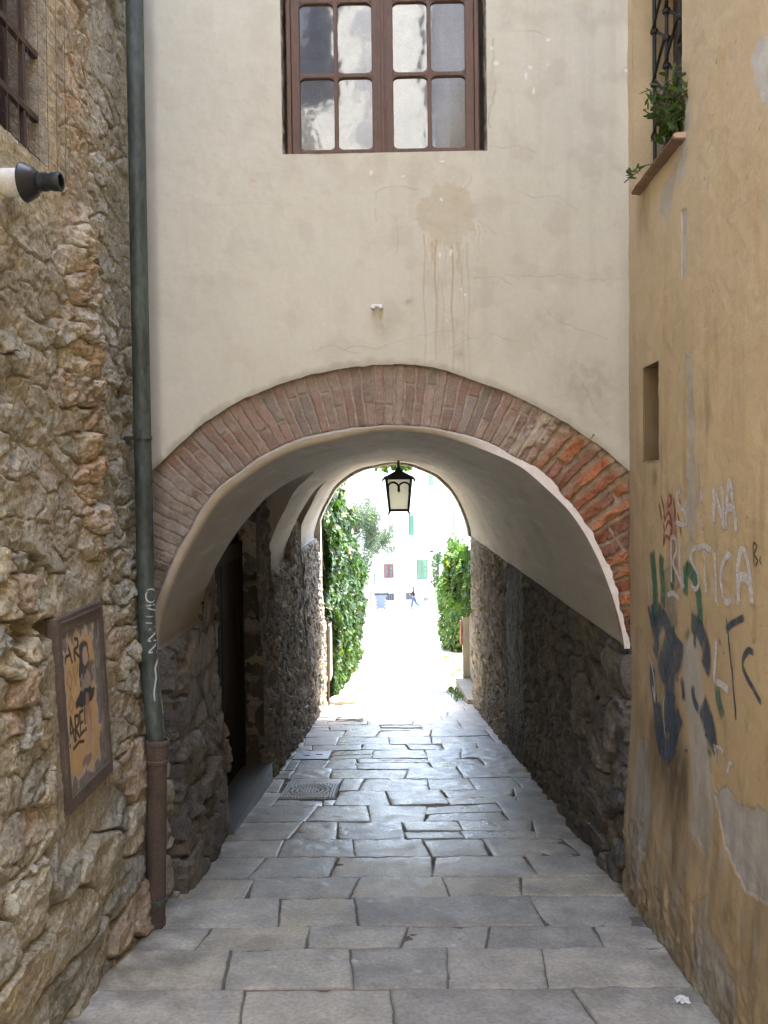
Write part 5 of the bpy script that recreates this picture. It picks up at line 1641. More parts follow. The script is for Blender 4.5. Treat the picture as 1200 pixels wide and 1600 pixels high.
def slab(x0, x1, y0, y1, col, dz, tx, ty, rgh, seed):
    global nvs
    w, d = x1 - x0, y1 - y0
    res = .022 if y0 < 8.5 else .045
    if y0 > 14: res = .09
    e = .012
    def axis(L):
        n = max(3, int((L - 2 * e) / res))
        return np.concatenate([[-.0015, .004], np.linspace(e, L - e, n), [L - .004, L + .0015]]) / L
    u, v_ = axis(w), axis(d)
    U, V = np.meshgrid(u, v_, indexing='ij')
    jj = np.random.default_rng(seed).uniform(-.012, .012, 8)
    X_ = x0 + U * w; Y_ = y0 + V * d
    X_ = X_ + (V - .5) * (slant(x0) * (1 - U) + slant(x1) * U)
    def rw(yv): return (.05 * sstep(5.0, 6.5, yv) + .008) * noise(X_ * 1.1 + 7.7 * round(yv * 8), X_ * 0 + .37, 433)
    Y_ = Y_ + (rw(y0) * (1 - V) + rw(y1) * V) * (np.abs(Y_ - 6.93) > .45) * (np.abs(Y_ - 8.64) > .35)
    ed = np.minimum(np.minimum(U * w, (1 - U) * w), np.minimum(V * d, (1 - V) * d))
    en = np.exp(-np.maximum(ed, 0) / .03)
    X_ = X_ + en * .005 * fbm(X_ * 13, Y_ * 13, 401, 4); Y_ = Y_ + en * .005 * fbm(X_ * 13, Y_ * 13, 402, 4)
    Z_ = gz(Y_) + dz + tx * (U - .5) + ty * (V - .5)
    Z_ = Z_ + rgh * fbm(X_ * 7, Y_ * 7, 403, 4) + rgh * .35 * fbm(X_ * 26, Y_ * 26, 404, 3) + .006 * fbm(X_ * 1.2, Y_ * 1.2, 405, 3)
    chip = sstep(.1, .6, fbm(X_ * 9, Y_ * 9, seed + 406, 3)) * en
    Z_ = Z_ - .006 * chip
    prof = np.where(ed < 0, -.030, np.where(ed < .005, -.0018, np.where(ed < .0125, -.0005, 0)))
    Z_ = Z_ + prof
    c_ = np.array(col) * (1 + .16 * fbm(X_ * 4, Y_ * 4, seed + 407, 5))[..., None]
    c_ = mix(c_, [.44, .425, .395], .45 * sstep(.15, .6, fbm(X_ * 6, Y_ * 6, 408, 5)))
    c_ = mix(c_, [.175, .16, .135], .40 * sstep(.1, .6, fbm(X_ * 2.6, Y_ * 2.6, 411, 5)))
    c_ = mix(c_, [.24, .215, .18], .35 * np.exp(-np.maximum(ed, 0) / .008))
    # droppings
    dn = noise(X_ * 17, Y_ * 17, 410)
    c_ = mix(c_, [.66, .65, .61], .85 * np.maximum(sstep(.80, .86, dn), sstep(.84, .9, noise(X_ * 31, Y_ * 27, 414))) * (Y_ < 9))
    c_ = mix(c_, [.37, .35, .30], .5 * sstep(.25, .5, fbm(X_ * 1.7 + 5, Y_ * 1.7, 415, 5)) * (Y_ < 6))
    c_ = c_ * (1 + .10 * noise(X_ * 55, Y_ * 55, 416))[..., None]
    c_ = c_ * (1 + .22 * np.exp(-((X_ - .02 + .25 * fbm(Y_ * .6, X_ * 1.5, 413, 3)) / .42) ** 2) * sstep(4.5, 6.5, Y_))[..., None]  # paler worn centre of the passage, with its sheen put into the colour
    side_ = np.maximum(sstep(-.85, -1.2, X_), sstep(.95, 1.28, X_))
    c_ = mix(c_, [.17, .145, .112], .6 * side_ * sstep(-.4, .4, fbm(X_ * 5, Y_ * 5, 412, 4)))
    c_ = np.where((ed < 0)[..., None], np.array([.12, .105, .085]), c_)
    SV.append(np.stack([X_, Y_, Z_], -1).reshape(-1, 3)); SC.append(c_.reshape(-1, 3))
    SF.append(grid_faces(len(u), len(v_), nvs, None, True)); nvs += len(u) * len(v_)


cols_ = [[.43, .395, .325], [.50, .455, .37], [.39, .36, .30], [.43, .40, .335], [.48, .415, .30], [.34, .318, .275]]
idx = 0
for ra, rb in zip(rows[:-1], rows[1:]):
    xl_, xr_ = -1.42, 1.40
    if ra > 13: xl_, xr_ = -1.3, 1.55 if ra < 15.4 else 2.75
    key = [k for k in known if abs(k - ra) < .01]
    ym = (ra + rb) / 2
    if key:
        js = [gpx(p, CY + 0)[0] if False else (p - 616) / F * ym for p in known[key[0]]]
        if js[0] > -.55: js = [-.95 + R_.uniform(-.12, .12)] + js
        if js[-1] < .6: js = js + [min(1.15, js[-1] + R_.uniform(.45, .6))]
    else:
        js, x_ = [], xl_ + R_.uniform(.25, .6)
        while x_ < xr_ - .22:
            js.append(x_); x_ += R_.uniform(.34, .78)
    xs_ = [xl_] + js + [xr_]
    yo = [0]
    for a, b_ in zip(xs_[:-1], xs_[1:]):
        gap = R_.choice([-.0015, 0, .002, .0045])
        o1 = o2 = 0.0
        x0, x1, y0, y1 = a + gap, b_ - gap, ra + gap + o1, rb - gap + o2
        c_ = cols_[R_.integers(6)]
        if ra < 4 and a < -.4: c_ = [.47, .435, .355] if R_.random() < .6 else [.47, .42, .315]
        rgh = R_.choice([.0025, .003, .004, .007], p=[.4, .25, .2, .15])
        far = ym > 6
        dz = R_.normal(0, .002 if not far else .0035); tx = R_.normal(0, .003 if not far else .006); ty = R_.normal(0, .003 if not far else .008)
        if far and a > .5: ty = abs(ty) + .012; dz += .006
        pieces = [(x0, x1, y0, y1)]
        if ym > 5.5 and R_.random() < .22 and y1 - y0 > .3:
            yc_ = y0 + (y1 - y0) * R_.uniform(.4, .6); pieces = [(x0, x1, y0, yc_ - .003), (x0, x1, yc_ + .003, y1)]
        for cv in (COVER, COVER2):
            q = []
            for (p0, p1, p2, p3) in pieces:
                if p1 <= cv[0] or p0 >= cv[1] or p3 <= cv[2] or p2 >= cv[3]: q.append((p0, p1, p2, p3)); continue
                g_ = .012
                if cv[0] - p0 > .06: q.append((p0, cv[0] - g_, p2, p3))
                if p1 - cv[1] > .06: q.append((cv[1] + g_, p1, p2, p3))
                m0, m1_ = max(p0, cv[0] - g_ + .001), min(p1, cv[1] + g_ - .001)
                if cv[2] - p2 > .05: q.append((m0, m1_, p2, cv[2] - g_))
                if p3 - cv[3] > .05: q.append((m0, m1_, cv[3] + g_, p3))
            pieces = q
        for p in pieces:
            slab(p[0], p[1], p[2], p[3], c_, dz, tx, ty, rgh, 5000 + idx); idx += 1
f = np.concatenate(SF)
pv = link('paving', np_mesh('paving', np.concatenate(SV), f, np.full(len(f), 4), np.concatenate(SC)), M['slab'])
pv['kind'] = 'structure'
_v = np.concatenate(SV); _a = pv.data.attributes.new('Polish', 'FLOAT', 'POINT')
_a.data.foreach_set('value', (np.clip(sstep(3.6, 6.0, _v[:, 1]) * (1 - .6 * sstep(.6, 1.2, np.abs(_v[:, 0]))), 0, 1)).astype(np.float32))
# dirt and mortar in the joints, just below the slab tops
Xg, Yg_ = np.meshgrid(np.linspace(-1.45, 1.42, 90), np.linspace(-3, 13.3, 500), indexing='ij')
g = GB(); g.grid(np.stack([Xg, Yg_, gz(Yg_) - .0115 - .008 * sstep(5, 7, Yg_) + .0035 * fbm(Xg * 8, Yg_ * 8, 420, 4)], -1), np.full(Xg.shape + (3,), .2), flip=True)
jd = g.build('joint_dirt', M['dirt']); jd['kind'] = 'structure'


def slope_box(b, x0, x1, y0, y1, d0, d1, zoff=0.0):
    za, zb = gzf(y0), gzf(y1)
    p = [(x0, y0, za + d0), (x1, y0, za + d0), (x1, y1, zb + d0), (x0, y1, zb + d0)]
    b.prism(p, (0, 0, d1 - d0))


M['coverbase'] = surf('grimy cover metal', (.23, .235, .24), rough=.6, var=.2, bump=.3)
M['ribs'] = surf('polished worn ribs', (.66, .67, .68), rough=.4, metal=.0, var=.15, bump=.2)
# iron manhole cover with ribs and concentric ovals
mc = thing('manhole_cover', 'square metal manhole cover with ribs and concentric ovals, set in the paving', 'manhole cover', (-.77, 6.9, gzf(6.9)))
b = MB(); slope_box(b, COVER[0], COVER[1], COVER[2], COVER[3], -.04, .004)
b.build('frame', M['coverbase'], mc)
b = MB()
cx_, cy_ = (COVER[0] + COVER[1]) / 2, (COVER[2] + COVER[3]) / 2
ea, eb = .185, .24


def onslope(x_, y_, h_): return (x_, y_, gzf(y_) + h_)


nrib = 19
for k in range(nrib):
    xr_ = COVER[0] + .02 + k * (COVER[1] - COVER[0] - .04) / (nrib - 1)
    t = (xr_ - cx_) / ea
    segs = [(COVER[2] + .015, COVER[3] - .015)]
    if abs(t) < 1:
        w = eb * math.sqrt(1 - t * t)
        segs = [(COVER[2] + .015, cy_ - w), (cy_ + w, COVER[3] - .015)]
        t2 = (xr_ - cx_) / (ea * .45)
        if abs(t2) < 1:
            w2 = eb * .45 * math.sqrt(1 - t2 * t2); segs.append((cy_ - w2, cy_ + w2))
    for sa, sb in segs:
        if sb - sa > .02: slope_box(b, xr_ - .0065, xr_ + .0065, sa, sb, .003, .016)
for f_ in (.62, .86):
    n = 40
    pr = [(cx_ + ea * f_ * math.cos(2 * PI * k / n), cy_ + eb * f_ * math.sin(2 * PI * k / n)) for k in range(n + 1)]
    b.tube([onslope(px_, py_, .007) for px_, py_ in pr], .011, 6, cap=False)
b.build('ribs', M['ribs'], mc)
mc2 = thing('inspection_cover', 'plain pale rectangular inspection cover near the left wall of the passage', 'cover', (-.92, 8.64, gzf(8.64)))
b = MB(); slope_box(b, COVER2[0], COVER2[1], COVER2[2], COVER2[3], -.04, .006); b.build('plate', M['steel'], mc2)
b = MB(); slope_box(b, COVER2[0] + .10, COVER2[0] + .17, 8.60, 8.63, .005, .009); b.build('slot', M['hollow'], mc2)
b = MB(); slope_box(b, COVER2[1] - .15, COVER2[1] - .08, 8.66, 8.69, .005, .009); b.build('slot', M['hollow'], mc2)

# scrap of paper at the foot of the ochre wall
x_, y_ = gpx(1066, 1568)
sc = MB()
R2 = random.Random(4)
nn = 7
vs = [[sc.bm.verts.new((x_ + (i / (nn - 1) - .5) * .055, y_ + (j / (nn - 1) - .5) * .05, gzf(y_) + .012 + R2.uniform(0, .012))) for j in range(nn)] for i in range(nn)]
for i in range(nn - 1):
    for j in range(nn - 1):
        if (i, j) in ((0, 0), (5, 5), (0, 5)): continue
        sc.bm.faces.new((vs[i][j], vs[i + 1][j], vs[i + 1][j + 1], vs[i][j + 1]))
so = sc.build('paper_scrap', M['white'], None)
tag(so, 'crumpled white scrap of paper on the paving by the ochre wall', 'litter')

# ------------------------------------------------------------------ lantern in the passage
LYD = 11.4
lt = onY(622, 722, LYD)
ztop = 0.262
lan = thing('lantern', 'black iron lantern with frosted panes hanging from the vault', 'lantern', (lt.x, LYD, ztop))
sc_ = LYD / F * 1.0         # metres per photo pixel at the lantern
lx = onY(623, 760, LYD).x


def lz(py): return onY(622, py, LYD).z


z_e, z_p0, z_p1 = lz(746), lz(750), lz(797)
we, wt, wb = 23.5 * sc_, 19.5 * sc_, 14.5 * sc_
b = MB()
b.tube([(lx, LYD, ztop + .06), (lx, LYD, lz(737))], .018, 10)
for d in (-.05, .05):
    b.tube([(lx + d, LYD, ztop + .03), (lx + d, LYD, ztop - .012)], .009, 6)
b.box(lx - .07, lx + .07, LYD - .02, LYD + .02, ztop - .004, ztop + .03)
b.build('hanger', M['iron'], lan, True)
b = MB()
levels = [(lz(734), .018), (lz(736), .05), (lz(738), .085), (lz(741.5), we * .66), (z_e + .01, we * .98), (z_e - .004, we * 1.0), (z_e - .03, we * .96), (z_e - .03, we * .84), (z_e + .006, we * .82)]
prev = None
for zz_, ww in levels:
    q = [b.bm.verts.new((lx + sx_ * ww, LYD + sy_ * ww, zz_)) for sx_, sy_ in ((-1, -1), (1, -1), (1, 1), (-1, 1))]
    if prev:
        for i in range(4): b.bm.faces.new((prev[i], prev[(i + 1) % 4], q[(i + 1) % 4], q[i]))
    prev = q
b.lathe((lx, LYD, lz(735)), (0, 0, 1), [(0, .05), (.03, .035), (.05, .02), (.07, 0)], 12)
for sx_, sy_ in ((-1, -1), (1, -1), (1, 1), (-1, 1)):      # little corner horns of the eave
    b.tube([(lx + sx_ * we * .95, LYD + sy_ * we * .95, z_e - .012), (lx + sx_ * we * 1.06, LYD + sy_ * we * 1.06, z_e - .035), (lx + sx_ * we * 1.04, LYD + sy_ * we * 1.04, z_e - .065)], [.014, .012, .006], 6)
b.build('roof', M['iron'], lan)
b = MB()
rr_ = .018
cor = []
for sx_, sy_ in ((-1, -1), (1, -1), (1, 1), (-1, 1)):
    a = (lx + sx_ * wt, LYD + sy_ * wt, z_p0 + .03); c2_ = (lx + sx_ * wb, LYD + sy_ * wb, z_p1)
    b.tube([a, c2_, (lx + sx_ * wb * 1.02, LYD + sy_ * wb * 1.02, z_p1 - .02), (lx + sx_ * wb * 1.16, LYD + sy_ * wb * 1.16, z_p1 - .062)], [rr_, rr_, rr_ * .9, rr_ * .55], 8)
    cor.append((a, c2_))
for i in range(4):
    (a, a2), (c3, c4) = cor[i], cor[(i + 1) % 4]
    b.tube([a2, c4], rr_ * 1.0, 8); b.tube([a, c3], rr_ * .9, 8)
    A0, A1 = Vector(a), Vector(c3); dn = (Vector(a2) - A0)
    out_ = (A0 + A1) / 2 - Vector((lx, LYD, A0.z)); out_.z = 0; out_.normalize()

    def pnt(u, v_): # panel coordinates
        p_ = A0.lerp(A1, u).lerp(Vector(a2).lerp(Vector(c4), u), v_)
        return p_ + out_ * .006
    for s0 in (0.03, .5):
        L_ = .47
        pp_ = [pnt(s0 + .005, .44), pnt(s0 + .01, .30)] + [pnt(s0 + L_ / 2 - L_ / 2 * math.cos(t * PI / 8), .30 - .16 * math.sin(t * PI / 8)) for t in range(1, 8)] + [pnt(s0 + L_ - .01, .30), pnt(s0 + L_ - .005, .44 if s0 > .4 else .38)]
        b.tube(pp_, .0145, 6)
    for (u_, v2) in ((.5, .41), (.5, .34), (.475, .375), (.525, .375)):
        pq = pnt(u_, v2); b.lathe(pq - out_ * .008, out_, [(0, .004), (.003, .014), (.012, .014), (.016, .004)], 8)
    for (u_, v2) in ((.035, .42), (.965, .42)):
        pq = pnt(u_, v2); b.lathe(pq - out_ * .008, out_, [(0, .004), (.003, .011), (.012, .011), (.016, .004)], 8)
b.build('frame', M['iron'], lan, True)
for i in range(4):
    (a, a2), (c3, c4) = cor[i], cor[(i + 1) % 4]
    q = MB()
    k = .985
    def sh(p): return Vector((lx + (p[0] - lx) * k, LYD + (p[1] - LYD) * k, p[2]))
    A0, A1, B0, B1 = sh(a), sh(c3), sh(a2), sh(c4)
    out_ = (A0 + A1) / 2 - Vector((lx, LYD, A0.z)); out_.z = 0; out_.normalize()
    q.prism([A0, A1, B1, B0], -out_ * .004)
    q.build('pane', M['frost'], lan)

# ------------------------------------------------------------------ beyond the passage: left
gwl = thing('garden_wall', 'tall plastered garden wall on the left beyond the passage, under the ivy', 'wall', (-1.4, 20, gzf(20)))
g = GB()
yy = np.concatenate([np.linspace(YE + .02, 18, 80), np.linspace(18.2, 25, 40)])
tl = np.linspace(0, 1, 60)
Yw = np.repeat(yy[:, None], 60, 1); zb = gz(yy) - .2; ztp = np.interp(yy, [13, 17, 19, 25], [.7, .55, -1.6, -3.0])
Zw = zb[:, None] + (ztp - zb)[:, None] * tl[None, :]
Xw = -1.27 - .0 * Yw + .01 * fbm(Yw * 3, Zw * 3, 431, 4)
g.grid(np.stack([Xw, Yw, Zw], -1), np.zeros(Xw.shape + (3,)), flip=False)
g.build('wall', M['gardenwall'], gwl)
b = MB()
for k in range(len(yy) - 1):
    if k % 10 == 0:
        k2 = min(k + 10, len(yy) - 1)
        z0 = gzf(yy[k2]) - .3
        p = [(-1.285, yy[k], z0), (-1.285, yy[k2], z0), (-1.285, yy[k2], float(ztp[k2])), (-1.285, yy[k], float(ztp[k]))]
        b.prism(p, (-.3, 0, 0))
b.build('core', M['gardenwall'], gwl)
gp = thing('wall_box', 'grey meter box door with a thin rusty post at the mouth of the passage', 'meter box', (-1.2, 13.3, gzf(13.3)))
b = MB(); b.box(-1.32, -1.10, 13.28, 13.70, gzf(13.4) + .42, gzf(13.4) + 1.35, .006); b.build('door', M['greywood'], gp)
b = MB(); b.tube([(-1.125, 13.15, gzf(13.1) - .05), (-1.125, 13.15, gzf(13.1) + 1.45)], .016, 8); b.build('post', M['rust'], gp, True)

R_ = np.random.default_rng(77)


def ivy_left():
    n = 26000
    t = R_.random(n) ** 1.25
    Y_ = 13.40 + t * 9.5
    top_ = np.interp(Y_, [13.2, 14.0, 15.5, 17, 18.2, 19.5, 23], [.75, .62, .40, .05, -1.0, -1.55, -2.6])
    bot = gz(Y_) + np.interp(Y_, [13.3, 14.0, 23], [.28, .05, .15])
    v_ = R_.random(n)
    Z_ = bot + (top_ - bot) * v_
    cl = fbm(Y_ * 1.6, Z_ * 1.4, 441, 4)
    cl2 = fbm(Y_ * 3.3 + 5, Z_ * 2.6, 442, 3)
    th_ = np.interp(Y_, [13.2, 14.2, 16, 18.5, 23], [.15, .24, .27, .36, .40]) * (.45 + .75 * np.clip(cl + .40, 0, 1.6) + .35 * np.clip(cl2, -.5, 1))
    th_ = th_ * np.interp(Z_, [-3.9, -3.3, -1.0, 0.6], [.75, 1.0, 1.05, .75])
    d_ = th_ * (R_.random(n) ** .55)
    keep = (cl > -.85) & ~((Y_ < 13.85) & (Z_ < gz(Y_) + 1.5))
    X_ = -1.25 + d_
    P_ = np.stack([X_, Y_, Z_], 1)[keep]
    nrm = np.stack([.9 + R_.normal(0, .35, n), -.35 + R_.normal(0, .45, n), .45 + R_.normal(0, .35, n)], 1)[keep]
    sz = R_.uniform(.07, .135, n)[keep]
    cc = leaf_cols(keep.sum(), R_, (.010, .030, .005), (.030, .072, .010), .02)
    yg = np.clip(fbm(Y_ * 2.4, Z_ * 2.2, 443, 3)[keep] + .15, 0, 1)[:, None]
    cc = cc * (1 - .6 * yg) + np.array([.075, .15, .02]) * .6 * yg
    dead = R_.random(len(cc)) < .025
    cc[dead] = np.array([.13, .075, .03]); sz = sz * np.where(R_.random(len(sz)) < .25, .6, 1.0)
    nrm = nrm + np.stack([.5 * fbm(Y_ * 3, Z_ * 3, 444, 2), .7 * fbm(Y_ * 3, Z_ * 3, 445, 2), .6 * fbm(Y_ * 3, Z_ * 3, 446, 2)], 1)[keep]
    return P_, sz, nrm, cc


iv = thing('ivy', 'thick ivy hanging down the wall left of the far opening', 'ivy', (-1.2, 15, gzf(15)))
leaves(*ivy_left(), 'foliage', M['leaf'], iv, LOUT, .9, 21)
b = MB()
for k in range(10):
    y0_ = 13.45 + k * .45
    pts_ = [(-1.22, y0_, gzf(y0_) - .02)]
    for q in range(8): pts_.append((-1.22 + R_.uniform(0, .06), y0_ + R_.uniform(-.25, .25), pts_[-1][2] + .42))
    b.tube(pts_, [.022 - .002 * q for q in range(9)], 6)
b.build('stem', M['bark'], iv)
# rubble stones and small plants at the ivy's foot
b = MB()
ro_ = random.Random(8)
bm = bmesh.new(); bmesh.ops.create_icosphere(bm, subdivisions=3, radius=1)
for v_ in bm.verts:
    k = 1 + .18 * float(fbm(np.array(v_.co.x * 1.8 + 3), np.array(v_.co.y * 1.8 + v_.co.z), 451, 3))
    v_.co = Vector((v_.co.x * .26 * k - .92, v_.co.y * .16 * k + 13.42, v_.co.z * .10 * k + gzf(13.42) + .03))
b.join(bm)
st_ = b.build('stone', M['gardenwall'], None, True); tag(st_, 'low rough stone lying on the paving at the foot of the ivy', 'stone')
# vines hanging over the mouth of the passage
hv = thing('hanging_vine', 'vine leaves dangling over the top of the far opening, behind the lantern', 'vine', (0, 13.3, .8))
P_, S_, N_ = [], [], []
b = MB()
for k in range(30):
    px_ = R_.choice([R_.uniform(565, 605), R_.uniform(600, 650), R_.uniform(608, 638)])
    x0_ = (px_ - 616) / F * 13.4; L_ = R_.uniform(.12, .28) if px_ > 603 else R_.uniform(.02, .16)
    p0 = np.array([x0_, 13.35 + R_.uniform(0, .3), .62])
    zl_ = .30 - L_ * .55
    b.tube([p0, p0 + np.array([.02, 0, -.2]), np.array([x0_ + R_.uniform(-.05, .05), p0[1], zl_])], .004, 4)
    for q in range(26):
        t = R_.random(); P_.append(np.array([x0_, p0[1], .62 + (zl_ - .62) * t]) + R_.normal(0, .035, 3)); S_.append(R_.uniform(.06, .10)); N_.append(np.array([R_.normal(0, .6), -1, .4 + R_.normal(0, .4)]))
b.tube([(-.8, 13.45, .66), (.1, 13.4, .70), (.9, 13.45, .66)], .012, 6)
b.build('stem', M['bark'], hv)
leaves(np.array(P_), np.array(S_), np.array(N_), leaf_cols(len(P_), R_, (.03, .075, .01), (.085, .17, .025), .08), 'foliage', M['leaf'], hv, LOUT, .8, 22)

# ------------------------------------------------------------------ beyond the passage: right
gwr = thing('plank_gate_wall', 'low plastered wall with a grey plank gate, on the right just beyond the passage', 'wall', (1.4, 16, gzf(16)))
b = MB()
GY0, GY1 = YE + .12, 15.6
for ya, yb in ((GY1, GY1 + .3),):
    xa, xb = 1.31 + .03 * (ya - GY1), 1.31 + .03 * (yb - GY1)
    za, zb_ = gzf(ya), gzf(yb)
    hgt = 2.55
    poly = [(xa, ya, zb_ - .5), (xb, yb - .002, zb_ - .5), (xb, yb - .002, zb_ + hgt), (xa, ya, za + hgt - .15)]
    b.prism(poly, (1.5, 0, 0))
b.box(1.47, 1.66, GY0, GY1 - .002, -5, gzf(15.6) + 3.4)
wl_ = b.build('wall', M['gardenwall'], gwr)
b = MB(); b.box(1.30, 1.468, GY0 - .05, GY1 + .2, gzf(15.6) + 2.0, gzf(15.6) + 2.2, .01); b.build('lintel', M['greywood'], gwr)
b = MB()
for k in range(9):
    ya = GY0 + .02 + k * (GY1 - GY0 - .04) / 9
    b.box(1.43, 1.465 - .004 * (k % 2), ya, ya + (GY1 - GY0 - .04) / 9 - .012, gzf(15.6) - .05, gzf(15.6) + 2.0, .004)
gt = b.build('gate', M['greywood'], gwr)
b = MB(); b.box(1.405, 1.429, 14.97, 15.10, gzf(15.3) + 1.00, gzf(15.3) + 1.05, .005); b.build('latch', M['steel'], gt)
b = MB(); b.prism([(1.16, GY0 - .05, gzf(GY0) + .10), (1.16, GY1, gzf(GY1) + .22), (1.16, GY1, gzf(GY1) - .2), (1.16, GY0 - .05, gzf(GY1) - .2)], (.27, 0, 0)); b.build('doorstep', M['gardenwall'], gwr)
b = MB()
for k in range(6):
    b.box(1.27, 1.308, GY1 + .02, GY1 + .28, gzf(16.5) + 1.02 + k * .075, gzf(16.5) + 1.085 + k * .075, .006)
b.build('brick_pier', M['terracotta'], gwr)


def ivy_right():
    n = 3600
    Y_ = R_.uniform(13.5, 17.2, n); t = R_.random(n)
    far_ = sstep(13.5, 15.9, Y_)
    base_ = gzf(15.6)
    Z_ = base_ + 2.0 + .12 * R_.normal(0, 1, n) + t * np.interp(Y_, [13.5, 15, 17.2], [.40, .65, .75]) - .40 * far_ * R_.random(n) ** 2.2
    cl = fbm(Y_ * 2.1, Z_ * 2.1, 461, 4)
    X_ = 1.46 - np.interp(Y_, [13.5, 14.5, 15.8, 17.2], [.14, .20, .34, .40]) * (.65 + .6 * np.clip(cl + .3, 0, 1.2)) * R_.random(n) ** .6
    k = cl > -.3
    P1 = np.stack([X_, Y_, Z_], 1)[k]; S1 = R_.uniform(.09, .17, k.sum())
    # bush further on, growing from the ground
    m_ = 9000
    d = R_.normal(0, 1, (m_, 3)); d /= np.linalg.norm(d, axis=1, keepdims=True)
    r_ = (R_.random(m_) ** .35)[:, None]
    q = d * r_ * np.array([.62, 1.5, 1.0])
    q[:, 2] = np.abs(q[:, 2])
    nz_ = fbm(q[:, 0] * 2.2 + q[:, 1], q[:, 2] * 2.6, 465, 4)
    P2 = np.stack([2.16 - .28 * q[:, 2] * (nz_ > 0) + q[:, 0] * (1 + .35 * nz_), 26.5 + q[:, 1], gz(26.5 + q[:, 1]) + .03 + q[:, 2] * 2.9 * (1 + .25 * nz_)], 1)
    k2 = nz_ > -.55
    P2 = P2[k2]; S2 = R_.uniform(.09, .16, k2.sum())
    P_ = np.concatenate([P1, P2]); S_ = np.concatenate([S1, S2]); k = len(P_)
    nrm = np.stack([-.8 + R_.normal(0, .4, k), -.45 + R_.normal(0, .5, k), .6 + R_.normal(0, .35, k)], 1)
    cc = leaf_cols(k, R_, (.025, .06, .010), (.08, .155, .025), .10)
    cc[:len(P1)] *= np.array([1.15, 1.15, 1.0])
    return P_, S_, nrm, cc, len(P1)


P_, S_, N_, cc_, n1_ = ivy_right()
ir = thing('vine', 'leafy vine tumbling over the plank gate right of the far opening', 'vine', (1.45, 15, gzf(15)))
leaves(P_[:n1_], S_[:n1_], N_[:n1_], cc_[:n1_], 'foliage', M['leaf'], ir, LOUT, .8, 23)
b = MB()
for k in range(5):
    y0_ = 13.6 + k * .55
    b.tube([(1.50, y0_, gzf(15.6) + 2.3), (1.40, y0_ + .25, gzf(15.6) + 2.5), (1.22, y0_ + .6, gzf(15.6) + 2.35)], [.02, .016, .008], 6)
b.build('stem', M['bark'], ir)
bs = thing('bush', 'dense green bush growing from the paving in the widening right of the lane', 'bush', (2.1, 26.5, gzf(26.5)))
leaves(P_[n1_:], S_[n1_:], N_[n1_:], cc_[n1_:], 'foliage', M['leaf'], bs, LOUT, .8, 25)
b = MB()
for k in range(6):
    b.tube([(2.2, 26.5, gzf(26.5) - .05), (2.1 + R_.uniform(-.2, .2), 26.5 + R_.uniform(-.5, .5), gzf(26.5) + 1.2), (2.1 + R_.uniform(-.3, .3), 26.5 + R_.uniform(-.9, .9), gzf(26.5) + 2.3)], [.04, .03, .012], 6)
b.build('stem', M['bark'], bs)
yw = thing('yard_wall', 'pale yard wall set back on the right behind the bush', 'wall', (2.9, 22, gzf(22)))
b = MB(); slp = [(2.8, 15.91, gzf(15.91)), (2.8, 35.9, gzf(35.9))]
b.prism([(2.8, 15.91, -9), (2.8, 35.9, -9), (2.8, 35.9, gzf(35.9) + 2.6), (2.8, 15.91, gzf(15.91) + 2.4)], (.3, 0, 0)); b.build('wall', M['palewall'], yw)
# weeds along the right edge of the paving
P_, S_, N_ = [], [], []
for k in range(120):
    y0_ = R_.uniform(13.6, 24); x0_ = 1.35 + abs(R_.normal(0, .35)) - .15 if y0_ > 15.6 else 1.12 - abs(R_.normal(0, .06))
    for q in range(9):
        P_.append(np.array([x0_, y0_, gzf(y0_) + .02]) + np.array([R_.normal(0, .05), R_.normal(0, .05), abs(R_.normal(0, .035))])); S_.append(R_.uniform(.04, .08)); N_.append(R_.normal(0, 1, 3) + np.array([0, -.6, .8]))
wd = leaves(np.array(P_), np.array(S_), np.array(N_), leaf_cols(len(P_), R_, (.05, .10, .015), (.12, .2, .03), .1), 'weeds', M['leaf'], None, LOUT2, -.6, 24)
wd['kind'] = 'stuff'; wd['label'] = 'tufts of green weeds along the right edge of the paving beyond the passage'; wd['category'] = 'weeds'
# ------------------------------------------------------------------ far square
YH = 66.0
zb_h = gzf(YH)


def hx(px, py=748): return onY(px, py, YH)


fh = thing('white_house', 'tall white house closing the far end of the lane, with green and brown shutters', 'house', (0, YH, zb_h))
b = MB(); b.box(-9, 3.9, YH, YH + 8, zb_h - .4, 7.5); b.build('wall', M['whitewall'], fh)
b = MB(); b.box(-9.4, 4.3, YH - .5, YH + 8.4, 7.502, 7.8); b.build('roof', M['terracotta'], fh)


def rect(b, x0, y0, x1, y1, d0, d1, bev=.01):
    a, c_ = hx(x0, y1), hx(x1, y0)
    b.box(a.x, c_.x, YH - d1, YH - d0, a.z, c_.z, bev)
    return a.x, c_.x, a.z, c_.z


def shutter(x0, y0, x1, y1, mat, leaves_=1, label=None):
    b = MB()
    a, c_ = hx(x0, y1), hx(x1, y0)
    n = leaves_
    for k in range(n):
        xa = a.x + (c_.x - a.x) * k / n + .01; xb = a.x + (c_.x - a.x) * (k + 1) / n - .01
        b.box(xa, xa + .07, YH - .07, YH - .02, a.z, c_.z); b.box(xb - .07, xb, YH - .07, YH - .02, a.z, c_.z)
        b.box(xa + .071, xb - .071, YH - .068, YH - .022, a.z, a.z + .08); b.box(xa + .071, xb - .071, YH - .068, YH - .022, c_.z - .08, c_.z)
        m_ = int((c_.z - a.z - .16) / .075)
        for q in range(m_):
            zz = a.z + .085 + q * (c_.z - a.z - .17) / m_
            b.box(xa + .06, xb - .06, YH - .06, YH - .03, zz, zz + .052, rot=None)
    o = b.build('shutter', mat, fh)
    if label: o['label'] = label
    return o


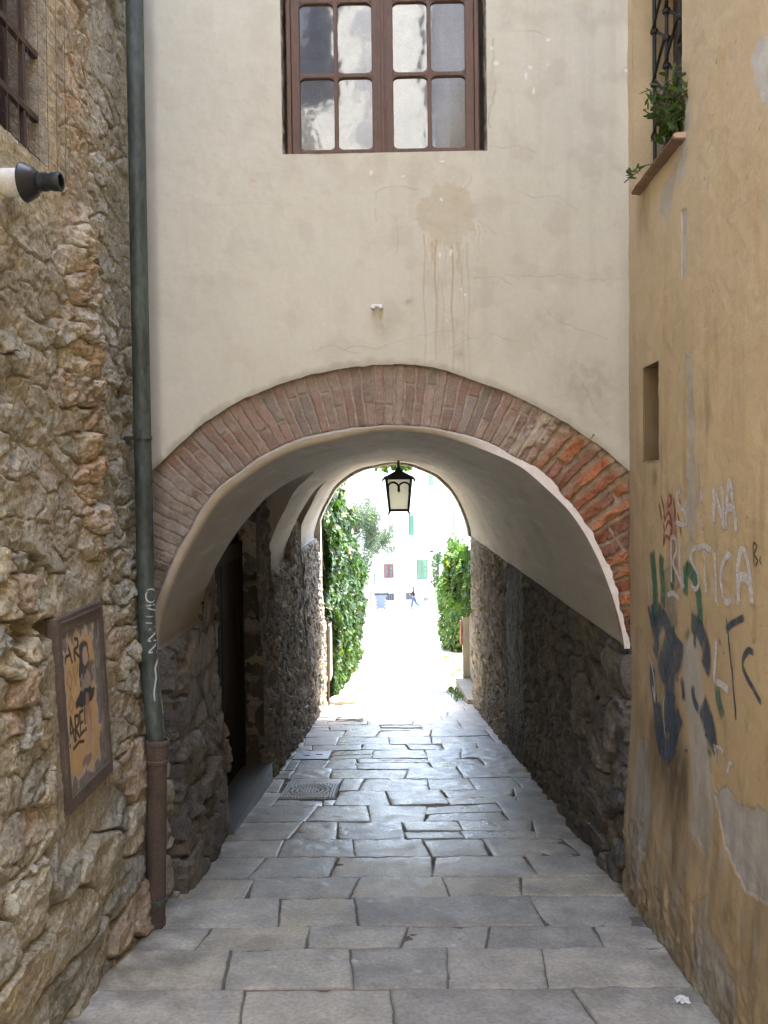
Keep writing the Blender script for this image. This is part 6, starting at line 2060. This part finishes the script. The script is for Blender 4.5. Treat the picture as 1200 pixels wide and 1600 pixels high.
shutter(638.5, 805, 646.5, 836, M['shutter'], 1, 'bright green open shutter leaf beside an upper window')
shutter(651, 874.5, 668.5, 905, M['greyshutter'], 2, 'pair of closed faded green shutters')
shutter(670, 722, 676.5, 759, M['greyshutter'], 1, 'faded green shutter leaf high on the wall')


def window_far(x0, y0, x1, y1, fr, gl, bars_=1):
    b = MB(); a, c_ = hx(x0, y1), hx(x1, y0)
    t = .09
    b.box(a.x, a.x + t, YH - .05, YH - .002, a.z, c_.z); b.box(c_.x - t, c_.x, YH - .05, YH - .002, a.z, c_.z)
    b.box(a.x + t + .001, c_.x - t - .001, YH - .05, YH - .002, a.z, a.z + t); b.box(a.x + t + .001, c_.x - t - .001, YH - .05, YH - .002, c_.z - t, c_.z)
    for k in range(bars_):
        xm = a.x + (c_.x - a.x) * (k + 1) / (bars_ + 1)
        b.box(xm - .07, xm + .07, YH - .055, YH - .003, a.z + t + .001, c_.z - t - .001)
    w = b.build('window', fr, fh)
    b = MB(); b.box(a.x + t, c_.x - t, YH - .025, YH - .001, a.z + t, c_.z - t); b.build('pane', gl, w)
    return w


w = window_far(600, 881, 615, 903, M['redwood'], M['winglass'], 1); w['label'] = 'reddish brown wooden window'
window_far(607, 819, 614.5, 832, M['greywood'], M['winglass'], 0)
for (x0, y0, x1, y1) in ((601, 927, 616, 938), (634, 925.5, 645, 937), (662, 933, 669, 939)):
    b = MB(); a, c_ = hx(x0, y1), hx(x1, y0)
    b.box(a.x, c_.x, YH - .03, YH - .002, a.z, c_.z)
    cg = b.build('cellar_window', M['grille'], fh)
    b = MB()
    for k in range(5):
        xm = a.x + (c_.x - a.x) * (k + .5) / 5; b.box(xm - .018, xm + .018, YH - .05, YH - .031, a.z, c_.z)
    b.build('bars', M['greywood'], cg)
for (x0, y0, x1, y1, t) in ((641, 784, 667, 785.6, .25), (648, 906.5, 656, 908, .12), (616, 805, 621, 806, .1)):
    b = MB(); rect(b, x0, y0, x1, y1, .002, t); b.build('ledge', M['palewall'], fh)
b = MB(); rect(b, 598, 939, 616, 942, .002, .25); b.build('plinth', M['palewall'], fh)
# air conditioner, downpipe and wall lamp of the far house
ac = thing('air_conditioner', 'white air-conditioning unit under the small window of the far house', 'air conditioner', tuple(hx(607, 842)))
b = MB(); rect(b, 599, 834.5, 614.5, 842, .02, .42); b.build('casing', M['white'], ac)
b = MB(); a = hx(602.5, 838.5); b.lathe((a.x, YH - .421, a.z), (0, -1, 0), [(0, .15), (.02, .15), (.02, .12), (.008, .0)], 20); b.build('fan_grille', M['grille'], ac)
b = MB(); rect(b, 612.5, 835, 614, 841.5, .4215, .44); b.build('vent', M['grille'], ac)
dpf = thing('far_drainpipe', 'thin dark drainpipe on the left edge of the far white house', 'drainpipe', tuple(hx(583, 940)))
b = MB()
q = [hx(585.5, 896), hx(585.5, 911), hx(582.5, 916), hx(582.5, 942)]
b.tube([(p.x, YH - .08, p.z) for p in q], .045, 8); b.build('pipe', M['grille'], dpf, True)
wlp = thing('wall_lamp', 'small dark lamp on a bracket high on the far white house', 'lamp', tuple(hx(674, 861)))
b = MB(); a = hx(674, 861)
b.lathe((a.x, YH - .75, a.z - .02), (0, 0, 1), [(-.05, .14), (.0, .20), (.1, .16), (.16, .04), (.18, 0)], 16); b.build('lamp_shade', M['iron'], wlp, True)
b = MB(); b.tube([(a.x, YH - .002, a.z + .35), (a.x, YH - .4, a.z + .38), (a.x, YH - .75, a.z + .16)], .025, 6); b.build('arm', M['iron'], wlp, True)

# right-hand house running back to the square
rh = thing('pale_side_house', 'long pale house side with shutters along the right of the far lane', 'house', (5, 48, gzf(48)))
b = MB(); b.box(3.35, 9, 36, 64.2, -12, 1.2); b.build('wall', M['whitewall'], rh)
b = MB(); b.box(3.05, 9.3, 35.7, 64.5, 1.202, 1.42); b.build('roof', M['terracotta'], rh)
M['blueshutter'] = surf('blue grey shutter paint', (.16, .24, .36), rough=.6, bump=0)
for (Ya, Yb, za, zb2, mt) in ((44.5, 45.6, -2.9, -1.95, 'blueshutter'), (61.2, 62.6, -7.4, -5.9, 'shutter'), (61.2, 62.6, -9.4, -8.2, 'shutter')):
    b = MB()
    b.box(3.29, 3.349, Ya, Yb, za, zb2, .008)
    for q in range(10): b.box(3.275, 3.288, Ya + .05, Yb - .05, za + .05 + q * (zb2 - za - .1) / 10, za + .05 + (q + .6) * (zb2 - za - .1) / 10)
    b.build('shutter', M[mt], rh)
# left-hand house corner behind the ivy
lf = thing('pale_corner_house', 'pale house corner just showing between the ivy and the grey-green tree', 'house', (-4, 28, gzf(28)))
b = MB(); b.box(-8, -1.62, 24, 31, -8, 2.2); b.build('wall', M['whitewall'], lf)
b = MB(); b.box(-8.3, -1.35, 23.7, 31.3, 2.202, 2.4); b.build('roof', M['terracotta'], lf)
b = MB(); b.box(-1.618, -1.57, 26.5, 28.2, -2.6, -1.6, .01); b.build('shutter', M['winglass'], lf)
br = thing('cable_bracket', 'thin curved iron bracket on the house corner, holding an overhead cable', 'bracket', (-1.62, 31, -1.0))
b = MB()
b.tube([(onY(a, c_, 31).x, 31, onY(a, c_, 31).z) for a, c_ in ((549, 795), (553, 788), (558, 781), (565, 776.5), (572, 776.5), (574, 772), (577, 764), (583, 759.5), (590, 758), (598, 758))], .014, 6)
b.build('arm', M['grille'], br, True)
cb_ = MB()
p0, p1 = Vector((-1.62, 30.5, onY(556, 757, 30.5).z)), Vector((-.2, YH, hx(612, 752).z))
cb_.tube([p0.lerp(p1, t) - Vector((0, 0, .25 * t * (1 - t))) for t in np.linspace(0, 1, 14)], .012, 5)
co = cb_.build('overhead_cable', M['grille'], None); tag(co, 'thin cable strung from the house corner to the far white house', 'cable')

# grey-green tree
tr = thing('olive_tree', 'airy grey-green tree standing left of the lane in front of the far house', 'tree', (-2.5, 41, gzf(41)))
R_ = np.random.default_rng(91)
b = MB()
tx_, ty_, tz_ = -2.25, 41.0, gzf(41)
b.tube([(tx_, ty_, tz_ - .1), (tx_ + .1, ty_, tz_ + 1.2), (tx_ - .05, ty_, tz_ + 2.4), (tx_ + .1, ty_, tz_ + 4.4), (tx_, ty_, tz_ + 6.0)], [.20, .16, .13, .07, .03], 9)
P_, S_, N_ = [], [], []
ctr = []
for k in range(26):
    a = R_.uniform(0, 2 * PI); hh_ = R_.uniform(1.6, 6.2)
    rr_ = R_.uniform(.5, 1.75) * np.interp(hh_, [1.2, 2.6, 4.5, 6.6], [.7, 1.05, 1.0, .55])
    e = np.array([tx_ + rr_ * math.cos(a), ty_ + rr_ * math.sin(a), tz_ + hh_ + .3])
    b.tube([(tx_, ty_, tz_ + max(1.2, hh_ - .9)), ((tx_ + e[0]) / 2, (ty_ + e[1]) / 2, tz_ + hh_ - .2), tuple(e)], [.05, .03, .01], 5)
    ctr.append(e)
    for q in range(3): ctr.append(e + R_.normal(0, .38, 3))
b.build('trunk', M['bark'], tr, True)
for e in ctr:
    m_ = R_.integers(170, 380)
    d = R_.normal(0, 1, (m_, 3)); d *= (.42 * R_.random((m_, 1)) ** .5) / np.linalg.norm(d, axis=1, keepdims=True)
    P_.append(e + d * np.array([1, 1, 1.15])); S_.append(R_.uniform(.06, .13, m_)); N_.append(R_.normal(0, 1, (m_, 3)) + np.array([0, -.3, .5]))
P_, S_, N_ = np.concatenate(P_), np.concatenate(S_), np.concatenate(N_)
leaves(P_, S_, N_, leaf_cols(len(P_), R_, (.045, .066, .044), (.10, .13, .088)), 'crown', M['olive'], tr, LOUT2 * np.array([1.5, 1, 1]), .4, 31)
# shrub and pale pillar at the end of the right wall, wall stub on the left
pil = thing('stone_pillar', 'pale weathered stone pillar at the corner right of the walking person', 'pillar', tuple(onY(679, 957, 52)))
b = MB(); a = onY(679, 957, 52)
b.box(a.x - .17, a.x + .17, 51.8, 52.2, gzf(52) - .1, gzf(52) + 1.55, .03); b.box(a.x - .22, a.x + .22, 51.75, 52.25, gzf(52) + 1.551, gzf(52) + 1.68, .02); b.build('shaft', M['palewall'], pil)
lw = thing('far_garden_wall', 'pale old garden wall end left of the far lane, with a thin dark post before it', 'wall', (-1.9, 44, gzf(44)))
b = MB(); b.box(-3.0, -1.35, 44, 50, gzf(50) - .2, gzf(44) + 2.5, .03); b.build('wall', M['palewall'], lw)
ps = thing('iron_post', 'thin dark post in front of the old garden wall on the left', 'post', (-1.28, 42.5, gzf(42.5)))
b = MB(); b.lathe((-1.33, 42.5, gzf(42.5) - .05), (0, 0, 1), [(0, .04), (1.75, .035), (1.80, .05), (1.86, .0)], 8); b.build('shaft', M['grille'], ps, True)
sh = thing('corner_shrub', 'small sparse shrub behind the pale pillar at the far right corner', 'shrub', (2.8, 54, gzf(54)))
P_, S_, N_ = [], [], []
bb_ = MB()
for k in range(16):
    e = np.array([2.75 + R_.normal(0, .25), 54 + R_.normal(0, .4), gzf(54) + R_.uniform(1.9, 4.0)])
    bb_.tube([(2.75, 54, gzf(54) - .1), (2.75 + (e[0] - 2.75) * .5, 54, (gzf(54) + e[2]) / 2), tuple(e)], [.03, .02, .008], 5)
    P_.append(e + R_.normal(0, .17, (70, 3))); S_.append(R_.uniform(.06, .12, 70)); N_.append(R_.normal(0, 1, (70, 3)))
P_, S_, N_ = np.concatenate(P_), np.concatenate(S_), np.concatenate(N_)
bb_.build('stem', M['bark'], sh)
leaves(P_, S_, N_, leaf_cols(len(P_), R_, (.04, .09, .03), (.09, .16, .05)), 'foliage', M['leaf'], sh, LOUT, .3, 32)

# wheeled refuse container
bx, by = -1.14, 62.3
bz = gzf(by)
wb_ = thing('refuse_bin', 'light grey wheeled refuse container with red and white corner strips, left of the walking person', 'bin', (bx, by, bz))
b = MB()
w0, w1, d0, d1, h0, h1 = .36, .45, .30, .38, .12, 1.12
lo = [(-w0, -d0), (w0, -d0), (w0, d0), (-w0, d0)]; hi = [(-w1, -d1), (w1, -d1), (w1, d1), (-w1, d1)]
va = [b.bm.verts.new((bx + p[0], by + p[1], bz + h0)) for p in lo]; vb = [b.bm.verts.new((bx + p[0], by + p[1], bz + h1)) for p in hi]
b.bm.faces.new(va[::-1]); b.bm.faces.new(vb)
for i in range(4): b.bm.faces.new((va[i], va[(i + 1) % 4], vb[(i + 1) % 4], vb[i]))
b.box(bx - w1 - .04, bx + w1 + .04, by - d1 - .04, by + d1 + .04, bz + h1 - .06, bz + h1 + .01, .02)
M['bingrey'] = surf('grey bin plastic', (.24, .26, .30), rough=.5, bump=0, var=.05)
b.build('body', M['bingrey'], wb_)
b = MB(); b.box(bx - w1 - .03, bx + w1 + .03, by - d1 - .03, by + d1 + .05, bz + h1 + .012, bz + h1 + .09, .03); b.tube([(bx - w1 - .08, by - .2, bz + h1 + .06), (bx - w1 - .08, by + .3, bz + h1 + .16)], .05, 8); b.tube([(bx + w1 + .08, by - .2, bz + h1 + .02), (bx + w1 + .08, by + .3, bz + h1 + .12)], .05, 8)
b.build('lid', M['black'], wb_)
M['redstrip'] = surf('red reflective strip', (.55, .06, .05), rough=.4, bump=0); M['binside'] = surf('dark bin side', (.09, .10, .13), rough=.5, bump=0)
for s_ in (-1, 1):
    for k in range(6):
        b = MB(); t0, t1 = k / 6, (k + 1) / 6
        zz0, zz1 = bz + .2 + .75 * t0, bz + .2 + .75 * t1 - .01
        xx0 = s_ * (w0 + (w1 - w0) * (t0 * .8 + .1) - .04)
        b.box(bx + xx0 - .035, bx + xx0 + .035, by - d1 - .012, by - d0 - .0, zz0, zz1); b.build('reflector', M['redstrip'] if k % 2 else M['white'], wb_)
for sx_ in (-.28, .28):
    for sy_ in (-.22, .22):
        b = MB(); b.lathe((bx + sx_ - .025, by + sy_, bz + .075), (1, 0, 0), [(0, .04), (0, .075), (.05, .075), (.05, .04)], 14); b.build('wheel', M['black'], wb_, True)

# walking person -----------------------------------------------------------
YP = 62.0
zp = gzf(YP)
xp0 = (645 - 616) / F * YP
pe = thing('person', 'person in a dark top and blue jeans striding to the left across the far square', 'person', (xp0, YP, zp))


def skin(name, joints, edges, mat, parent, root=0, sub=2):
    me = bpy.data.meshes.new(name)
    me.from_pydata([tuple(j[0]) for j in joints], edges, [])
    o = link(name, me, mat, parent)
    sk = o.modifiers.new('skin', 'SKIN')
    for i, j in enumerate(joints):
        r_ = j[1]; r_ = (r_, r_) if not isinstance(r_, tuple) else r_
        me.skin_vertices[0].data[i].radius = r_
        me.skin_vertices[0].data[i].use_root = (i == root)
    sb = o.modifiers.new('subdivision', 'SUBSURF'); sb.levels = sub; sb.render_levels = sub
    sk.use_smooth_shade = True
    return o


def W(x_, y_, z_): return Vector((xp0 + x_, YP + y_, zp + z_))


M['skin'] = surf('skin', (.42, .24, .17), rough=.55, bump=0, var=.05); M['hair'] = surf('brown hair', (.10, .05, .03), rough=.6, bump=0)
M['shirt'] = surf('dark shirt', (.022, .02, .03), rough=.85, bump=0); M['jeans'] = surf('blue jeans', (.055, .095, .19), rough=.85, bump=0); M['shoe'] = surf('dark shoes', (.03, .03, .035), rough=.6, bump=0)
# body: pelvis 0, spine, neck, head; arms; legs (walking to -x)
J = [(W(0, 0, .90), (.12, .10)), (W(-.02, 0, 1.08), (.11, .095)), (W(-.05, 0, 1.30), (.14, .10)), (W(-.06, 0, 1.42), (.055, .055)), (W(-.075, 0, 1.50), (.06, .055)), (W(-.085, 0, 1.60), (.085, .075)), (W(-.08, 0, 1.68), (.06, .055)),
     (W(-.04, -.17, 1.37), .05), (W(.06, -.22, 1.12), .042), (W(-.13, -.22, .98), .035), (W(-.19, -.2, .95), (.035, .02)),
     (W(-.04, .17, 1.37), .05), (W(-.14, .23, 1.13), .042), (W(-.32, .18, 1.06), .035), (W(-.38, .16, 1.07), (.035, .02)),
     (W(-.02, -.09, .84), .095), (W(-.16, -.09, .48), .062), (W(-.17, -.09, .10), .042), (W(-.28, -.09, .04), (.035, .03)),
     (W(.02, .09, .84), .095), (W(.14, .09, .47), .062), (W(.40, .09, .17), .042), (W(.34, .09, .05), (.035, .03))]
E = [(0, 1), (1, 2), (2, 3), (3, 4), (4, 5), (5, 6), (2, 7), (7, 8), (8, 9), (9, 10), (2, 11), (11, 12), (12, 13), (13, 14), (0, 15), (15, 16), (16, 17), (17, 18), (0, 19), (19, 20), (20, 21), (21, 22)]
skin('body', J, E, M['skin'], pe)
skin('shirt', [(W(0, 0, .93), (.135, .115)), (W(-.02, 0, 1.08), (.13, .11)), (W(-.05, 0, 1.30), (.158, .115)), (W(-.058, 0, 1.40), (.07, .07)), (W(-.04, -.17, 1.37), .063), (W(.06, -.22, 1.12), .054), (W(-.09, -.22, 1.0), .044), (W(-.04, .17, 1.37), .063), (W(-.14, .23, 1.13), .054), (W(-.28, .19, 1.07), .044)],
     [(0, 1), (1, 2), (2, 3), (2, 4), (4, 5), (5, 6), (2, 7), (7, 8), (8, 9)], M['shirt'], pe)
skin('jeans', [(W(0, 0, .93), (.125, .105)), (W(-.02, -.09, .82), .11), (W(-.16, -.09, .48), .076), (W(-.17, -.09, .12), .06), (W(.02, .09, .82), .11), (W(.14, .09, .47), .076), (W(.385, .09, .19), .06)], [(0, 1), (1, 2), (2, 3), (0, 4), (4, 5), (5, 6)], M['jeans'], pe)
for y_, a, c_ in ((-.09, (-.13, .05), (-.30, .035)), (.09, (.42, .15), (.33, .035))):
    skin('shoe', [(W(a[0], y_, a[1]), (.052, .05)), (W((a[0] + c_[0]) / 2, y_, (a[1] + c_[1]) / 2), (.052, .045)), (W(c_[0], y_, c_[1]), (.045, .03))], [(0, 1), (1, 2)], M['shoe'], pe)
skin('hair', [(W(-.075, 0, 1.70), (.065, .07)), (W(-.035, 0, 1.64), (.075, .085)), (W(-.01, 0, 1.52), (.06, .07)), (W(.01, 0, 1.40), (.035, .05))], [(0, 1), (1, 2), (2, 3)], M['hair'], pe)
b = MB()
for y_ in (-.03, .03): b.lathe(W(-.158, y_, 1.605), (-1, 0, 0), [(0, .012), (.006, .010), (.01, 0)], 8)
b.prism([W(-.165, -.014, 1.565), W(-.165, .014, 1.565), W(-.165, 0, 1.61)], (-.022, 0, -.004))
b.build('face', M['hair'] if False else M['skin'], pe)

# ------------------------------------------------------------------ light
world = bpy.data.worlds.new('World'); S.world = world; world.use_nodes = True
nt = world.node_tree; nt.nodes.clear()
sky = nt.nodes.new('ShaderNodeTexSky'); sky.sky_type = 'NISHITA'; sky.sun_disc = False
SUN_EL, SUN_AZ = math.radians(62), math.radians(30)      # azimuth clockwise from +Y
sky.sun_elevation = SUN_EL; sky.sun_rotation = SUN_AZ
sky.altitude = 100; sky.air_density = 1.0; sky.dust_density = 1.6
bg = nt.nodes.new('ShaderNodeBackground'); bg.inputs['Strength'].default_value = 0.15
ow = nt.nodes.new('ShaderNodeOutputWorld')
nt.links.new(sky.outputs[0], bg.inputs[0]); nt.links.new(bg.outputs[0], ow.inputs[0])
sl = bpy.data.lights.new('sun', 'SUN'); sl.energy = 3.4; sl.angle = math.radians(.53); sl.color = (1.0, .95, .87)
so_ = bpy.data.objects.new('sun', sl); COL.objects.link(so_)
dv = Vector((math.sin(SUN_AZ) * math.cos(SUN_EL), math.cos(SUN_AZ) * math.cos(SUN_EL), math.sin(SUN_EL)))
so_.rotation_euler = dv.to_track_quat('Z', 'Y').to_euler()
so_.location = (4, 0, 12)
S.view_settings.view_transform = 'Standard'; S.view_settings.look = 'None'; S.view_settings.gamma = 1
S.view_settings.exposure = 3.8
S.render.engine = 'CYCLES'
S.cycles.use_denoising = True
try:
    S.cycles.denoiser = 'OPENIMAGEDENOISE'
    S.cycles.denoising_input_passes = 'RGB_ALBEDO_NORMAL'
except Exception: pass
S.cycles.max_bounces = 10; S.cycles.diffuse_bounces = 7; S.cycles.glossy_bounces = 4; S.cycles.transparent_max_bounces = 16
S.cycles.sample_clamp_indirect = 8
